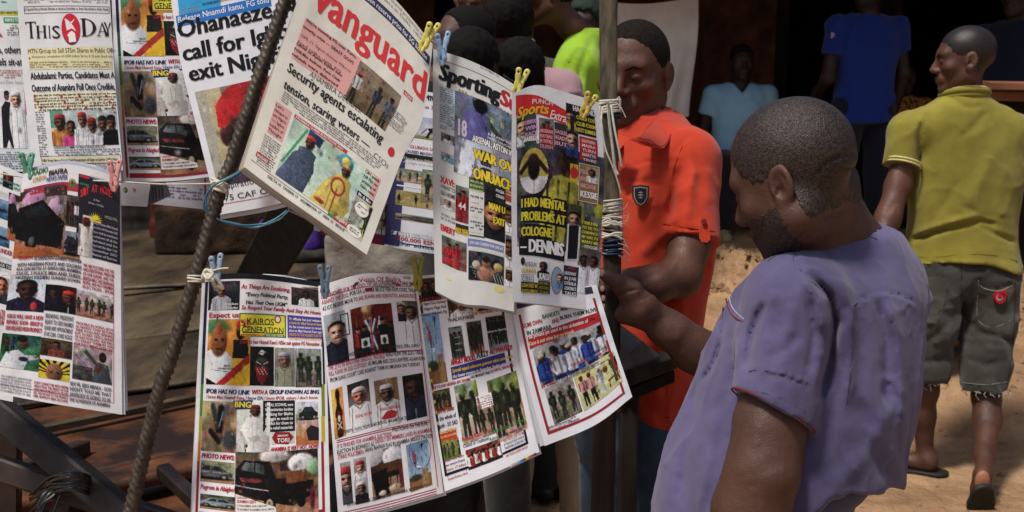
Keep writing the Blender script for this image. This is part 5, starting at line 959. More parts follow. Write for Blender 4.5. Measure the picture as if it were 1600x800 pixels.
        p = N('b8bcd8,bcc0c8'); p.R_(0, .86, 1, 1, '8c8c50'); p.Q([(.3, .5), (.5, .38), (.72, .42), (.9, .36), (.98, .46), (.82, .56), (.66, .66), (.36, .68)], '1c1618'); p.line(.36, .6, .3, .92, .03, '1c1618'); p.line(.44, .62, .46, .92, .025, '1c1618'); p.line(.3, .5, .22, .75, .012, '1c1618'); p.E(.88, .33, .08, .06, 'a8242c', .3); p.line(.4, .05, .98, .05, .01, '30304c')
    elif kind == 'number':
        p = N('6c7c94,9c9ca8'); p.blot(.2); p.Q([(.12, .5), (.15, .24), (.3, .16), (.5, .16), (.62, .24), (.6, .58), (.18, .6)], '6a64a8', 1, .3); p.line(.62, .3, .95, .5, .045, '40281e'); p.E(.42, .09, .12, .09, '16100e', .2); p.Q([(.14, .56), (.62, .56), (.7, .98), (.42, 1.01), (.36, .72), (.28, 1.01), (.06, 1.01)], 'c4ccdc', 1, .3)
    elif kind == 'dennis':
        p = N('44404c,5c5c60'); p.blot(.3, 12); p.Q([(.25, 1.01), (.3, .5), (.42, .3), (.62, .24), (.78, .34), (.8, 1.01)], 'b8b040', 1, .4)
        for x in (.36, .48, .6, .72): p.line(x, .34, x - .02, 1, .018, '3c4028')
        p.line(.74, .36, 1.0, .52, .05, '6a4834'); p.E(.97, .55, .07, .07, '9ca030', .3); p.Q([(.5, .14), (.66, .14), (.66, .3), (.52, .28)], '4a2e20'); p.E(.58, .14, .1, .13, '4a2e20', .2, .7); p.E(.6, .04, .1, .06, '2c2018', .2); p.line(.66, .28, .8, .4, .025, 'd8d8d0')
    elif kind == 'oval':
        p = N('c8b050,b8a860'); p.R_(0, .62, 1, 1, 'd8d8d8'); p.Q([(.0, 1.01), (.1, .72), (.4, .66), (.6, .66), (.9, .7), (1, 1.01)], 'e0e0e0'); p.E(.5, .45, .2, .26, '2c1c16', .2, .5); p.line(.05, .5, .4, .24, .08, '34221a'); p.line(.95, .5, .58, .24, .08, '34221a'); p.E(.48, .22, .16, .1, '422c20', .4); p.line(.5, .7, .52, 1, .015, 'c83c3c')
    elif kind == 'boxer':
        p = N('40444c,24262c'); p.blot(.25, 10); p.E(.5, .75, .26, .3, 'a87c64', .3, .5); p.E(.5, .36, .12, .2, '9c6c54', .3, .4); p.E(.22, .45, .11, .14, 'c8bca8', .3); p.E(.84, .42, .13, .15, 'c4b068', .3); p.line(.26, .55, .36, .75, .05, 'a07058'); p.line(.8, .52, .66, .72, .05, 'a07058'); p.E(.5, .24, .11, .1, '2a1c16', .4)
        for i in range(4): p.line(.7 + .08 * i, .7, .78 + .08 * i, .98, .01, 'd0d0d0'); p.line(.05 + .05 * i, .55 + .1 * i, .2, .6 + .1 * i, .01, 'b0b4b8')
    elif kind == 'redplayer':
        p = N('6c7470,8c4840'); p.blot(.25, 9); p.man(.62, .1, .95, '7a5440', 'b02830', 'b02830'); p.man(.32, .2, .9, '6a4634', 'a82428', '901c24')
    elif kind == 'cheer':
        p = N('285c44,3c7c50'); p.blot(.25); p.man(.15, .1, .5, '3a2418', '5c2c2c'); p.man(.3, .08, .5, '3a2418', '2c3c7c'); p.Q([(.0, 1.01), (.15, .55), (.45, .45), (.62, .58), (.95, .55), (.98, .64), (.7, .74), (.62, 1.01)], 'c8ccd4', 1, .2); p.E(.56, .24, .13, .18, '6a4430', .2, .5); p.E(.53, .12, .13, .1, '181210', .3); p.E(.6, .7, .12, .07, '1c2848', .4); p.line(.9, .6, 1, .52, .04, '6a4430')
    elif kind == 'pastor':
        p = N('b8a0a8,8c8484'); p.R_(0, .6, .5, 1, '4c484c'); p.blot(.3, 10); p.Q([(.5, 1.01), (.55, .55), (.66, .42), (.9, .46), (1, 1.01)], '4c5058', 1, .2); p.line(.62, .5, .3, .15, .07, '484c50'); p.E(.24, .12, .08, .06, 'bcb4b0', .4); p.E(.76, .26, .1, .15, '3a261c', .2, .4); p.E(.64, .62, .06, .08, '8c3028', .4); p.line(.05, .3, .4, .62, .01, '1c1c1c'); p.line(.0, .7, .5, .7, .01, '141414')
    elif kind == 'sunrays':
        p = N('e8d030,dcc424')
        for i in range(9):
            a = math.pi * (i + .5) / 9; p.Q([(.5, .7), (.5 + 1.2 * math.cos(a - .09), .7 - 1.2 * math.sin(a - .09)), (.5 + 1.2 * math.cos(a + .09), .7 - 1.2 * math.sin(a + .09))], '14140c')
        p.E(.5, .62, .28, .48, '8a5e44', .15, .5); p.E(.4, .66, .05, .04, '1a100c', .5); p.E(.62, .66, .05, .04, '1a100c', .5); p.line(.32, .56, .46, .6, .02, '241410'); p.line(.7, .56, .56, .6, .02, '241410')
    elif kind == 'cartoon':
        p = N('cccc90,c4c488')
        for x in (.14, .32): p.man(x, .12 + x * .1, .8, '4a3020', 'c88c8c', '1c1c1c', '7c3a2c')
        p.man(.55, .2, .7, '6a4838', 'a0a8b8', 'a0a8b8', '8c98a8'); p.E(.7, .35, .06, .09, '7a3c2c', .3); p.line(.72, .7, .86, .68, .04, '7a3c34'); p.line(.72, .7, .7, .9, .015, '5c2c28'); p.line(.86, .7, .88, .86, .015, '5c2c28'); p.man(.92, .02, .85, '3a2a1c', '3c4c30', '38442c', '34402a')
    elif kind == 'mastman':
        p = N(g('bg', 'b0ccb8,c8dcd0')); p.blot(.1)
        p.line(.18, .05, .02, .75, .018, '4c9c6c'); p.Q([(.2, .0), (.38, .03), (.36, .2), (.2, .14)], '2c3c6c'); p.Q([(.0, .95), (.1, .5), (.22, .32), (.34, .38), (.38, .6), (.34, 1.01), (.0, 1.01)], '4c5870', 1, .3); p.man(.25, .1, 1.35, '4a2c20', '4c5870', '4c5870', 'c83c34', w=1.0)
        p.E(.66, .12, .09, .13, '3c8cb0', .2); p.E(.66, .12, .05, .08, 'd8c850', .3); p.Q([(.42, 1.01), (.5, .62), (.56, .46), (.68, .4), (.8, .52), (.86, .8), (.8, 1.01)], 'c8b458', 1, .2); p.man(.69, .16, 1.2, '4a2c20', 'c8b458', 'c0ac50', 'd8a870', w=1.1)
        for a in np.linspace(0, 6.28, 22): p.E(.66 + .075 * math.cos(a), .55 + .13 * math.sin(a), .014, .022, 'b4402c', .6)
        p.line(.66, .6, .66, 1, .012, 'a8482c'); p.line(.6, .6, .6, 1, .006, '9c4c2c'); p.E(.52, .93, .06, .04, 'b4502c', .5)
    elif kind == 'ohanaeze':
        p = N('8c7c78,4c3c4c'); p.R_(0, 0, .1, 1, 'b4b0a0'); p.R_(.1, 0, .24, .8, 'c4b890'); p.R_(.75, 0, 1, .5, 'b09c78'); p.Q([(0, 1.01), (.1, .8), (.34, .66), (.9, .8), (1, 1.01)], '4c4058', 1, .2); p.E(.58, .42, .32, .4, '5c3c38', .12, .8); p.E(.46, .58, .2, .26, '3c2424', .4); p.E(.22, .5, .08, .12, '4c2c28', .25, .9); p.E(.9, .48, .12, .1, 'b08c8c', .6)
        p.Q([(.14, .4), (.16, .18), (.3, .02), (.6, -.05), (.78, .02), (.82, .14), (.6, .2), (.36, .3), (.2, .42)], 'c42a2c', 1, .25); p.E(.8, .62, .12, .08, '1c1414', .6, 0)
    elif kind == 'candidates':
        p = N('b8c8c8,b8bcc4'); p.R_(0, 0, .2, .5, '5ca084'); p.man(.14, .12, .85, '4a3024', 'c07c3c', bust=True, cap='b03040', w=.9)
        for x, y, t, c in ((.32, .3, 'd84890', None), (.5, .08, 'd0d4d8', 'c83c3c'), (.64, .24, 'd0d4da', 'b83038'), (.8, .2, 'd4d6dc', '202024'), (.93, .18, '141418', '202024')): p.man(x - .02, y, .8, '5c3c2c', t, bust=True, cap=c, w=.75)
    else:
        p = N(g('bg', '6c6460,54504c')); p.blot(.35, 9)
    # broken detail: small strokes of light and shade, as in any reproduced press photograph
    r = p.r
    for _ in range(int((12 + W_ * H_ / 300) if kind in ('bust', 'two', 'seatedman', 'fireman', 'skull', 'sunrays', 'mastman', 'ohanaeze', 'oval') else (26 + W_ * H_ / 110))):
        x, y = r.rand(2); a = r.uniform(.012, .05) * 1.3; q = a * r.uniform(.3, 1.0); d = np.clip(1.2 - np.sqrt(((p.x - x) / q) ** 2 + ((p.y - y) / (a * A ** .5)) ** 2), 0, 1)[..., None] * r.uniform(.25, .6)
        j, i = min(H_ - 1, int(np.clip(y + r.normal(0, .05), 0, .99) * H_)), min(W_ - 1, int(np.clip(x + r.normal(0, .05), 0, .99) * W_)); c = np.clip(p.c[j, i] * r.choice([.35, .6, 1.0, 1.35, 1.6]), 0, 1); p.c = p.c * (1 - d) + c * d
    p.blot(.07, max(6, W_ // 5)); p.speck(.07); p.c = (p.c - .5) * 1.12 + .47; p.c = np.clip(p.c * .82 + p.c.mean(2, keepdims=True) * .18, 0, 1)
    return p
CHATTER = 'elrnoaitsumhdcp'
class Paper:
    def __init__(s, name, label, size, top, bottom, left, right, depth, ripple=(.002, 3.0, 0), col='f2f1f2', loc=None, cat='newspaper', group='newspapers pegged to the lines', margin=0):
        """top..right: edge polylines in picture pixels; depth: metres at the four corners TL, TR, BR, BL"""
        s.W, s.H = size; s.e = [spline(q, 33) for q in (top, bottom, left, right)]; s.d = depth; s.rp = ripple; s.sd = abs(hash(label)) % 97 if False else sum(map(ord, label)) % 97
        c = s.S(np.array([s.W / 2.]), np.array([0.]))[0]; s.t = thing(name, label, cat, c, group); s.lay = {}
        s.paper = s.col(col); s.page('page', 0)
    def col(s, c): return s2l(np.array([int(c[i:i + 2], 16) for i in (0, 2, 4)]) / 255.)
    def S(s, x, y, off=0.0, grow=(0, 0)):
        u = np.asarray(x, float) / s.W; v = np.asarray(y, float) / s.H; T = np.linspace(0, 1, 33)
        def ev(e, t): return np.stack([np.interp(t, T, e[:, 0]) , np.interp(t, T, e[:, 1])], -1) + (np.clip(t, None, 0) [..., None] * (e[1] - e[0]) * 32 + np.clip(t - 1, 0, None)[..., None] * (e[-1] - e[-2]) * 32)
        t_, b_, l_, r_ = [ev(s.e[i], q) for i, q in ((0, u), (1, u), (2, v), (3, v))]
        U = u[..., None]; V = v[..., None]; c00, c10 = s.e[0][0], s.e[0][-1]; c01, c11 = s.e[1][0], s.e[1][-1]
        p = (1 - V) * t_ + V * b_ + (1 - U) * l_ + U * r_ - ((1 - U) * (1 - V) * c00 + U * (1 - V) * c10 + (1 - U) * V * c01 + U * V * c11)
        d = s.d[0] * (1 - u) * (1 - v) + s.d[1] * u * (1 - v) + s.d[2] * u * v + s.d[3] * (1 - u) * v
        a, k, ph_ = s.rp
        q = np.stack([u * k + ph_, v * 1.2, v * 0 + s.sd], -1); dep = a * (np.sin(6.28 * (u * k * .5 + ph_ + .25 * v)) * (.3 + .9 * v) + 1.1 * vn(q, 1.3)) + a * .25 * vn(q, 6)
        cr = vn(np.stack([u * 5, v * 6, v * 0 + s.sd + 9], -1), 1.0); dep = dep + .0011 * np.abs(cr)       # creases
        return P(p[..., 0] + grow[0] * (V[..., 0]) , p[..., 1] + grow[1], d + dep - off)
    def page(s, name, off, grow=(0, 0), col=None, edge=True):
        nx = max(6, int(s.W / 7)); ny = max(6, int(s.H / 7)); gx, gy = np.meshgrid(np.linspace(0, s.W, nx + 1), np.linspace(0, s.H, ny + 1))
        v = s.S(gx.ravel(), gy.ravel(), off, grow); vb = s.S(gx.ravel(), gy.ravel(), off - .0007, grow); n = len(v)
        i = (np.arange(ny)[:, None] * (nx + 1) + np.arange(nx)[None]).ravel(); f = np.stack([i, i + nx + 1, i + nx + 2, i + 1], 1)
        rim = np.concatenate([np.arange(nx + 1), (np.arange(1, ny + 1)) * (nx + 1) + nx, ny * (nx + 1) + np.arange(nx - 1, -1, -1), np.arange(ny - 1, 0, -1) * (nx + 1)])
        m_ = len(rim); ra = np.arange(m_) + 2 * n; rb = np.roll(ra, -1); fe = np.stack([ra, rb, rb + m_, ra + m_], 1)
        F_ = np.concatenate([f, f[:, ::-1] + n, fe]); c = (s.col(col) if col else s.paper) * .96
        return mesh_obj(name, np.concatenate([v, vb, v[rim], vb[rim]]), F_, M_PAPER, s.t, True, c)
    def put(s, part, v2, tri, col, z=1, L=9):
        T = refine(np.asarray(v2, float), np.asarray(tri), L); (s.lay.setdefault(part + ('#%d' % len(s.lay) if part == 'panel' else ''), [])).append((T.reshape(-1, 2), np.broadcast_to(np.asarray(col), (len(T) * 3, 3)), z))
    def flush(s):
        for k, L in s.lay.items():
            v = np.concatenate([s.S(a[:, 0], a[:, 1], .00025 + .00011 * z) for a, c, z in L]); c = np.concatenate([q[1] for q in L])
            o = mesh_obj(k.split('#')[0], v, np.arange(len(v)).reshape(-1, 3)[:, ::-1].copy(), M_INK, s.t, False, c)
            if k in ('body_text', 'rule', 'colour_bar'): o['kind'] = 'stuff'
        s.lay = {}
    def rect(s, x, y, w, h, c, z=1, part='panel', sk=0):
        s.put(part, [(x, y), (x + w, y + sk), (x + w, y + h + sk), (x, y + h)], [(0, 1, 2), (0, 2, 3)], s.col(c), z)
    def frame(s, x, y, w, h, t, c, z=2, part='rule'):
        for a in ((x, y, w, t), (x, y + h - t, w, t), (x, y + t, t, h - 2 * t), (x + w - t, y + t, t, h - 2 * t)): s.rect(*a, c, z, part)
    def oval(s, x, y, rx, ry, c, z=3, part='panel', n=28):
        a = np.linspace(0, 2 * math.pi, n, endpoint=False); v = np.stack([x + rx * np.cos(a), y + ry * np.sin(a)], 1); s.put(part, v, [(0, i, i + 1) for i in range(1, n - 1)], s.col(c), z)
    def poly(s, pts, c, z=3, part='panel'):
        s.put(part, pts, [(0, i, i + 1) for i in range(1, len(pts) - 1)], s.col(c), z)
    def text(s, t, x, y, w, h, c='141414', bold=.012, it=0, part='headline', z=5, out=None, arc=0, al=None, maxs=1.6):
        """t printed so that its capitals fill the box x,y (top left), w wide, h high"""
        ex = ()
        if bold > .014:
            d = (bold - .008) * h / .73 * (.9 if h < 12 else 1.0); bold = .008; ex = (d, -d) if d < .6 else (d, -d, d / 2, -d / 2)
        v, tri = glyphs(t, bold)
        if not len(v): return
        x0, x1 = v[:, 0].min(), v[:, 0].max(); capt = .73; sx = w / (x1 - x0); sy = h / capt
        if sx > sy * maxs: sx = sy * maxs
        q = np.stack([(v[:, 0] - x0) * sx + v[:, 1] * sy * it, h - v[:, 1] * sy], 1)
        if arc: q[:, 1] += arc * ((q[:, 0] / w - .5) ** 2 * 4)
        if al == 'c': q[:, 0] += (w - (x1 - x0) * sx) / 2
        if out:
            vo, to = glyphs(t, .012); qo = np.stack([(vo[:, 0] - x0) * sx + vo[:, 1] * sy * it, h - vo[:, 1] * sy], 1)
            if al == 'c': qo[:, 0] += (w - (x1 - x0) * sx) / 2
            for k, (dx, dy) in enumerate(((1, .5), (-1, .5), (1, -.5), (-1, -.5))): s.put(part, qo + (x + dx * out[1] * h * 1.6, y + dy * out[1] * h * 1.6), to, s.col(out[0]), z - 1 + .15 * k)
        s.put(part, q + (x, y), tri, s.col(c), z)
        for k, d in enumerate(ex): s.put(part, q + (x + d, y), tri, s.col(c), z + .25 * (k + 1))
    def lines(s, L, x, y, w, h, gap, c='141414', **k):
        for i, t in enumerate(L):
            cc = c[i] if isinstance(c, (list, tuple)) else c
            if t: s.text(t, x, y + i * gap, w, h, cc, **k)
    def runs(s, segs, x, y, w, h, **k):
        """one line in several colours: segs = [(text, colour), ...]"""
        tot = sum(len(t) for t, _ in segs) + .6 * (len(segs) - 1); u = w / tot
        for t, c in segs: s.text(t, x, y, len(t) * u, h, c, **k); x += (len(t) + .6) * u
    def body(s, x, y, w, h, c='484848', lh=3.6, z=4, dens=.9):
        """columns of print too small to read: word-sized strokes"""
        r = random.Random(int(x * 7 + y)); yy = y; V = []; T = []
        while yy + lh * .5 < y + h:
            xx = x
            while xx < x + w - 2:
                ww = min(r.uniform(2.5, 9), x + w - xx)
                if r.random() < dens:
                    k = 0
                    while k < ww - .6:
                        a = r.uniform(.7, 1.3); t0 = lh * r.choice([.18, .3, .3, .3]); b = lh * r.choice([.72, .72, .72, .9]); n = len(V)
                        V += [(xx + k, yy + t0), (xx + k + a, yy + t0), (xx + k + a, yy + b), (xx + k, yy + b)]; T += [(n, n + 1, n + 2), (n, n + 2, n + 3)]; k += a + r.uniform(.3, .7)
                xx += ww + 1.3
            yy += lh
        if V: s.put('body_text', V, T, s.col(c), z)
    def photo(s, kind, px_, py_, pw_, ph_, seed=0, z=2, sk=0, oval=False, **k):
        p = ph(kind, pw_, ph_, seed + 3 * s.sd, **k); gx = px_ + p.x * pw_; gy = py_ + p.y * ph_ + p.x * sk; H_, W_ = p.h, p.w
        v = s.S(gx.ravel(), gy.ravel(), .00025 + .00011 * z); i = (np.arange(H_ - 1)[:, None] * W_ + np.arange(W_ - 1)[None]).ravel()
        f = np.stack([i, i + W_, i + W_ + 1, i + 1], 1)
        if oval:
            cx = p.x.ravel()[f].mean(1) - .5; cy = p.y.ravel()[f].mean(1) - .5; f = f[cx * cx + cy * cy < .25]
        mesh_obj('photograph', v, f, M_INK, s.t, True, s2l(p.c).reshape(-1, 3))
M_SHEET = mat('white_sheet', rgb(232, 233, 240), rough=.6, noise=.05, nscale=20)
def _uv(s, px, py):
    """page coordinates of a spot on the sheet"""
    T = np.linspace(0, 1, 33)
    def ev(e, t): return np.array([np.interp(t, T, e[:, 0]), np.interp(t, T, e[:, 1])]) + (min(t, 0) * (e[1] - e[0]) * 32 + max(t - 1, 0) * (e[-1] - e[-2]) * 32)
    def f(U, V):
        t_, b_, l_, r_ = ev(s.e[0], U), ev(s.e[1], U), ev(s.e[2], V), ev(s.e[3], V); a, b = s.e[0][0], s.e[0][-1]; c, d = s.e[1][0], s.e[1][-1]
        return (1 - V) * t_ + V * b_ + (1 - U) * l_ + U * r_ - ((1 - U) * (1 - V) * a + U * (1 - V) * b + (1 - U) * V * c + U * V * d)
    q = np.array([.5, .5])
    for _ in range(10):
        e = f(*q) - (px, py); h = 1e-3; J = np.stack([(f(q[0] + h, q[1]) - f(q[0] - h, q[1])) / 2 / h, (f(q[0], q[1] + h) - f(q[0], q[1] - h)) / 2 / h], 1)
        q = q - np.linalg.solve(J, e)
    return q[0] * s.W, q[1] * s.H
Paper.ref = None
def _T(s, t, x0, y0, x1, y1, h, c='141414', **k):
    r = s.ref or s; a = _uv(r, x0, y0); b = _uv(r, x1, y1); k.setdefault('part', 'headline')
    if isinstance(t, list):
        tot = sum(len(q) for q, _ in t) + .6 * (len(t) - 1); u = (b[0] - a[0]) / tot; x = a[0]; sl = (b[1] - a[1]) / (b[0] - a[0])
        for q, cc in t: s.text(q, x, a[1] - h + (x - a[0]) * sl, len(q) * u, h, cc, **k); x += (len(q) + .6) * u
    else: s.text(t, a[0], (a[1] + b[1]) / 2 - h, b[0] - a[0], h, c, **k)
def _TL(s, L, x0, y0, x1, y1, dx, dy, h, c='141414', **k):
    for i, t in enumerate(L):
        if t: _T(s, t, x0 + i * dx, y0 + i * dy, x1 + i * dx, y1 + i * dy, h, c[i % len(c)] if isinstance(c, list) else c, **k)
def _box(s, x0, y0, x1, y1):
    r = s.ref or s; a = _uv(r, x0, y0); b = _uv(r, x1, y1); return a[0], a[1], b[0] - a[0], b[1] - a[1]
def _Ph(s, kind, x0, y0, x1, y1, seed=0, **k): s.photo(kind, *_box(s, x0, y0, x1, y1), seed=seed, **k)
def _Rc(s, x0, y0, x1, y1, c, z=1, part='panel'): s.rect(*_box(s, x0, y0, x1, y1), c, z, part)
def _Fr(s, x0, y0, x1, y1, t, c, z=2): s.frame(*_box(s, x0, y0, x1, y1), t, c, z)
def _B(s, x0, y0, x1, y1, c='55555a', **k): s.body(*_box(s, x0, y0, x1, y1), c, **k)
def _O(s, x, y, rx, ry, c, z=3, part='panel'): a = _uv(s.ref or s, x, y); s.oval(a[0], a[1], rx, ry, c, z, part)
def _Pg(s, pts, c, z=4, part='panel'): s.poly([_uv(s.ref or s, *q) for q in pts], c, z, part)
Paper.T, Paper.TL, Paper.Ph, Paper.Rc, Paper.Fr, Paper.B, Paper.O, Paper.Pg = _T, _TL, _Ph, _Rc, _Fr, _B, _O, _Pg
NAVY, RED, BLK, WHT, YEL, GRN = '24245c', 'b4283a', '1c1a1e', 'f2f2f2', 'e8d83c', '2c7c44'

# ---- tabloid with a yellow nameplate, shown twice (whole in the lower row, cut off in the upper row)
def kairos_print(p, full=True):
    for a, b, c in ((440, 560, '1c1c3c'), (560, 600, '244c34'), (600, 650, '4c8c3c'), (650, 690, 'a8a03c'), (690, 720, 'c87830'), (720, 806, '9c2c34')):
        xa = 321 - (a - 436) * .045; xb = 321 - (b - 436) * .045; p.Rc(xa, a, xb + 4.5, b, c)
    for a, b, c in ((446, 500, '24342c'), (500, 600, '1c1c24'), (600, 650, '7c8c3c'), (650, 690, 'c8b43c'), (690, 806, '9c2c34')): p.Rc(502 - (a - 446) * .002, a, 508, b, c)
    p.Rc(311, 799, 508, 803, '9c2c34'); p.Rc(322, 437, 504, 441, '181c24')
    p.Ph('bust', 327, 440, 374, 484, 3, bg='3c3c48,1c1c22', top='b8c0cc', skin='7c4c3c', cap='a03838', x=.42, h=.8); p.T('Rocket', 352, 476, 372, 477, 4, WHT, z=5); p.T('Thunder', 352, 482, 372, 483, 4, WHT, z=5)
    p.T('As Things Are Escalating,', 377, 451, 453, 456, 7, RED, it=.2, bold=.03); p.T('“Every Political Party,', 383, 463, 450, 467, 6.5, BLK, it=.2, bold=.03); p.T('Has Their Own UGM”', 384, 475, 448, 479, 6.5, BLK, it=.2, bold=.03)
    p.Ph('bust', 455, 448, 498, 480, 8, bg='584048,202024', top='e0e4e8', skin='3c2820', x=.55, h=.9); p.T('So Respect Your Family And Stay At Home', 377, 483, 502, 492, 6.5, RED, it=.2, bold=.035)
    p.T('Expect us', 327, 495, 373, 497, 8.5, RED, bold=.04)
    p.Rc(374, 489, 447, 528, '3c7434', 1); p.Rc(376, 491, 445, 526, 'e4dc48', 2)
    p.T('KAIROS', 386, 506, 428, 509, 10.5, '2c2c14', bold=.01, part='masthead'); p.T('GENERATION', 378, 519, 443, 522, 10, '2c2c14', bold=.01, part='masthead')
    for x, y, w in ((386, 506.6, 42), (379, 520, 64)): p.Rc(x, y, x + w, y + .9, '2c2c14', 4, 'masthead')
    p.O(434, 499, 5.5, 6.5, '9c3038', 3, 'masthead'); p.O(434, 499, 3.4, 4.2, 'ece8dc', 4, 'masthead'); p.Rc(376, 522, 414, 526, RED, 3); p.Rc(414, 522, 444, 526, GRN, 3); p.T('VOL. 1 NO. 7 N100', 416, 525.5, 442, 526.5, 2.6, WHT); p.T('Knowledge that stand taller', 378, 525, 412, 525.5, 2.4, YEL)
    p.Rc(449, 492, 504, 530, '54409c', 1); p.TL(['Fr. Mbaka has just released', 'a track for Mazi Nnamdi Kanu', 'He has vowed never to remain', 'silent on Mazi Nnamdi Kanu saga', 'UPDATE OUT ON ALLEGED PLAN TO', 'KILL HIM OUR NOV. 5TH EDITION'], 452, 499, 503, 504, -.2, 6, 4.4, [WHT, YEL, WHT, WHT, 'e8b84c', 'e8b84c'], it=.15)
    p.T("Court to hear Nnamdi Kanu's N5bn suit against FG November 2", 375, 536, 503, 541, 6.5, RED, it=.12, bold=.02)
    p.Ph('fireman', 326, 499, 390, 603, 1); p.T('MAZI', 350, 573, 360, 573, 3, '34343c'); p.T('NNAMDI KANU', 340, 577, 366, 577.5, 3, '34343c'); p.B(334, 579, 370, 585, '444')if False else None
    p.Ph('skull', 391, 541, 428, 603, 1); p.O(409, 551, 3.4, 3.4, 'd8d8d0', 4, 'photograph'); p.O(407.6, 551, .9, 1, BLK, 5, 'photograph'); p.O(410.4, 551, .9, 1, BLK, 5, 'photograph')
    p.Ph('bust', 429, 543, 461, 604, 5, bg='94948c,6c7068', top='8c8c78', skin='6a4a38', cap='8c8ca0', h=.75); p.Ph('soldiers', 461, 544, 503, 605, 6, bg='88948c,585048', n=3)
    p.T([('IPOB HAS NO LINK', NAVY), ('WITH A', RED), ('GROUP KNOWN AS BNG', NAVY)], 322, 614, 498, 614, 7.4, it=.12, bold=.04)
    p.T([('I know Mazi Nnamdi Kanu,', RED), ('I know ESN,', NAVY), ("I know IPOB, others I don't know.", RED)], 322, 622, 497, 622.5, 5.6, it=.2, bold=.015)
    p.Ph('bodies', 317, 626, 369, 708, 1); p.Ph('seatedman', 370, 628, 422, 706, 1)
    p.Pg([(364, 626), (395, 625), (391, 639), (368, 640)], '24305c'); p.T('BNG', 367, 637, 392, 636, 9.5, 'f0dc38', bold=.04, z=6)
    p.Rc(411, 626, 461, 673, '18181c', 2); p.TL(['UN, AU, ECOWAS, were', 'humanitarian bodies', 'walking for Biafra', 'struggle to result to', 'conflict for them to', 'share relief materials'], 415, 634, 458, 635, -.1, 7.2, 5, WHT, al='c')
    p.Ph('car', 462, 628, 498, 693, 4, bg='c0ccd8,b87848', y=.12, h=.3, x=.15, w=.85, c='20242c', gr='b87040'); p.Pg([(478, 672), (486, 664), (498, 668), (498, 688), (482, 688)], '241c24')
    p.Rc(424, 676, 460, 692, 'c8ccc8', 2); p.Pg([(430, 675), (452, 675), (459, 683), (450, 694), (430, 693), (425, 684)], '8c1c24'); p.T('BREAKING', 434, 682, 450, 682, 3, WHT, z=6); p.T('TORI', 433, 691, 452, 691, 6.5, WHT, z=6)
    p.T('ANAMBRA IS VERY HOT, NOW!', 423, 702, 497, 703, 6.6, RED, it=.05, bold=.035)
    p.T('PHOTO NEWS:', 315, 717, 366, 717, 7.5, RED, it=.1, bold=.05); p.Ph('car', 314, 719, 366, 757, 2, c='6c6c70', flip=-1, x=-.3, w=1.25, bg='8c9c6c,a89c8c')
    p.T('Pogrom in Alaigbo!', 313, 767, 366, 765, 7.5, RED, it=.15, bold=.03); p.Ph('car', 313, 771, 368, 800, 7, c='84909c', flip=-1, x=-.05, w=1.1, bg='4c5444,a08c7c')
    p.Ph('pickup', 368, 706, 498, 800, 1); p.Pg([(368, 772), (392, 780), (430, 792), (432, 800), (368, 800)], 'ece8e4'); p.TL(['Unknown', 'GUNMEN SENT', '11 POLICEMEN AND 3 MILITARY'], 370, 780, 384, 780, 0, 6, 4.2, [RED, RED, BLK]) if False else None
    p.T('Unknown', 370, 779, 386, 780, 4, RED, z=6); p.T('GUNMEN SENT', 370, 785.5, 400, 786.5, 4.6, RED, bold=.03, z=6); p.T('11 POLICEMEN AND 3 MILITARY', 370, 791, 418, 792, 3, BLK, z=6); p.T('TO JUDGMENT IN ANAMBRA, ENUGU, EBONYI', 370, 796, 428, 797.5, 3, BLK, z=6)

pk = Paper('newspaper', 'lower row tabloid with a yellow nameplate and a wrecked black pickup photo', (200, 378),
    [(316, 434), (400, 433), (506, 446)], [(299, 812), (400, 822), (516, 808)], [(316, 434), (307, 620), (299, 812)], [(506, 446), (511, 600), (516, 808)], (2.19, 2.2, 2.17, 2.16), (.006, 1.5, .1), 'f4f4f8')
pk.page('inner_page', -.006, (-2, 3), 'd4d6de'); plate_px('inner_page', [(362, 441, 2.215), (385, 432, 2.215), (412, 428, 2.22), (445, 430, 2.22), (478, 437, 2.215), (505, 447, 2.21), (505, 470, 2.21), (362, 460, 2.215)], M_SHEET, pk.t, .0006); pk.Pg([(316, 434), (320, 437), (311, 620), (306, 620)], 'e8e8f0', 1, 'panel')
kairos_print(pk); pk.flush()
pu = Paper('newspaper', 'upper row tabloid with the pickup photo, half covered by the red cap page', (200, 378),
    [(172, -65), (260, -66), (365, -60)], [(193, 284), (280, 282), (385, 268)], [(172, -65), (180, 100), (193, 284)], [(365, -60), (378, 120), (385, 268)], (2.2, 2.24, 2.24, 2.2), (.007, 1.2, .4), 'f0f0f6')
pu.page('inner_page', -.006, (-3, 2), 'd0d2da'); pu.ref = pk; kairos_print(pu); pu.flush()

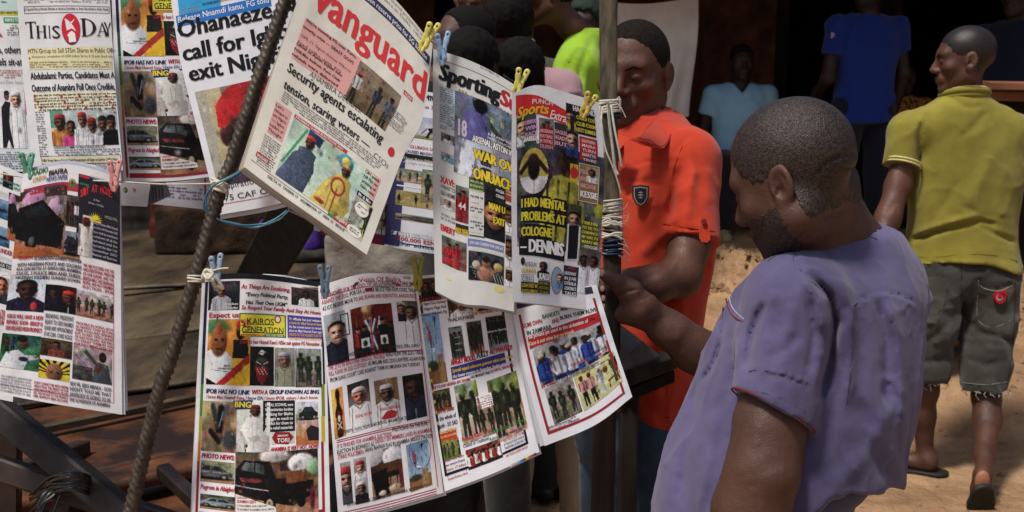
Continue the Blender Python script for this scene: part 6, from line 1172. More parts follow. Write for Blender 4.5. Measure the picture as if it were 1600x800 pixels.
# ---- This Day
p = Paper('newspaper', 'white newspaper with roman capitals around a red oval eagle emblem, upper row', (150, 300),
    [(24, -30), (100, -31), (170, -28)], [(52, 269), (120, 268), (192, 266)], [(24, -30), (36, 120), (52, 269)], [(170, -28), (178, 100), (192, 266)], (2.13, 2.13, 2.14, 2.14), (.004, 1.7, .2), 'e8eaee')
p.page('inner_page', -.004, (3, 2), 'd4d6dc'); p.B(35, -20, 170, 6, '8c8c94'); p.Fr(37, 10, 171, 21, .8, '5c3c44'); p.T("US Special Envoy Arrives Ethiopia as America Scrambles to Avert Bloodshed in Addis Ababa", 38, 19, 169, 14, 4.4, '3c3034')
def serif(p, ch, x, y, w, h, c='1c1c20', part='masthead'):
    """big roman capitals drawn stroke by stroke; x, y = foot of the letter"""
    a, _y = _uv(p, x, y); b = a; y = _y; t = w * .2; f = h * .045; k = .6
    def V(xx, tt=t): p.rect(a + xx, y - h, tt, h, c, 5, part); p.rect(a + xx - t * .45, y - f, tt + t * .9, f, c, 5, part); p.rect(a + xx - t * .45, y - h, tt + t * .9, f, c, 5, part)
    if ch == 'T': V(w / 2 - t / 2); p.rect(a, y - h, w, f * 1.3, c, 6, part); p.rect(a, y - h, f * 1.2, h * .16, c, 6, part); p.rect(a + w - f * 1.2, y - h, f * 1.2, h * .16, c, 6, part)
    elif ch == 'H': V(t * .4); V(w - t * 1.4); p.rect(a + t, y - h * .53, w - 2 * t, f, c, 6, part)
    elif ch == 'I': V(w / 2 - t, t * 1.2)
    elif ch == 'S': p.text('S', a, y - h, w, h, c, bold=.0, part=part, z=5, maxs=3)
    elif ch == 'D':
        V(t * .5); n = 14; V_ = []; tr = []
        for i in range(n + 1):
            q = -math.pi / 2 + math.pi * i / n; cq, sq = math.cos(q), math.sin(q); V_ += [(a + t + (w - t) * cq, y - h / 2 + h / 2 * sq), (a + t + (w - t - t * 1.1 * max(cq, 0.05)) * cq, y - h / 2 + (h / 2 - f) * sq)]
            if i: tr += [(2 * i - 2, 2 * i, 2 * i + 1), (2 * i - 2, 2 * i + 1, 2 * i - 1)]
        p.put(part, V_, tr, p.col(c), 5)
    elif ch == 'A':
        p.poly([(a + w * .46, y - h), (a + w * .54, y - h), (a + w, y), (a + w - t * 1.3, y)], c, 5, part); p.poly([(a + w * .47, y - h), (a + w * .52, y - h * .95), (a + f * 2.2, y), (a + f * .8, y)], c, 5, part); p.rect(a + w * .22, y - h * .36, w * .5, f, c, 5, part)
        for q in (0, w - t * 1.5): p.rect(a + q - t * .2, y - f, t * 1.8, f, c, 6, part)
    elif ch == 'Y':
        p.poly([(a, y - h), (a + t * 1.3, y - h), (a + w * .55, y - h * .42), (a + w * .42, y - h * .42)], c, 5, part); p.poly([(a + w - f * 2, y - h), (a + w, y - h), (a + w * .55, y - h * .42), (a + w * .48, y - h * .45)], c, 5, part); p.rect(a + w * .4, y - h * .45, t, h * .45, c, 5, part)
for ch, x, w, h, y in (('T', 41, 17, 26, 60), ('H', 57, 17, 20, 60), ('I', 75, 7, 20, 60), ('S', 82, 13, 21, 60), ('D', 127, 25, 29, 57), ('A', 152, 18, 22, 56.5), ('Y', 163, 12, 22, 56)): serif(p, ch, x, y, w, h)
p.O(110.5, 46, 15, 24, '3c3c44', 3, 'emblem'); p.O(110.5, 44, 15.2, 23.5, 'd0283c', 4, 'emblem')
p.Pg([(101, 28), (108, 33), (114, 40), (119, 49), (112, 44), (104, 48), (109, 40), (106, 34)], 'f0ecec', 5, 'emblem'); p.Pg([(117, 29), (112, 37), (110, 35)], 'f0ecec', 5, 'emblem')
p.Pg([(107, 52), (112, 48), (117, 52), (119, 65), (108, 66), (110, 58), (105, 56)], 'f4f2f2', 6, 'emblem')
p.Rc(43, 75, 176, 108, 'e4dfb4', 1); p.T('MTN Group to Sell 575m Shares in Public Offer', 44, 85, 182, 81, 7.5, '2c2c28', bold=-.004); p.O(46, 91, 1.4, 1.6, RED, 4); p.T('Announces completion of N200 billion Series II 10-year fixed rate', 50, 92, 176, 88, 4, '5c5c4c', bold=-.004); p.B(46, 96, 175, 107, '7c7a5c')
p.T('Abdulsalami: Parties, Candidates Must Accept', 48, 124, 196, 123, 12, '222', bold=-.004) if False else None
p.T('Abdulsalami: Parties, Candidates Must A', 48, 125, 179, 121, 11.5, '242426', bold=.022); p.T('Outcome of Anambra Poll Once Credible,', 50, 142, 180, 141, 11.5, '242426', bold=.022)
for i, yy in enumerate((147, 156, 165)):
    p.Rc(51 + i, yy - 1, 181, yy + 6, 'ecebd0', 1); p.B(52 + i, yy, 182, yy + 6, '4c4c44', lh=5)
    for q in (0, 3, 5, 8): p.O(54 + q * 14 + i * 5, yy + 3, 2, 2.4, RED, 5)
p.B(55, 174, 76, 246, '606066'); p.Ph('candidates', 77, 172, 186, 226, 1); p.T('CANDIDATES COMMIT TO PEACE ON ELECTION DAY...', 84, 231, 166, 232, 4, '242426'); p.B(85, 233, 188, 243)
p.Rc(64, 244, 189, 254, 'e8e2c4', 1); p.Fr(64, 244, 189, 254, .7, '4c3434', 2); p.T("NBA Vows Not to Relent Until Perpetrators of Siege on Justice Odili's House", 66, 251, 186, 252, 4.5, '2c2420'); p.B(66, 256, 188, 266, '8c8c92'); p.flush()
# ---- the page to its left
p = Paper('newspaper', 'leftmost upper row newspaper, its black headline cut to others and sit-at', (130, 300),
    [(-100, -30), (30, -28)], [(-70, 268), (52, 268)], [(-100, -30), (-70, 268)], [(30, -28), (52, 268)], (2.16, 2.15, 2.15, 2.16), (.004, 1.5, .3), 'e4e8ec')
p.Rc(-80, -20, 28, 17, 'c4dcd8', 1); p.T('them', 2, 5, 10, 4, 4, '3c4444'); p.Rc(-80, 17, 29, 24, 'd0d034', 1); p.T('NEW MINISTERS', 0, 22, 28, 21, 4, '4c5c1c'); p.Rc(5, 27, 30, 36, '2c9c54', 2); p.T('BAMIDELE TO', 8, 34, 28, 33, 5, WHT); p.T('A', -14, 57, 4, 57, 12, 'c8342c', bold=.05); p.B(10, 38, 31, 56); p.Rc(-60, 64, 33, 65, '5c5c60', 2)
p.T('po, others', -8, 85, 33, 81, 12, '222226', bold=.02); p.T('cels sit-at', -6, 101, 35, 103, 12, '222226', bold=.02) ; p.B(-30, 108, 36, 122, 'b05050'); p.T('Doro Date Saves', -6, 131, 36, 130, 5, '7c7c9c', bold=-.01)
p.Ph('bust', -60, 138, 44, 232, 5, bg='dfe3e8,dcdfe4', top='e2e6ea', cap='c4c4cc', skin='a87868', x=.86, y=.05, h=.5, w=.8); p.Pg([(2, 168), (8, 158), (16, 160), (14, 190), (22, 230), (20, 232), (14, 218), (10, 231), (5, 231)], '18181c', 5, 'photograph'); p.O(10, 150, 4.2, 6.5, '6a4030', 5, 'photograph'); p.O(10, 145, 4.4, 3.6, '1c1c24', 6, 'photograph'); p.Pg([(38, 140), (43, 145), (44, 180), (40, 178)], 'd04c8c', 5, 'photograph')
p.B(-30, 236, 46, 264); p.flush()

# ---- Ohanaeze
p = Paper('newspaper', 'white page with a huge black headline and a red cap portrait, behind the rod', (225, 350),
    [(264, -28), (380, -55), (500, -80)], [(341, 336), (436, 318), (560, 280)], [(264, -28), (281, 90), (310, 210), (341, 336)], [(500, -80), (530, 100), (560, 280)], (2.17, 2.17, 2.17, 2.17), (.003, 1.4, .6), 'f0f2fa')
p.page('inner_page', -.005, (4, 7), 'dcdfe8'); p.Rc(272, -40, 345, 9, '38a4dc', 1)
p.T('TOP STORIES: MIXED REACTIONS AS PDP', 316, 9, 368, -2, 4, '2c2c34') ; p.B(278, 14, 312, 19, '9494a0')
a = _uv(p, 277, 43); b = _uv(p, 422, -8); p.rect(a[0], a[1] - 17, b[0] - a[0], 16.5, '2c78cc', 1, 'panel'); p.T('Release Nnamdi kanu, FG told', 279, 37, 420, 2, 9, WHT, bold=.01)
p.T('Ohanaeze Ndigbo', 281, 68, 545, -9, 26, '141418', bold=.036); p.T('call for Igbos to', 289, 101, 506, 39, 25, '141418', bold=.036); p.T('exit Nigeria', 299, 132, 458, 86, 25, '141418', bold=.036)
a = _uv(p, 304, 144); b = _uv(p, 472, 260); p.photo('ohanaeze', a[0], a[1], b[0] - a[0] + 22, 142, 1)
p.T('Inspiration and', 346, 297, 430, 279, 9, '24242a', bold=.0); p.T('175 CAF Champions', 346, 315, 480, 285, 9, '24242a', bold=.0); p.T('_', 346, 320, 350, 319, .1) if False else None; a = _uv(p, 350, 318); p.rect(a[0] - 6, a[1], 150, .8, 'b03048', 3, 'rule'); p.flush()

# ---- Vanguard
p = Paper('newspaper', 'thick cream newspaper with a big red lowercase masthead, hanging tilted from a yellow peg', (245, 385),
    [(500, -100), (560, -52), (620, 2), (676, 69)], [(381, 260), (430, 297), (500, 346), (573, 398)], [(500, -100), (467, -4), (425, 118), (381, 260)], [(676, 69), (669, 135), (657, 195), (628, 250), (573, 398)], (2.0, 2.06, 2.0, 1.98), (.004, 1.2, .1), 'e6e4da')
V = p
for i in range(1, 9): p.page('inner_page', -.0018 * i, (-1.6 * i if i < 6 else -8, .9 * i), ['d8d2c4', 'b4a898', 'd0c8b8', 'a89c8c', 'c8beae', '9c9080', 'c0b6a6', 'a09484'][i - 1])
a = _uv(p, 545, -8); p.rect(60, 24, 182, 15, '3c3c60', 1, 'panel'); p.text('against N75bn reserve price for 5G license', 64, 27, 172, 8.5, 'e8e8ec', bold=.01)
p.lines(['Judges shared prosperity with', 'leaders in Delta, others'], 120, 2, 110, 5.5, 8, '54545c', bold=-.01); p.B(600, 22, 655, 60)
p.text('vanguard', 24, 51, 216, 52, 'd83c40', bold=.024, part='masthead', maxs=9)
_a = _uv(p, 478, 27); _b = _uv(p, 541, 151); p.rect(_a[0], _a[1], _b[0] - _a[0], _b[1] - _a[1], 'e0a8a4', 1, 'panel')
p.TL(["We're meeting FG over Kanu,", 'security crisis — S/EAST GOVS'], 478, 32, 556, 92, -4.5, 9.5, 5, '2c2024', bold=.016); p.TL(['OML 11: Ogoni chooses Wike to', 'lead talks with FG'], 471, 54, 546, 116, -4.5, 9.5, 5, '3c3034', bold=-.006)
p.TL(['Labour to Ayade: Explain how', 'N38.8bn bailout, Paris Club', 'refunds were disbursed'], 464, 67, 533, 122, -3.6, 8, 4.6, '2c2024', bold=.016)
p.T('ANAMBRA DECIDES:', 484, 115, 562, 180, 8, '34343a', bold=-.01); p.T('Security agents escalating', 450, 106, 594, 228, 14.5, '1c1c20', bold=.02, maxs=3); p.T('tension, scaring voters —', 444, 131, 574, 238, 14.5, '1c1c20', bold=.02, maxs=3); p.T('CSOs', 582, 247, 606, 262, 11, '2c2c30', bold=-.01)
_a = _uv(p, 563, 94); _b = _uv(p, 601, 205); p.photo('crowd', _a[0], _a[1], _b[0] - _a[0], _b[1] - _a[1], 2, n=3, bg='8c7c6c,7c644c', tops=['c0c0c0', '343c50', '5c6884'], h=.8, caps=['c03c3c', '3c3c40'])
p.B(609, 162, 626, 210, '6c6c6c'); p.Rc(630, 146, 645, 153, 'c83c3c', 2) ; p.T('N200', 632, 148, 643, 156, 4, WHT)
p.B(442, 140, 600, 262, '6c6c68') if False else None
_a = _uv(p, 441, 139); _b = _uv(p, 600, 262); p.body(_a[0] + 4, _a[1], _b[0] - _a[0] - 10, 17, '66666a'); p.O(611, 238, 6, 7.5, 'c8343c', 4)
_a = _uv(p, 432, 158); p.rect(_a[0], _a[1], 30, 50, 'e0a8a4', 1, 'panel'); p.lines(["Let's", 'dialogue to', 'save Nigeria', '— Igbo', 'Leaders of', 'Thought'], _a[0] + 1, _a[1] + 2, 26, 4.8, 8, '342428', bold=.0, maxs=1.3); p.body(_a[0] - 2, _a[1] + 54, 32, 48, '5c5c5c')
_a = _uv(p, 461, 178); _b = _uv(p, 556, 362); p.photo('mastman', _a[0], _a[1] + 6, _b[0] - _a[0], _b[1] - _a[1] - 6, 1); p.rect(_a[0], _a[1], 100, 6, 'c03c3c', 2, 'panel'); p.text('ANAMBRA GUBER ELECTIONS 2021', _a[0] + 2, _a[1] + 1.2, 90, 3.2, WHT)
_a = _uv(p, 572, 262); p.rect(_a[0], _a[1], 30, 36, 'e0a8a4', 1, 'panel'); p.lines(['CBN spends', 'N8.7bn on', 'printing of', 'Naira notes'], _a[0] + 1, _a[1] + 2, 27, 5, 8, '342428', maxs=1.3); p.rect(_a[0], _a[1] + 38, 30, 8, '1c1c1c', 2, 'panel'); p.text('Mr & Mrs', _a[0] + 3, _a[1] + 39.5, 24, 5, WHT, z=5)
p.photo('cartoon', _a[0], _a[1] + 47, 34, 56, 3, z=2); p.oval(_a[0] + 17, _a[1] + 60, 13, 10, 'f0eee4', 4); p.oval(_a[0] + 17, _a[1] + 96, 14, 8, 'f0eee4', 4); p.body(_a[0] + 8, _a[1] + 54, 18, 12, '303030', z=6); p.body(_a[0] + 8, _a[1] + 92, 18, 8, '303030', z=6)
p.rect(8, 368, 218, .8, '606060', 2, 'rule'); p.rect(14, 351, 26, 8, 'c83c3c', 2, 'panel'); p.text('VANGUARD', 16, 353, 22, 4.5, WHT)
p.text('DELTA 10   OWERRI 17   ADAMAWA 17   ABIA 16   BENUE', 46, 371, 150, 4.5, '2c2c2c'); p.rect(172, 356, 26, 12, 'c83c3c', 2, 'panel'); p.text('vanguard', 174, 359, 22, 6, WHT); p.rect(160, 356, 12, 12, '3c8c54', 2, 'panel'); p.flush()

# ---- papers in the back row, seen between the vanguard and the sporting one
p = Paper('newspaper', 'white bordered tabloid with a drawn black ox, hanging behind the cream newspaper', (175, 262),
    [(628, 128), (790, 150)], [(607, 386), (780, 412)], [(628, 128), (617, 250), (607, 386)], [(790, 150), (780, 412)], (2.3, 2.3, 2.28, 2.28), (.003, 1.4, .2), 'e4e6f2')
p.Rc(645, 140, 784, 142, '24242c', 1); p.T('Hit them back', 662, 156, 740, 166, 9, '1c1c28', bold=.03); p.T('to Stop Killing', 660, 170, 740, 178, 5.5, RED, bold=.02); p.Ph('ox', 640, 180, 735, 228, 1); p.Rc(620, 142, 624, 385, '3c3c6c', 1); p.T('IF OLUBADO SAID ANYTHING THAT', 634, 234, 735, 240, 4.6, RED); p.T('CAUSED MASSACRE IN BENEDEN GATE', 632, 242, 735, 248, 4.6, NAVY)
p.Rc(622, 246, 776, 260, '1c2424', 1); p.TL(['Once Rare Nigeria Solution at Aso', 'A High and intelligent man needs'], 630, 252, 730, 258, -.4, 6, 3.6, ['c8d0c8', 'c8d0c8']); p.Ph('soldiers', 621, 262, 660, 288, 3, n=3); p.Ph('soldiers', 660, 264, 740, 330, 4, n=4); p.Rc(620, 288, 660, 296, WHT, 2); p.Ph('crowd', 619, 296, 690, 330, 5, bg='a8a070,b4a060', n=4, tops=['28282c', '1c2024']); p.Ph('car', 618, 332, 740, 360, 5, c='54585c')
p.Rc(612, 360, 760, 388, 'e4e8f4', 1); p.T('THE DEATH OF NIGERIA', 622, 371, 730, 380, 6, WHT, out=('1c2454', .05), bold=.03); p.T('200,000 ESN MEN ARE', 620, 378, 732, 388, 6, RED, bold=.03); p.T('Our advice for Biafrans', 621, 386, 740, 396, 6, NAVY, bold=.01); p.Fr(614, 142, 770, 402, 1.6, '2c3c7c'); p.flush()
p = Paper('newspaper', 'back row paper with an olive cartoon, its corner showing beneath the cream newspaper', (130, 170),
    [(500, 225), (640, 235)], [(490, 360), (606, 380)], [(500, 225), (490, 360)], [(640, 235), (606, 380)], (2.32, 2.32, 2.3, 2.3), (.002, 1.4, .5), 'd8dcec')
p.Ph('soldiers', 500, 230, 606, 290, 5, n=5); p.Rc(575, 290, 612, 304, '2c3454', 1); p.TL(['POST OF A', 'MILLION MEN'], 580, 296, 608, 300, -.3, 6, 4, ['c4ccdc']); p.Ph('cartoon', 545, 302, 606, 362, 4); p.Rc(500, 366, 604, 368, '8c2c3c', 1); p.flush()
p = Paper('newspaper', 'small paper with a red lined edge beside the purple cloth', (60, 40),
    [(445, 290), (490, 300)], [(450, 330), (486, 346)], [(445, 290), (450, 330)], [(490, 300), (486, 346)], (2.34, 2.34, 2.34, 2.34), (.002, 1.4, .5), 'b8bcc8', group=None)
p.Ph('soldiers', 450, 295, 486, 330, 4, n=3, bg='48485c,2c3040'); p.Rc(452, 328, 486, 334, 'a03c48', 1); p.flush()
p = Paper('newspaper', 'paper with purple small print behind the white string, left of the iron rod', (150, 50),
    [(186, 240), (350, 250)], [(190, 314), (350, 330)], [(186, 240), (190, 314)], [(350, 250), (350, 330)], (2.36, 2.36, 2.36, 2.36), (.002, 1.4, .5), 'c8c8d8')
p.B(242, 288, 318, 316, '5c5478', lh=3.2); p.Rc(319, 262, 322, 320, '8c2c4c', 1); p.flush()
p = Paper('newspaper', 'folded white sheet with a small green crest, hanging directly under the left white string', (52, 70),
    [(184, 250), (240, 254)], [(189, 321), (230, 323)], [(184, 250), (189, 321)], [(240, 254), (230, 323)], (2.3, 2.3, 2.28, 2.3), (.002, 1.4, .5), 'e4e6ea', group=None)
p.O(196, 297, 4, 4.5, '5c8c54', 3, 'emblem'); p.O(196, 297, 2.5, 3, 'dce4d8', 4, 'emblem'); p.Pg([(207, 293), (213, 296), (209, 301)], 'c87c54', 4, 'emblem'); p.flush()
for i in range(6):
    v = [P(229 + i * 5, 284, 2.31 + .004 * i), P(234 + i * 5, 284, 2.315 + .004 * i), P(240 + i * 5 + 2, 318 - i * 2.5, 2.33 + .004 * i), P(231 + i * 5, 320 - i * 2, 2.30 + .004 * i)]
    if i == 0: fan = thing('paper_bundle', 'fanned grey paper leaves tucked beside the small folded white sheet', 'paper', v[0])
    v = [q for q in v] + [q + CF * .0006 for q in v]; mesh_obj('leaf', v, BOXF, M_PAPER, fan, False, s2l(np.array([.60, .59, .61]) - .03 * (i % 3)))

# ---- Sporting Sun
p = Paper('newspaper', 'sports paper with yellow WAR OVER ONUACHU headline, hanging from a blue peg', (128, 390),
    [(677, 76), (730, 93), (770, 112), (808, 135)], [(680, 455), (720, 474), (760, 478), (803, 487)], [(677, 76), (676, 200), (677, 330), (680, 455)], [(808, 135), (806, 300), (803, 487)], (2.1, 2.14, 2.12, 2.08), (.005, 1.1, .15), 'dedfdc')
p.page('inner_page', -.004, (2, 3), 'c8c8c4'); p.page('inner_page', -.008, (4, 5), 'b8b8b2')
p.rect(14, 14, 112, .8, '6c6c70', 2); p.T('SUN, NOVEMBER 5, 2021', 750, 108, 780, 118, 2.6, '6c6c70'); p.T('PRICE N250', 786, 120, 806, 130, 4, '4c4c50')
p.text('Sporting', 9, 18, 90, 28, '1c1c20', bold=.05, it=.12, part='masthead', maxs=4); p.text('Sun', 101, 18, 42, 28, 'b4282c', bold=.05, it=.12, part='masthead', maxs=4)
for i in range(3): p.O(718 + i * 5, 141 + i * 2.3, 1.8, 2.2, 'b08830', 3)
p.T('Sports at its best', 773, 170, 806, 180, 3.6, 'a8343c'); p.Rc(687, 132, 710, 205, 'c4d4dc', 1); p.B(688, 134, 698, 204, '5c646c'); p.B(700, 137, 709, 204, '5c646c')
p.Ph('number', 711, 141, 802, 300, 1); p.T('18', 716, 211, 729, 214, 27, 'ecdfe8', bold=.02, part='photograph', z=4)
p.Ph('crowd', 761, 173, 802, 222, 2, bg='4c6c3c,3c5c2c', n=3, tops=['d0c83c', 'd0c83c', '3c4c8c'], h=.7); p.TL(['JUST KEEP THE', 'HARD TOUCHES'], 762, 214, 800, 224, 0, 6, 3.8, ['e4e8ec']); 
p.T('ARSENAL, ASTON VILLA', 738, 226, 812, 246, 11, 'f0f0ee', bold=.03, out=('24242c', .05)); 
_a = _uv(p, 738, 230); p.rect(_a[0], _a[1], 128 - _a[0], 24, '2c2c2c', 2, 'panel'); p.rect(_a[0], _a[1] + 27, 128 - _a[0], 27, '2c2c2c', 2, 'panel')
p.T('WAR OVER', 740, 253, 818, 273, 17, 'e8cc38', bold=.045, out=('1c1c1c', .05)); p.T('ONUACHU', 740, 281, 812, 302, 18, 'e8cc38', bold=.045, out=('1c1c1c', .05))
p.Ph('bust', 689, 206, 711, 228, 4, bg='7c7c80,5c5c60'); p.Ph('bust', 689, 236, 710, 256, 3, bg='a8b4b4,9c9ca0', skin='a87458'); p.T('TORRES', 689, 252, 710, 255, 9, '4c9cb4', bold=.03)
p.Rc(687, 272, 711, 308, 'dcdcd8', 1); p.T('XAVI:', 688, 286, 710, 291, 11, 'c83838', bold=.04); p.T('I WANT TO', 689, 296, 711, 300, 7, '2c2c30'); p.T('GO HOME', 689, 306, 711, 309, 7, '2c2c30')
p.Ph('bust', 688, 308, 711, 332, 6, bg='b4b0ac,a8a09c', skin='a07058', y=-.1, h=1.5); p.TL(['TO STAY, YOU', 'SAY TO WIN ARE'], 689, 338, 711, 342, 0, 6, 3.8, ['34343c']); p.T('EMERY', 689, 362, 711, 365, 10, 'd03030', bold=.05); 
p.Ph('redplayer', 712, 288, 732, 350, 2); p.T('44', 716, 326, 728, 329, 12, 'd8ccd0', bold=.01, part='photograph', z=4); p.Rc(712, 348, 732, 368, '2c2c24', 2); p.T('AIDS DEAL', 712, 363, 732, 368, 9, 'd8b82c', bold=.03)
p.Rc(733, 276, 757, 300, '34583c', 2); p.TL(['MAN CITY HAS', 'BUSQUETS', 'BACK IN SIGHT'], 735, 284, 755, 289, 0, 6.5, 4, ['d8dc8c']); p.Rc(733, 300, 757, 366, 'd8dad8', 1); p.B(735, 303, 756, 314, '34343c', lh=5); p.Rc(736, 316, 748, 318, RED, 3); p.B(735, 321, 756, 336, '34343c', lh=5); p.Rc(736, 338, 748, 340, RED, 3); p.B(735, 343, 756, 362, '34343c', lh=5)
p.Rc(733, 366, 757, 372, '34583c', 2)
p.Ph('bust', 757, 286, 789, 380, 7, bg='343438,241c1c', skin='8c5c44', y=.28, h=.95, top='20242c'); p.T('POGBA', 775, 300, 788, 303, 5, WHT); p.T('CRISIS', 775, 308, 788, 311, 5, WHT); p.T('MAN U', 764, 327, 789, 334, 12, 'e0c838', bold=.04, out=('1c1c1c', .06)); p.T('EXIT', 771, 349, 789, 354, 12, 'e0c838', bold=.04, out=('1c1c1c', .06))
p.Ph('redplayer', 690, 366, 729, 425, 5); p.T('OUT', 692, 395, 710, 400, 10, 'd03038', bold=.03, z=4); p.T('UNTIL', 692, 410, 712, 414, 9, 'd03038', bold=.03, z=4); p.T('CHRISTMAS', 692, 418, 712, 422, 4, WHT, z=4)
p.Rc(731, 372, 787, 396, '7c84b4', 2); p.T('JOE HAS CLIQUE FOR LIFE AT', 734, 381, 786, 391, 4.5, WHT, bold=.02); p.T('HIGHEST, TUNE ROBIN COULD SEE', 734, 389, 786, 400, 5, WHT, bold=.02); p.Ph('boxer', 732, 391, 787, 446, 1)
p.Rc(790, 288, 803, 318, 'a84434', 2); p.B(791, 296, 802, 308, 'e8d0b0', lh=5); p.Ph('bust', 790, 318, 803, 366, 2, bg='54343c,302428'); p.Ph('bust', 790, 366, 803, 420, 5, bg='706878,484450'); p.Ph('bust', 790, 420, 803, 450, 9, bg='6c4c34,5c3c30')
p.O(780, 452, 8, 5, 'e4d87c', 1); p.O(700, 434, 6, 3, 'e8e0b0', 1); p.flush()

# ---- Punch Sports Extra
p = Paper('newspaper', 'tabloid reading I HAD MENTAL PROBLEMS AT COLOGNE, pegged beside the wooden post', (135, 330),
    [(800, 146), (840, 133), (890, 146), (936, 160)], [(801, 471), (860, 477), (925, 485)], [(800, 146), (799, 300), (801, 471)], [(936, 160), (943, 250), (936, 380), (925, 485)], (2.06, 2.16, 2.16, 2.07), (.006, 1.3, .55), 'eceef0')
p.page('inner_page', -.005, (3, 2), 'd4d6d8')
p.Pg([(806, 149), (826, 156), (885, 173), (884, 196), (806, 180)], 'cc3030', 2, 'panel'); p.T('PUNCH', 832, 161, 864, 167, 8, 'e8d8d4', bold=.02, part='masthead'); p.T('Sports', 808, 177, 856, 187, 17, 'ecb838', bold=.03, it=.2, part='masthead', maxs=4); p.T('Extra', 859, 182, 884, 194, 15, 'ece4e0', bold=.01, it=.25, part='masthead')
p.Rc(884, 160, 932, 216, '1c1c20', 2); p.Ph('bust', 884, 168, 900, 205, 3, bg='2c3024,2c3024', top='d0c030', skin='8c6450'); p.T('HAALAND', 896, 175, 930, 180, 9, 'e4e4e4', bold=.04); p.TL(['COULD COST', 'CLUB €300M', 'NEXT SUMMER'], 901, 187, 931, 192, 0, 9.5, 6.5, ['d8c838'], bold=.03)
p.Rc(807, 181, 838, 228, '3c4c44', 2); p.Ph('bust', 808, 182, 826, 228, 4, bg='4c5c54,44544c', top='e0e0e4', skin='b08468'); p.TL(['LIVERPOOL', 'WIN', 'RACE'], 821, 192, 840, 195, 0, 9.5, 6.5, ['e0a0dc'], bold=.03); p.T('BARELLA', 820, 219, 842, 222, 7.5, WHT, bold=.04, z=6)
p.Ph('redplayer', 842, 184, 866, 232, 3); p.TL(['NIGERIAN', 'FOOTBALL', 'IN TROUBLE', 'OLISEH'], 844, 206, 864, 210, 0, 8, 5.5, ['e8a0a8'], bold=.03)
p.Rc(866, 190, 888, 245, '30343c', 2); p.TL(['EAGLES', 'READY', 'BUT'], 868, 208, 886, 212, 0, 9, 6, ['e8a0a8'], bold=.03); p.Ph('bust', 884, 198, 904, 248, 5, bg='4c5468,3c4458', top='3c58b0', skin='a87c64')
p.Rc(905, 212, 934, 255, 'b02c34', 2); p.TL(['SOUTHERN', 'MAIRA', 'TURN', 'MARTYR', 'TRIBE'], 909, 222, 930, 226, .4, 7.2, 4.6, ['ecd4d0'], bold=.02)
p.Ph('dennis', 808, 230, 936, 402, 1); _a = _box(p, 812, 236, 856, 304); p.photo('oval', *_a, seed=1, z=3, oval=True)
p.Rc(891, 255, 903, 286, 'd0b83c', 3); p.O(897, 270, 6, 9, 'c83434', 4); _a = _uv(p, 905, 254); p.rect(_a[0], _a[1], 30, 58, '8c7448', 3, 'panel'); p.frame(_a[0], _a[1], 30, 58, 1, 'd8d0b8', 4); p.Ph('bust', 916, 260, 934, 288, 3, z=4, bg='a89878,9c8c70'); p.T('PSG,', 907, 271, 918, 272, 7, 'e4a8a4', bold=.03, z=6); p.T('RIVAL', 907, 282, 920, 284, 7, 'e4a8a4', bold=.03, z=6); p.T('BARCA FOR', 907, 293, 931, 297, 7, 'e8a0a0', bold=.03, z=6); p.T('KESSIE', 907, 307, 933, 312, 9.5, WHT, bold=.04, z=6)
for t, x1, yy in (('I HAD MENTAL', 883, 323), ('PROBLEMS AT', 883, 344), ('COLOGNE', 862, 367)):
    _a = _uv(p, 814, yy); p.rect(_a[0], _a[1] - 17, (x1 - 814) * 1.0, 21, '1c1c1c', 3, 'panel', 2); p.T(t, 815, yy, x1, yy + (9 if x1 > 870 else 6), 14.5, 'e4d83c', bold=.04, maxs=3)
_a = _uv(p, 814, 392); p.rect(_a[0] - 3, _a[1] - 21, 72, 27, '1c1c1c', 3, 'panel', 3); p.T('– DENNIS', 814, 394, 880, 400, 20, 'f0f0f0', bold=.045, maxs=3)
p.Ph('bust', 888, 318, 904, 408, 4, z=3, bg='4c5040,6c6c60', top='e4e4e8', skin='a07860', h=.5); 
for i in range(4): p.Rc(889 + i * 3.6, 352, 890.6 + i * 3.6, 405, '1c1c20', 4, 'photograph')
_a = _uv(p, 908, 345); p.rect(_a[0], _a[1] - 1, 27, 46, '4c5030', 3, 'panel'); p.TL(['IT TOOK A YEAR', 'TO TIE TO', 'CONVINCE', 'MY WIFE TO', 'MARRY ME'], 909, 350, 934, 353, 0, 7.4, 4.6, ['e0d848'], bold=.03, z=6); p.T('– IYENOGBE', 909, 387, 933, 390, 4.6, WHT, z=6)
p.Ph('bust', 904, 388, 918, 459, 4, z=3, bg='645c54,b4b4b8', top='d8dce4', skin='3c281e', h=.5); p.Ph('bust', 918, 390, 933, 460, 5, z=3, bg='544c48,b4b4b8', top='dcdce4', skin='4c2c22', h=.5)
p.O(817, 408, 3.5, 6, '3c2a20', 4); p.T('AIYEGUN', 820, 415, 838, 418, 7, '5c5c60'); p.T('GUNNER', 815, 425, 838, 428, 7, 'c8b030', bold=.03); p.T('50TH', 815, 438, 833, 440, 10, 'e0e0e0', bold=.03, out=('1c1c1c', .05)); p.Rc(814, 440, 840, 458, '24241c', 3); p.T('CLEAN SHEET IN', 815, 448, 839, 450, 6, 'c8b030', bold=.03); p.T('SOUTH AFRICA', 815, 457, 839, 459, 6, 'c8b030', bold=.03)
p.Ph('bust', 840, 404, 858, 436, 4, z=2, bg='e4e6e8,e0e2e4', top='202024', skin='4c3024'); p.T('KALU', 843, 436, 858, 438, 10, WHT, bold=.05, out=('1c1c1c', .08)); p.Rc(841, 438, 859, 460, '2c2c20', 3); p.TL(['SETS NEW', 'RECORD', 'TO RUN'], 843, 444, 857, 446, 0, 7, 4.4, ['b8a830'])
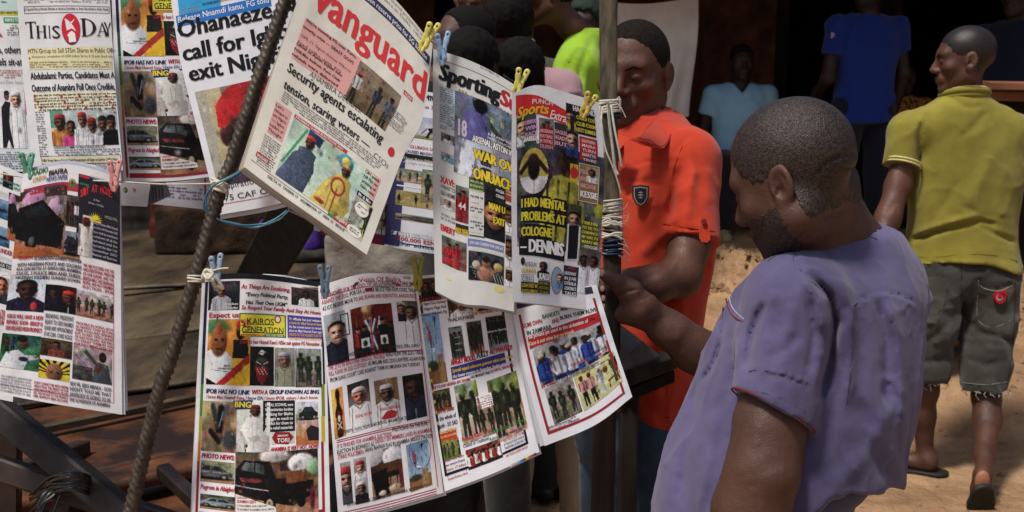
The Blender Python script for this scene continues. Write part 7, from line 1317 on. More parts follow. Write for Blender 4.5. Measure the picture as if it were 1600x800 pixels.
p.O(870, 438, 9.5, 21, '2c2c30', 2); p.O(870, 438, 8.6, 20, '98b0cc', 3); p.Ph('bust', 870, 424, 879, 452, 3, z=4, bg='a8b4c0,98a8bc', top='6c9ccc', skin='b08c74'); p.Rc(881, 414, 901, 462, '34343c', 3); p.T('NO', 888, 421, 898, 422, 5, 'd04040', z=6); p.TL(['HEADWAY', 'IN JUVE', 'DYBALA', 'CONTRACT', 'TALKS'], 882, 429, 900, 431, 0, 7.8, 5.4, ['e8e8e8'], bold=.03, z=6)
p.flush()

# ---- Voice of Biafra
p = Paper('newspaper', 'second paper of the lower row, with crimson rules and a Union flag photo', (165, 360),
    [(497, 447), (560, 429), (600, 427), (652, 430)], [(529, 812), (600, 796), (693, 770)], [(497, 447), (512, 600), (529, 812)], [(652, 430), (668, 560), (693, 770)], (2.18, 2.17, 2.2, 2.16), (.006, 1.2, .7), 'f2f2f8')
p.page('inner_page', -.005, (4, 4), 'd8dae2'); p.T('Voice Of Biafra', 561, 446, 626, 436, 7.5, 'c03450', bold=.01, part='masthead'); p.T('N100', 631, 437, 641, 435, 4.5, '24242c'); p.Pg([(551, 446), (556, 441), (562, 440), (556, 447), (553, 452)], '24343c'); p.Rc(571, 450, 582, 455, 'c03450', 2); p.Rc(618, 443, 626, 448, 'c03450', 2); p.T('IN THE BEGINNING AND IN ACTION', 582, 452, 616, 447, 2.6, '3c3c44')
RD2 = 'b43050'
p.T([('IT IS FINISHED FOR THE ZOO:', RD2), ('TOP USA CONGRESSMAN CHRIS SMITH', BLK)], 502, 467, 652, 445, 7); p.T([('AGAINST THE ZOO,', RD2), ('IPOB USA LAWYER BRUCE FEIN EXPLODES TALKS', BLK)], 503, 476, 652, 455, 7); p.T([('AS ICC BEGINS MOVE TO', BLK), ('JAIL BUHARI AND KENYATTA, ANNOUNCES', RD2)], 504, 486, 653, 465, 7)
p.rect(4, 20, 150, 1, RD2, 2, 'rule')
p.Ph('bust', 505, 494, 546, 564, 1, bg='b4c0c4,909c9c', skin='b88470', top='24283c', y=.18, h=.82, x=.55); p.Fr(531, 492, 547, 522, 1.5, '24201c', 4); p.Ph('uk', 547, 484, 620, 552, 1, sk=-2); p.Ph('bust', 619, 472, 636, 502, 2, z=3, bg='b8a898,a89888', skin='7c5844', top='20202c'); p.Ph('bust', 628, 470, 660, 540, 2, bg='60584c,c8ccd0', skin='5c4434', top='dfe3ea', h=.6)
_a = _box(p, 519, 561, 664, 546); p.T('TOP USA CONGRESSMAN, BIAFRA TALK OF THE WORLD, FEIN, KANU', 521, 565, 655, 541, 5, '2c2c34')
p.T([('THE ZOO IN ANOTHER SERIOUS TROUBLE:', RD2), ('READ HOW THE ZOO TRIED', BLK)], 513, 579, 661, 552, 6.6); p.T([('KILL KANU IN DSS CUSTODY', RD2), ('AS MALAMI AND ZOO LAWYERS AGAIN RAN', BLK)], 514, 588, 664, 562, 6.6); p.T('FROM KANU COURT CASE AGAINST THEM IN UMUAHIA ON TUESDAY', 516, 597, 657, 572, 6.6, BLK)
for a in ((511, 571, 663, 545), ): _b = _uv(p, a[0], a[1]); p.rect(_b[0], _b[1], 152, 1.2, RD2, 2, 'rule')
p.Ph('bottle', 517, 610, 541, 682, 1, sk=-2); p.Ph('bust', 542, 602, 583, 668, 3, bg='3c3c3c,b4a898', skin='9c5c4c', top='e4e4e8', cap='d8d0cc', h=.7, sk=-2); p.T('KANU NOW', 556, 653, 581, 648, 5.5, 'c83c44', bold=.01, z=6); p.Ph('bust', 584, 596, 628, 662, 5, bg='987c5c,8c6c4c', skin='5c4438', top='e4e6ea', cap='e4e4e8', h=.72, sk=-2); p.Pg([(596, 654), (604, 643), (612, 640), (621, 643), (618, 652), (600, 656)], 'b82c34', 4, 'photograph'); p.T('KANU BEFORE', 595, 643, 624, 636, 5, 'b83c44', z=6); p.Ph('bust', 628, 588, 668, 652, 5, bg='241c1c,181418', skin='3c2820', top='30344c', tie='6c7ca8', h=.95, y=.05, sk=-2)
p.T('POISON, KANU NOW AND BEFORE, MALAMI THE ZOO LAWYER', 537, 678, 660, 650, 5, '2c2c34')
for a in ((526, 688), (526, 691)): _b = _uv(p, *a); p.rect(_b[0], _b[1], 150, 1.1, RD2, 2, 'rule')
p.T([('IT IS FINISHED FOR ANAMBRA ELECTIONS:', RD2), ('POLITICIANS ON THE RUN,', BLK)], 527, 701, 668, 661, 6.4); p.T([('ELECTION IN JEOPARDY AS', BLK), ('DEADLY ESN MEMBERS LAND IN ANAMBRA,', RD2)], 527, 710, 675, 671, 6.4); p.T([('STRIKE POLICEMEN,', RD2), ('HANG BIAFRAN FLAG IN ANAMBRA POLICE STATION', BLK)], 528, 718, 676, 681, 6.4)
p.Ph('bust', 531, 724, 552, 786, 2, bg='a8a8a8,545460', cap='b83438', skin='8c6c60', top='4c4c54'); p.Ph('bust', 552, 718, 574, 750, 4, bg='b8b0b0,7c7474', cap='b83844', skin='a87c70'); p.Ph('bust', 553, 750, 577, 784, 4, bg='c4c8cc,606468', cap='e0e4e8', skin='6c5448', top='20242c'); p.Ph('tent', 577, 708, 633, 770, 1, sk=-3); p.Ph('flags', 634, 696, 676, 760, 1, sk=-3); 
_b = _uv(p, 656, 706); p.put('photograph', [(_b[0] + (16 + j * .7) * math.cos(t), _b[1] + (25 + j * .7) * math.sin(t)) for t in np.linspace(0, 6.28, 33)[:-1] for j in (0, 1)], [q for i in range(32) for q in ((2 * i, 2 * i + 1, (2 * i + 3) % 64), (2 * i, (2 * i + 3) % 64, (2 * i + 2) % 64))], p.col('84283c'), 5)
p.T('ESN COMB ANAMBRA, DEAD: POLICEMEN IN ANAMBRA, RAISE BIAFRA FLAG', 543, 795, 672, 755, 5, '2c2c34')
for k in (0, 4, 8): _b = _uv(p, 535, 800 + k); p.rect(_b[0] + k, _b[1], 148 - k, 1.2, RD2, 2, 'rule')
for k in (160, ): p.rect(157, 30, 1.2, 318, RD2, 2, 'rule')
p.flush()

# ---- Angry mood
p = Paper('newspaper', 'paper with the red headline ANGRY MOOD, FULLY ACTIVATED and soldiers walking a dirt road', (165, 335),
    [(647, 432), (720, 425), (792, 420)], [(695, 768), (770, 740), (843, 706)], [(647, 432), (668, 590), (695, 768)], [(792, 420), (812, 560), (843, 706)], (2.17, 2.17, 2.17, 2.16), (.004, 1.2, .2), 'f2f3f9')
p.page('inner_page', -.005, (3, 3), 'd8dae2'); p.rect(4, 0, 4, 312, '18181c', 1, 'rule'); p.rect(146, 0, 4, 312, '18181c', 1, 'rule'); p.rect(4, 309, 146, 4, '18181c', 1, 'rule')
for i in range(14): p.rect(4.3, 8 + i * 17, 3.4, 5, 'd0c83c', 3, 'rule')
p.Ph('two', 655, 436, 690, 468, 3, bg='6c4c3c,3c2c2c', t1='24242c'); p.T('S-H-O-C-K-I-N-G!', 655, 474, 695, 465, 6, RED, bold=.03); p.TL(['The Nigeria Police Dismissed', 'Its Nigeria Flags And', 'Replaced It With Biafra Flag'], 656, 480, 696, 471, 1, 8, 5, NAVY, bold=.01)
p.Ph('bust', 697, 458, 741, 498, 3, bg='6c4c30,3c3c28', top='e0e0e4', skin='7c4c38', cap='a85c3c', x=.55); p.Rc(738, 452, 748, 485, 'c8a434', 3); p.Ph('two', 741, 446, 790, 480, 6)
p.T([('The ALLIED FORCES', BLK), ('GETTING READY FOR WAR', RED)], 700, 503, 790, 480, 5.5, bold=.03)
p.Ph('flags', 658, 492, 700, 596, 2); p.Ph('crowd', 700, 512, 728, 558, 4, bg='7c8484,4c5448', n=3); 
for i in range(9): _b = _uv(p, 708 + i * .6, 512 + i * 5); p.rect(_b[0], _b[1], 11, 1.6, '8c8c90' if i % 2 else '2c2c2c', 4, 'photograph')
p.Ph('soldiers', 728, 504, 758, 550, 5, n=5, bg='544c40,b87c58'); p.Ph('crowd', 758, 496, 795, 545, 6, bg='4c504c,a4a4a8', n=5, tops=['1c2024', '24282c'], y=.05); p.T('Biafrans in Operation', 760, 521, 795, 514, 4, WHT, z=6)
p.T([('ANGRY MOOD,', RED), ('FULLY', BLK), ('ACTIVATED!', RED)], 705, 571, 800, 545, 9.5, bold=.05, it=.05)
_b = _uv(p, 705, 575); p.rect(_b[0] - 1, _b[1] - 1, 98, 20, '3c387c', 2, 'panel', -4); p.T('Special squad unknown gunmen takes over from', 707, 583, 801, 558, 6, 'e8c840', bold=.03, it=.1); p.T('the lower rangers in Anambra, begins operation', 708, 592, 802, 566, 6, 'e8e4f0', bold=.03, it=.1)
p.T([('THE FULANI: NIGERIA APC REGIME', RED), ('HAS', GRN), ('BROUGHT WAR TO', BLK), ('IGBOS, BIAFRANS.', RED)], 675, 609, 803, 571, 5.2, bold=.03)
p.Ph('soldiers', 675, 612, 707, 638, 4, n=4, bg='54603c,a8643c'); p.Ph('soldiers', 709, 604, 760, 684, 6, n=2, leaf=1, bg='98a898,c0a088', sk=-3); p.Ph('soldiers', 760, 596, 826, 672, 8, n=3, bg='74845c,c49c80', sk=-4, leaf=1)
p.Rc(743, 620, 771, 633, WHT, 3); p.B(744, 622, 770, 632, '8c3c44', z=5); p.Ph('soldiers', 745, 634, 778, 675, 9, n=2, z=3, bg='948474,a88c74')
p.TL(['There no Leader', 'in the whole of', 'earth - SO SAD'], 680, 649, 710, 639, 2.5, 11, 7, ['9c3040', NAVY, NAVY], bold=.02, it=.1); p.Rc(687, 676, 715, 686, 'd04428', 2); p.T('Biafrans, PREPARE', 688, 680, 714, 670, 6, 'f0e0a0', z=6, bold=.02); p.T('for what is to come...', 689, 687, 715, 677, 5, 'f0e0a0', z=6)
p.Ph('crowd', 690, 690, 721, 712, 4, bg='98a454,6c7c3c', n=4, tops=['4c5434', '7c7c54'])
p.T([('Release Kanu to us,', 'b02c50'), ('de-militarise S/East,', GRN)], 722, 690, 822, 661, 7, bold=.02, it=.1); p.T([('Council of Traditional', NAVY), ('Rulers,', GRN), ('Christian leaders beg FG', NAVY)], 724, 700, 822, 671, 6, bold=.01, it=.1)
p.TL(['READ THE FULL JOINT STATEMENT', 'BY THE SOUTH EAST COUNCIL OF', 'TRADITIONAL RULERS AND THE', 'REPRESENTATIVES OF BODIES', 'AND TRADE LEADERS ABOARD'], 787, 690, 822, 677, .8, 5.8, 4, [RED, NAVY, NAVY, NAVY, RED]); p.Ph('crowd', 727, 704, 786, 714, 3, bg='645c54,b8a898', n=10, tops=['e4e4e0', 'b83434', 'd8d4c8', '9c3c34'], y=.05, h=1.2, n2=9, caps=['b83434'])
p.TL(['Bandits invade Mbano', 'teen turned in Katsina', 'Kano: 17 killed', 'gun battles on killing', 'Evacuate Evictions in North'], 694, 722, 725, 713, 1.5, 7, 4, ['a83444', NAVY]); 
for i, c in enumerate(('d8c0d8', 'b0a8b0', 'd89ca8', '4cb8d8', '3c7cb8', '4c5c3c', 'd8c030', 'c85c2c', 'b03c3c', '44385c')): _b = _uv(p, 796 + i * 4.2, 727 - i * 2.0); p.rect(_b[0], _b[1], 4.6, 3.6, c, 2, 'colour_bar')
p.flush()

# ---- Gumi own bandits
p = Paper('newspaper', 'slanted paper with a row of men in blue robes, nearest the post', (150, 225),
    [(797, 470), (860, 455), (932, 445)], [(851, 697), (930, 664), (988, 620)], [(797, 470), (820, 580), (851, 697)], [(932, 445), (958, 530), (988, 620)], (2.15, 2.16, 2.17, 2.15), (.004, 1.2, .9), 'eef0f6')
p.page('inner_page', -.004, (-7, 1), 'd4d8e0'); p.page('inner_page', -.008, (-12, -3), 'c4c8d0')
p.rect(9, 2, 132, 13, '34344c', 1); p.T([('GUMI OWN', RED), ('BANDITS', GRN), ('AND BOKO', BLK)], 817, 513, 905, 475, 7, bold=.03); p.T([('IN ZAMFARA', BLK), ('AND', RED), ('BURN THEM ALIVE', BLK)], 824, 524, 930, 478, 7, bold=.03)
_b = _uv(p, 824, 527); p.rect(_b[0], _b[1], 122, 19, 'b42c34', 2, 'panel', -9); p.T('The private jet used in the abduction of', 824, 536, 918, 499, 6.5, WHT, bold=.02, it=.1); p.T('Kanu is not mine but my friends', 828, 545, 896, 516, 6.5, 'f0e4b0', bold=.02, it=.1); p.T('Ifeanyi Uba', 904, 509, 930, 497, 5.5, '201c1c')
p.Ph('crowd', 830, 546, 946, 560, 3, bg='b0b8bc,8c8478', n=7, tops=['2c4c9c', 'd8dae8', '2c50a8', 'd0a8b4', 'd0d4e4', '2c4ca0'], legs='24448c', y=.02, h=1.2) if False else None
_c = _uv(p, 945, 536); p.photo('crowd', _b[0] + 3, _b[1] + 18, 122, 60, 3, sk=-9, bg='a8b0b4,98908c', n=6, tops=['2c4c9c', 'c8a0ac', '2c50a8', 'd8dae8', 'd0d4e4', '2c4ca0'], legs='304c94', y=.1, h=1.3, n2=5, tops2=['2c50a8', 'd8dae8', 'c0c4d4'], caps=['c8c0b0', '2c2420'])
p.T([('Politicians are carrying out', NAVY), ('their political', RED), ('assassination while', NAVY)], 844, 598, 946, 539, 5.5, it=.1, bold=.02); p.T([('the soldiers', RED), ('are killing innocent citizens tagging', NAVY), ('them IPOB', RED)], 846, 607, 948, 547, 5.5, it=.1, bold=.02); p.T('PRESIDENT BUHARI PERPETUATE CRIMINALS AND LIVE ABOVE THE', 862, 607, 950, 558, 3.2, BLK)
p.rect(9, 24, 4, 187, '9c2c34', 2, 'rule'); p.rect(137, 24, 4, 187, '9c2c34', 2, 'rule'); p.rect(9, 207, 132, 4, '9c2c34', 2, 'rule')
_b = _uv(p, 850, 606); p.photo('soldiers', _b[0], _b[1] + 2, 46, 56, 3, n=3, bg='a8a49c,6c6458', sk=-4); p.photo('cartoon', _b[0] + 48, _b[1] - 5, 74, 60, 5, sk=-8); p.oval(_b[0] + 90, _b[1] - 4, 6, 5.5, 'f0f0ec', 4); p.T('OH GOD O GOD', 930, 568, 938, 565, 2, BLK, z=6)
p.T([('Bandits collecting money than', NAVY), ('our tax', RED)], 857, 670, 900, 651, 3.6, bold=.02); p.T([('They know when, who', RED), ('– Lai Mohammed', NAVY)], 858, 675, 905, 654, 3.6, bold=.02); p.flush()

# ---- Radio Biafra
p = Paper('newspaper', 'far left paper with a dark SIT AT HOME panel, between green and pink pegs', (165, 365),
    [(36, 272), (80, 260), (110, 257), (150, 266), (188, 278)], [(-8, 614), (90, 632), (191, 648)], [(36, 272), (18, 420), (-8, 614)], [(188, 278), (189, 460), (191, 648)], (2.07, 2.1, 2.1, 2.06), (.005, 1.1, .3), 'f2f1f6')
p.page('inner_page', -.004, (5, 0), 'dcdde6'); plate_px('inner_page', [(60, 272, 2.115), (95, 258, 2.115), (118, 252, 2.12), (150, 259, 2.115), (172, 272, 2.11), (172, 300, 2.11), (60, 290, 2.11)], M_SHEET, p.t, .0006); p.page('inner_page', -.01, (9, -6), 'd0d2dc')
p.T([('RADIO', GRN), ('BIAFRA', '3c2430')], 50, 275, 105, 279, 9, bold=.04, part='masthead'); p.T([('LONDON', 'c89c34'), ('NEWS PAPER', '3c4c8c')], 51, 285, 105, 288, 8, bold=.02, part='masthead'); p.O(113, 286, 6, 7, '3c7c5c', 3, 'emblem'); p.O(113, 283, 4, 4, 'c8a054', 4, 'emblem'); p.O(113, 285, 2.4, 3, '6a3c2c', 5, 'emblem')
p.TL(['email: radio biafra london now', 'telling the truth to the people'], 40, 291, 104, 295, -.4, 4, 2.4, ['4c5c8c']); p.Rc(37, 296, 122, 300, 'b8343c', 2)
p.Rc(123, 271, 188, 414, '24242e', 2); p.Rc(124, 272, 140, 280, 'b8303c', 3); p.Rc(125, 280, 140, 286, '1c1c1c', 3); p.Rc(125, 285, 139, 291, '2c7c44', 3); p.T('WE ARE BIAFRANS', 141, 280, 170, 283, 5, 'd8d8e0')
for i, (ch, dy) in enumerate(zip('SIT AT HOME', (7, 4.5, 2.5, 1, 0, 0, 0, 1, 2.5, 4.8, 7.5))):
    if ch != ' ': p.T(ch, 125.5 + i * 4.5, 300 + dy, 129.8 + i * 4.5, 301 + dy, 12, 'c83438', bold=.03, maxs=4)
p.T('As Now', 146, 314, 156, 315, 3.4, 'b8b8c4'); p.T('5th Nov – 11th Nov', 138, 320, 162, 322, 3.4, 'b8b8c4')
for k in range(9):
    a = math.pi * (k + .5) / 9; _b = _uv(p, 149, 344); p.poly([(_b[0] + 5 * math.cos(a - .16), _b[1] - 5 * math.sin(a - .16)), (_b[0] + 12.5 * math.cos(a), _b[1] - 12.5 * math.sin(a)), (_b[0] + 5 * math.cos(a + .16), _b[1] - 5 * math.sin(a + .16))], 'ecd83c', 4, 'emblem')
p.Pg([(143, 344), (145, 338), (149, 336), (153, 338), (155, 344)], 'ecd83c', 5, 'emblem'); p.Rc(141, 345, 158, 347, 'ecd83c', 5, 'emblem'); p.T('HOLS POL', 164, 343, 184, 344, 4.5, 'a8a88c')
p.Ph('seatedman', 124, 334, 144, 403, 4, z=3); p.Rc(124, 334, 129, 350, '24242e', 4); p.TL(['Ending to Release Mazi Nnamdi', 'Kanu before 5th November 2021', 'There shall be worldwide', 'Lockdown of all the', 'Biafraland until the', 'Enjoined the date 11th', 'November 2021', 'Mission of Sunrise'], 144, 353, 184, 356, -.2, 7, 4, 'b8b8c4', al='c', z=6)
p.Ph('suv', 32, 301, 99, 402, 1); p.Ph('crowd', 92, 304, 122, 356, 5, bg='5c544c,54403c', n=4, tops=['e0dce8', '24342c', '6c2c34']); p.Ph('car', 99, 360, 124, 408, 2, bg='848c9c,a87c6c', c='24242c')
p.TL(['WITH NIGERIAN POLICE AND SOLDIERS', 'IN A GUN BATTLE AT ENWULOBIA ANAMBRA', 'STATE, 7 POLICE MEN AND THREE', 'NIGERIAN SOLDIERS GUNNED DOWN'], 27, 413, 127, 425, -.8, 6.9, 5.6, '58545c', bold=.035); p.T([('TENSION:', RED), ('AS UNKNOWN GUNMEN TOGETHER', '58545c')], 28, 406, 127, 418, 5.4, bold=.035)
p.TL(['WE ARE FOCUSED ON THE', 'UNCONDITIONAL FREEDOM', 'OF OUR LEADER, AND THE', 'FREEDOM F THE BIAFRAN', 'PEOPLE, AND NOT ANAMBRA', 'ELECTION - IPOB'], 130, 420, 178, 424, -.2, 6.6, 5.2, 'b03444', bold=.03)
p.Ph('bust', 16, 432, 68, 488, 3, bg='ccd8e8,d4dce8', skin='3c2418', top='2c2448', y=.1, h=1.1, w=1.1, fx=(.72, .86, .09, .12, 'c83c34')); p.Ph('bust', 72, 444, 96, 488, 5, bg='1c1418,14101c', skin='3c241c', top='201c30', h=.8); p.Ph('bust', 97, 446, 118, 492, 6, bg='54201c,341c1c', skin='4c2c24', top='14141c', cap='c83c2c', y=.18, tie='c8c8d0'); p.Ph('soldiers', 120, 452, 178, 505, 4, bg='c0bcc8,94604c', n=6, y=.2, h=.6)
p.TL(['IGBOS WILL HAVE A NEW', 'REPUBLIC SOON - BISHOP O', 'DEN RELEASES FRESH PROPHECY'], 11, 494, 67, 503, -1, 9.5, 7, 'b43444', bold=.03); p.TL(['BREAKING: PRESIDENT', 'READY TO GIVE NNAMDI', 'KANU ANY APPOINTMENT', 'IF HE CAN. CHRIS NGIGE'], 71, 496, 115, 503, -.8, 9.5, 7, '64646c', bold=.02)
p.TL(['TROUBLE IN AWKA NOW', 'AS ADHOC STAFF RETURN', 'THEIR TOOLS AND TRAINING', 'KITS TO INEC OFFICE AHEAD', 'OF ELECTION DAY, ASK INEC', 'TO DELIST THEM IN THE', 'FORTHCOMING EXERCISE'], 118, 508, 178, 516, -.3, 5.3, 4.2, 'b03a44', bold=.03)
p.Ph('cheer', 4, 520, 60, 581, 1); p.Ph('bust', 65, 527, 112, 562, 3, bg='5c4c2c,3c2c24', skin='5c3828', top='8c4838', cap='14141a', h=.9); p.Ph('sunrays', 62, 560, 108, 597, 1); p.Ph('pastor', 115, 536, 175, 602, 1)
for a in ((3, 585, 52, 612, '7c7c84'),): p.TL(['YET, ALMIGHTY ANNOUNCED', 'FUNERAL AS WARNING UNTIL', 'EGON WILL STOP THE PLAN', 'REVERSE THE VISION OF THE', 'THAT THE RELEASE IS NOT', 'OF ANAMBRA STATE TO TIME'], 1, 589, 49, 595, -.3, 4.6, 3.4, '84848c', bold=.02)
p.TL(["DON'T CONNECT ME WITH ANIOMA", 'ABDUCTION. THE ARREST OF OUR', 'GREAT MAN FROM EARTH TO DISTORT', 'NO. WE HE HAS TO THE FINANCE', 'HIM. SEVENTY BIBA DECLARE'], 53, 600, 107, 607, -.3, 5.2, 4, 'b04450', bold=.03); p.TL(['REV FR. EJIKE MBAKA - GOD', "HASN'T TOLD ME THAT", 'ANYBODY IS GOING TO BE', 'THE GOVERNOR OF ANAMBRA'], 110, 601, 174, 613, -.6, 8.2, 6, '6c6c74', bold=.03)
p.Fr(4, 430, 178, 630, .7, 'c04c58', 3); p.flush()
# ---- the sheet left of it
p = Paper('newspaper', 'paper with ship photos cut by the left edge of view', (140, 290),
    [(-90, 250), (-20, 252), (36, 272)], [(-120, 600), (20, 628)], [(-90, 250), (-120, 600)], [(36, 272), (30, 440), (20, 628)], (2.12, 2.12, 2.12, 2.12), (.004, 1.2, .4), 'eef0f2')
p.Rc(-40, 268, 32, 300, 'c0dcd4', 1); p.B(-20, 270, 31, 298, '4c7c74', lh=5); p.Ph('bust', 5, 268, 20, 297, 4, z=3, bg='3c1c20,2c1418', skin='7c3434', top='1c1418', cap='8c2c34'); p.Ph('ship', -30, 303, 13, 345, 1); p.Ph('ship', -30, 346, 14, 388, 2); p.Ph('suv', 14, 300, 32, 380, 2, z=3)
p.T('FLOUNDER', -12, 394, 19, 397, 6, RED, bold=.03); p.Rc(-60, 398, 26, 425, '1c1c24', 1); p.TL(['NIGERIAN', 'EXTRA WHO', 'COVER TOP', 'SAID ITCH'], -8, 404, 20, 407, -.5, 6, 4, ['d8d8dc'], z=6); p.Ph('bust', -30, 424, 16, 478, 5, bg='b0a89c,7c7068', skin='a8684c', top='343848', h=1.2, y=.0, x=.7); p.TL(['LAND STATE', 'GOVERNMENT', 'FORESTER'], -30, 486, 8, 490, -.5, 8, 6, RED, bold=.03); p.flush()
# ---------------------------------------------------------------- iron rod, post, cords, pegs
M_ROD = mat('rusty_iron_rod', rgb(92, 80, 68), rough=.5, spec=.5, metal=.35, col2=rgb(44, 37, 32), nscale=60, bump=.0004, bscale=500, detail=9)
q = spline([(470, -70, 2.13), (446, 0, 2.125), (397, 145, 2.115), (362, 255, 2.11), (343, 300, 2.108), (308, 425, 2.10), (267, 560, 2.10), (252, 600, 2.10), (227, 700, 2.10), (208, 785, 2.10), (192, 860, 2.1), (130, 1150, 2.12)], 560)
pt = P(q[:, 0], q[:, 1], q[:, 2]); n = 28; tg = np.gradient(pt, axis=0); tg /= np.linalg.norm(tg, axis=1)[:, None]; s_ = np.concatenate([[0], np.cumsum(np.linalg.norm(np.diff(pt, axis=0), axis=1))])
X_ = np.cross(tg, CF); X_ /= np.linalg.norm(X_, axis=1)[:, None]; Y_ = np.cross(tg, X_); th = np.linspace(0, 2 * math.pi, n, endpoint=False)
ph1 = 2 * math.pi * s_[:, None] / .0125 + 4 * th[None]; rid = np.clip((np.cos(ph1) - .35) / .4, 0, 1) * (np.abs(np.sin(th))[None] > .0) 
rad = .0108 * (1 + .24 * rid + .12 * np.clip((np.abs(np.cos(th))[None] - .96) / .02, 0, 1)) + .0002 * vn(np.stack([s_[:, None] * 80 + th * 0, np.cos(th)[None] * 3 + s_[:, None] * 0, np.sin(th)[None] * 3 + s_[:, None] * 0], -1))
V_ = pt[:, None] + rad[..., None] * (np.cos(th)[None, :, None] * X_[:, None] + np.sin(th)[None, :, None] * Y_[:, None]); m_ = len(pt)
i = np.arange(m_ - 1)[:, None] * n; k = np.arange(n)[None]; Fq = np.stack([i + k, i + (k + 1) % n, i + n + (k + 1) % n, i + n + k], -1).reshape(-1, 4)
tag(mesh_obj('iron_rod', V_.reshape(-1, 3), Fq, M_ROD, None, True), 'long rusty ribbed iron rod leaning across the hung newspapers on the left', 'rod')

M_POST = mat('weathered_post', rgb(104, 94, 76), rough=.9, col2=rgb(54, 47, 38), nscale=55, stretch=(1, 1, .16), bump=.0012, bscale=160, detail=10)
M_POST2 = mat('dark_post', rgb(62, 48, 40), rough=.8, col2=rgb(36, 28, 25), nscale=40, stretch=(1, 1, .12), bump=.0008, bscale=140, detail=10)
def post(name, pts, w, dth, m, label):
    A = [P(*a) for a in pts]; A_ = np.array(A); t = A[-1] - A[0]; t /= np.linalg.norm(t); x = np.cross(t, CF); x /= np.linalg.norm(x); y = np.cross(t, x)
    def f(p):
        z = (p - A[0]) @ t; L_ = np.linalg.norm(A[-1] - A[0]); zs = [(a - A[0]) @ t for a in A]; c = np.stack([np.interp(z, zs, A_[:, k]) for k in range(3)], 1); q = p - c; u = np.abs(q @ x) - np.interp(z, zs, np.array(w) / 2) + .006; v = np.abs(q @ y) - dth / 2 + .006
        d = np.hypot(np.maximum(u, 0), np.maximum(v, 0)) + np.minimum(np.maximum(u, v), 0) - .006
        return smax(d, np.maximum(z - L_, -z), .004) + .0012 * vn(p * (1, 1, .25), 60) + .0014 * vn(p * (1, 1, .4), 16)
    return tag(sdf_obj(name, f, A_.min(0) - .06, A_.max(0) + .06, .004, m), label, 'post')
post('wooden_post', [(950, -60, 2.33), (951, 150, 2.33), (956, 420, 2.335), (957, 450, 2.335)], [.034, .033, .034, .032], .035, M_POST, 'grey weathered upper length of the wooden post, above the lashing')
post('wooden_post', [(958, 372, 2.305), (956, 520, 2.30), (945, 660, 2.32), (940, 830, 2.35), (930, 1380, 2.5)], [.030, .034, .042, .045, .048], .034, M_POST2, 'dark brown wooden post that stands below the lashing and is gripped by a hand')
post('wooden_post', [(720, 690, 2.9), (712, 900, 2.95)], [.08, .08], .06, M_POST2, 'short dark post behind the lower papers, left of the khaki trousers')

M_CORD = mat('white_cord', rgb(214, 208, 192), rough=.7, noise=.25, nscale=90, bump=.0004, bscale=900); M_CORD2 = mat('grey_cord', rgb(168, 158, 142), rough=.8, noise=.35, nscale=60, bump=.0004, bscale=700); M_BCORD = mat('blue_cord', rgb(62, 128, 150), rough=.45, spec=.5, noise=.3, nscale=60); M_BCORD2 = mat('dark_blue_cord', rgb(36, 66, 84), rough=.6, noise=.3, nscale=60)
def cord(name, label, strands, cat='cord', loc=None, group=None):
    """strands: (points px/py/depth, radius, material)"""
    if len(strands) == 1:
        pts, r, m = strands[0]; return tag(tube_px(name, pts, r, m, None, 60, 7), label, cat, group)
    t = thing(name, label, cat, P(*strands[0][0][0]), group)
    for pts, r, m in strands: tube_px('strand', pts, r, m, t, 36, 6)
    return t
cord('clothesline', 'white string from the pink peg to the knot on the rusty iron rod', [([(-160, 244, 2.125), (40, 277, 2.09), (100, 280, 2.1), (184, 284, 2.08), (260, 288, 2.09), (332, 287, 2.10)], .0016, M_CORD)])
cord('clothesline', 'string behind the lower row of papers, from the rod to the post', [([(302, 432, 2.12), (340, 434, 2.2), (505, 450, 2.2), (655, 432, 2.19), (800, 440, 2.2), (950, 385, 2.31)], .0022, M_CORD2)])
cord('clothesline', 'string through the yellow and blue pegs to the top lashing of the post', [([(455, -90, 2.13), (560, -5, 2.06), (672, 62, 2.085), (690, 82, 2.14), (745, 112, 2.17), (808, 140, 2.17), (850, 152, 2.20), (915, 166, 2.19), (950, 160, 2.3)], .0020, M_CORD)])
cord('clothesline', 'string above view that carries the upper left row of papers', [([(-260, -70, 2.17), (100, -34, 2.16), (268, -66, 2.2), (380, -60, 2.2), (470, -80, 2.14)], .0022, M_CORD2)])
rr = random.Random(21); S = []
def turns(S, cx, cy, D, w, dep, n, dy, tilt, r, m, j=2.0):
    for k in range(n):
        y = cy + k * dy + rr.uniform(-j, j); tl = tilt + rr.uniform(-.12, .12); pts = []
        for a in np.linspace(-.3, 2 * math.pi + .3, 14): x = cx + math.cos(a) * w; pts.append((x, y + (x - cx) * tl + a * .3, D - math.sin(a) * dep))
        S.append((pts, r * rr.uniform(.8, 1.2), m))
turns(S, 343, 284, 2.107, 13, .0145, 5, 3.2, .42, .0026, M_CORD, 1)
S += [([(330, 287, 2.10), (338, 284, 2.09), (348, 292, 2.088), (354, 300, 2.09)], .0028, M_CORD), ([(334, 290, 2.095), (344, 288, 2.087), (352, 282, 2.09)], .0022, M_CORD)]
cord('cord_knot', 'white string knot on the iron rod beside the big headline page', S)
S = []; turns(S, 306, 431, 2.10, 13, .0145, 3, 4.0, .12, .0022, M_CORD, .8)
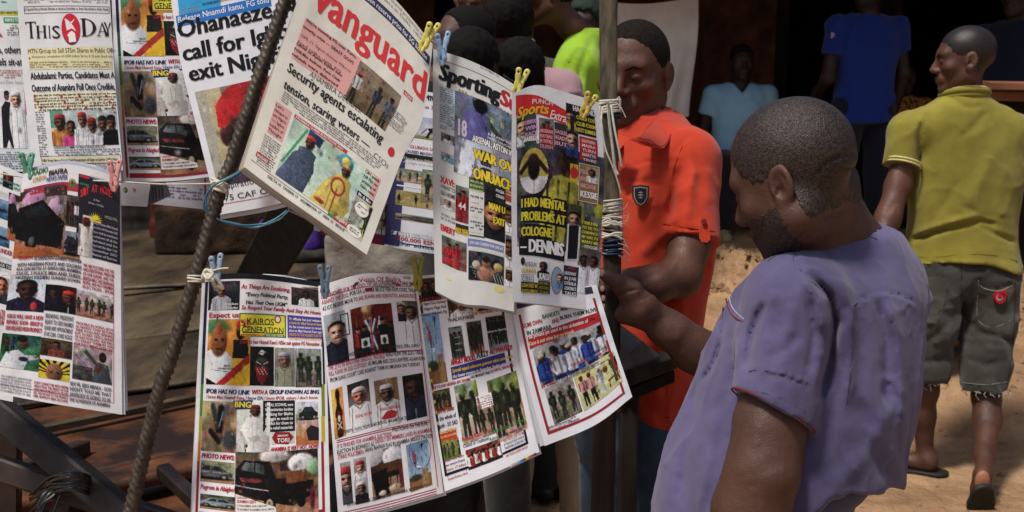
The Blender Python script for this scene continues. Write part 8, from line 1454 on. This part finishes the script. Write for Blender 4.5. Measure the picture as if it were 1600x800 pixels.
S += [([(318, 432, 2.09), (326, 424, 2.085), (338, 418, 2.09), (346, 404, 2.10), (342, 398, 2.1)], .0030, M_CORD), ([(316, 434, 2.088), (330, 430, 2.08), (342, 440, 2.085), (349, 452, 2.09)], .0034, M_CORD), ([(322, 426, 2.085), (332, 436, 2.078), (336, 446, 2.085), (347, 449, 2.09)], .0034, M_CORD), ([(330, 424, 2.085), (344, 420, 2.085), (357, 419, 2.085)], .0018, M_CORD), ([(318, 428, 2.083), (325, 436, 2.076), (332, 428, 2.08), (322, 422, 2.083), (317, 431, 2.083)], .0034, M_CORD)]
cord('cord_knot', 'white string knot with loose ends on the iron rod by the blue grey peg', S)
S = []
for k in range(5):
    j = lambda: rr.uniform(-2.5, 2.5); S.append(([(384 + j(), 264 + j(), 2.1), (362 + j(), 276 + j(), 2.085), (340 + j(), 287, 2.08), (324 + j(), 300 + j(), 2.085), (320 + j(), 322 + j(), 2.09), (336 + j(), 342 + j(), 2.10), (370 + j(), 351 + j(), 2.11), (402 + j(), 353 + j(), 2.12), (432 + j(), 344 + j(), 2.12), (450 + j(), 328 + j(), 2.13)], rr.uniform(.0008, .0018), M_BCORD))
cord('blue_cord', 'frayed blue cord looped loosely round the iron rod', S)
S = []; turns(S, 953, 157, 2.33, 17, .024, 6, 3.6, -.06, .0024, M_CORD, 1.5); turns(S, 954, 172, 2.33, 15, .022, 3, 4, .1, .003, M_BCORD2, 1.5)
S += [([(938, 160, 2.31), (937, 176, 2.30), (941, 200, 2.295), (944, 240, 2.30)], .0018, M_CORD), ([(950, 163, 2.303), (952, 190, 2.295), (957, 230, 2.295), (961, 262, 2.30), (966, 274, 2.30)], .0030, M_CORD), ([(955, 166, 2.303), (960, 200, 2.297), (968, 240, 2.30), (971, 262, 2.305)], .0024, M_CORD), ([(941, 168, 2.30), (940, 195, 2.295), (946, 232, 2.295), (958, 262, 2.297), (966, 286, 2.30), (971, 306, 2.305)], .0018, M_CORD), ([(962, 160, 2.30), (970, 168, 2.3), (978, 184, 2.3)], .0009, M_CORD), ([(962, 157, 2.30), (968, 152, 2.3), (969, 172, 2.3)], .0009, M_CORD)]
cord('post_lashing', 'white cords wound round the top of the post with strands hanging down', S)
S = []; turns(S, 956, 314, 2.32, 17, .036, 7, 3.4, -.10, .0019, M_CORD, 2); turns(S, 956, 342, 2.32, 17, .036, 9, 4.2, .10, .0019, M_CORD2, 3); turns(S, 957, 378, 2.315, 16, .036, 6, 4, -.05, .0022, M_BCORD2, 2.5)
for k in range(22):
    y = rr.uniform(312, 400); x = rr.choice([938, 974]); S.append(([(956 + rr.uniform(-12, 12), y, 2.282), (x + rr.uniform(-4, 4), y + rr.uniform(-8, 8), 2.285), (x + (x - 956) * .5 + rr.uniform(-4, 4), y + rr.uniform(-14, 16), 2.29)], rr.uniform(.0005, .0010), rr.choice([M_CORD, M_CORD2])))
for k in range(8):
    y = rr.uniform(330, 372); S.append(([(941, y, 2.284), (950, y + rr.uniform(-5, 5), 2.28), (960, y + rr.uniform(-7, 7), 2.28), (972, y + rr.uniform(-4, 4), 2.285)], rr.uniform(.0015, .003), M_CORD))
cord('post_lashing', 'thick frayed lashing of pale and dark blue cords at mid height of the post', S)

def peg(jx, jy, ax, ay, bx, by, D, c, label):
    m = mat('peg_plastic', rgb(*c), rough=.4, spec=.5, noise=.18, nscale=50, bump=.0002, bscale=400)
    J = P(jx, jy, D); t = thing('clothes_peg', label, 'clothes peg', J, 'clothes pegs on the strings')
    tops = [P(ax, ay, D - .006), P(bx, by, D + .004)]; mid = (tops[0] + tops[1]) / 2; u = (mid - J); L_ = np.linalg.norm(u); u /= L_; s = np.cross(u, CF); s /= np.linalg.norm(s)
    if (tops[1] - tops[0]) @ s < 0: s = -s
    for k, T in ((-1, tops[0]), (1, tops[1])):
        piv = J + u * L_ * .42 + s * k * .0028; j0 = J + s * k * .0022 - u * .004; d = (T - piv) / np.linalg.norm(T - piv); h0 = T - d * .006; nrm = np.cross(d, s); nrm /= np.linalg.norm(nrm)
        def f(p):
            a = chain(p, [j0, J + u * L_ * .15 + s * k * .0042, piv, (piv + T) / 2, T - d * .003], [.0032, .0042, .0048, .0044, .0056], .004)
            q = p - h0; hole = np.linalg.norm(q - (q @ nrm)[:, None] * nrm, axis=1) - .0020; w = np.abs((p - piv) @ nrm) - .0036
            a = smax(a, w, .0015); a = smax(a, -(rc(p, J + u * L_ * .12 + s * k * .0005, J + u * L_ * .2 + s * k * .0005, .0022, .0022)), .001); return smax(a, -hole, .001)
        A = np.array([j0, piv, T]); sdf_obj('arm', f, A.min(0) - .009, A.max(0) + .009, .0011, m, t)
    b = MB(); c0 = J + u * L_ * .42; b.tube([c0 + (s * math.cos(a) + u * math.sin(a)) * .0046 + CF * (-.0046 + .0008 * a) for a in np.linspace(0, 12.5, 40)], .0006, 5); b.build('spring', mat('steel_spring', rgb(120, 116, 110), rough=.4, metal=.8) if 'steel_spring' not in bpy.data.materials else bpy.data.materials['steel_spring'], t, True)
peg(45, 284, 33, 240, 50, 240, 2.075, (92, 160, 132), 'green clothes peg at the far left, beside the pink one')
peg(178, 295, 171, 252, 188, 250, 2.07, (226, 156, 152), 'pink clothes peg at the corner of the dark Sit At Home panel')
peg(659, 76, 672, 36, 686, 38, 2.035, (222, 212, 106), 'yellow clothes peg on the top right corner of the cream newspaper')
peg(690, 98, 683, 54, 701, 50, 2.09, (140, 172, 208), 'light blue clothes peg at the top left corner of a sports paper')
peg(805, 149, 811, 107, 825, 110, 2.08, (212, 204, 104), 'yellow clothes peg between the two sports papers')
peg(911, 180, 919, 144, 932, 150, 2.09, (196, 172, 84), 'dull yellow clothes peg over the word HAALAND beside the post')
peg(338, 450, 330, 402, 345, 397, 2.09, (146, 170, 194), 'blue grey clothes peg tied with white string to the rod')
peg(508, 462, 500, 415, 514, 416, 2.15, (112, 134, 156), 'slate blue clothes peg between the two left papers of the lower row')
peg(653, 450, 646, 402, 660, 402, 2.13, (148, 142, 52), 'olive clothes peg between the second and third papers of the lower row')
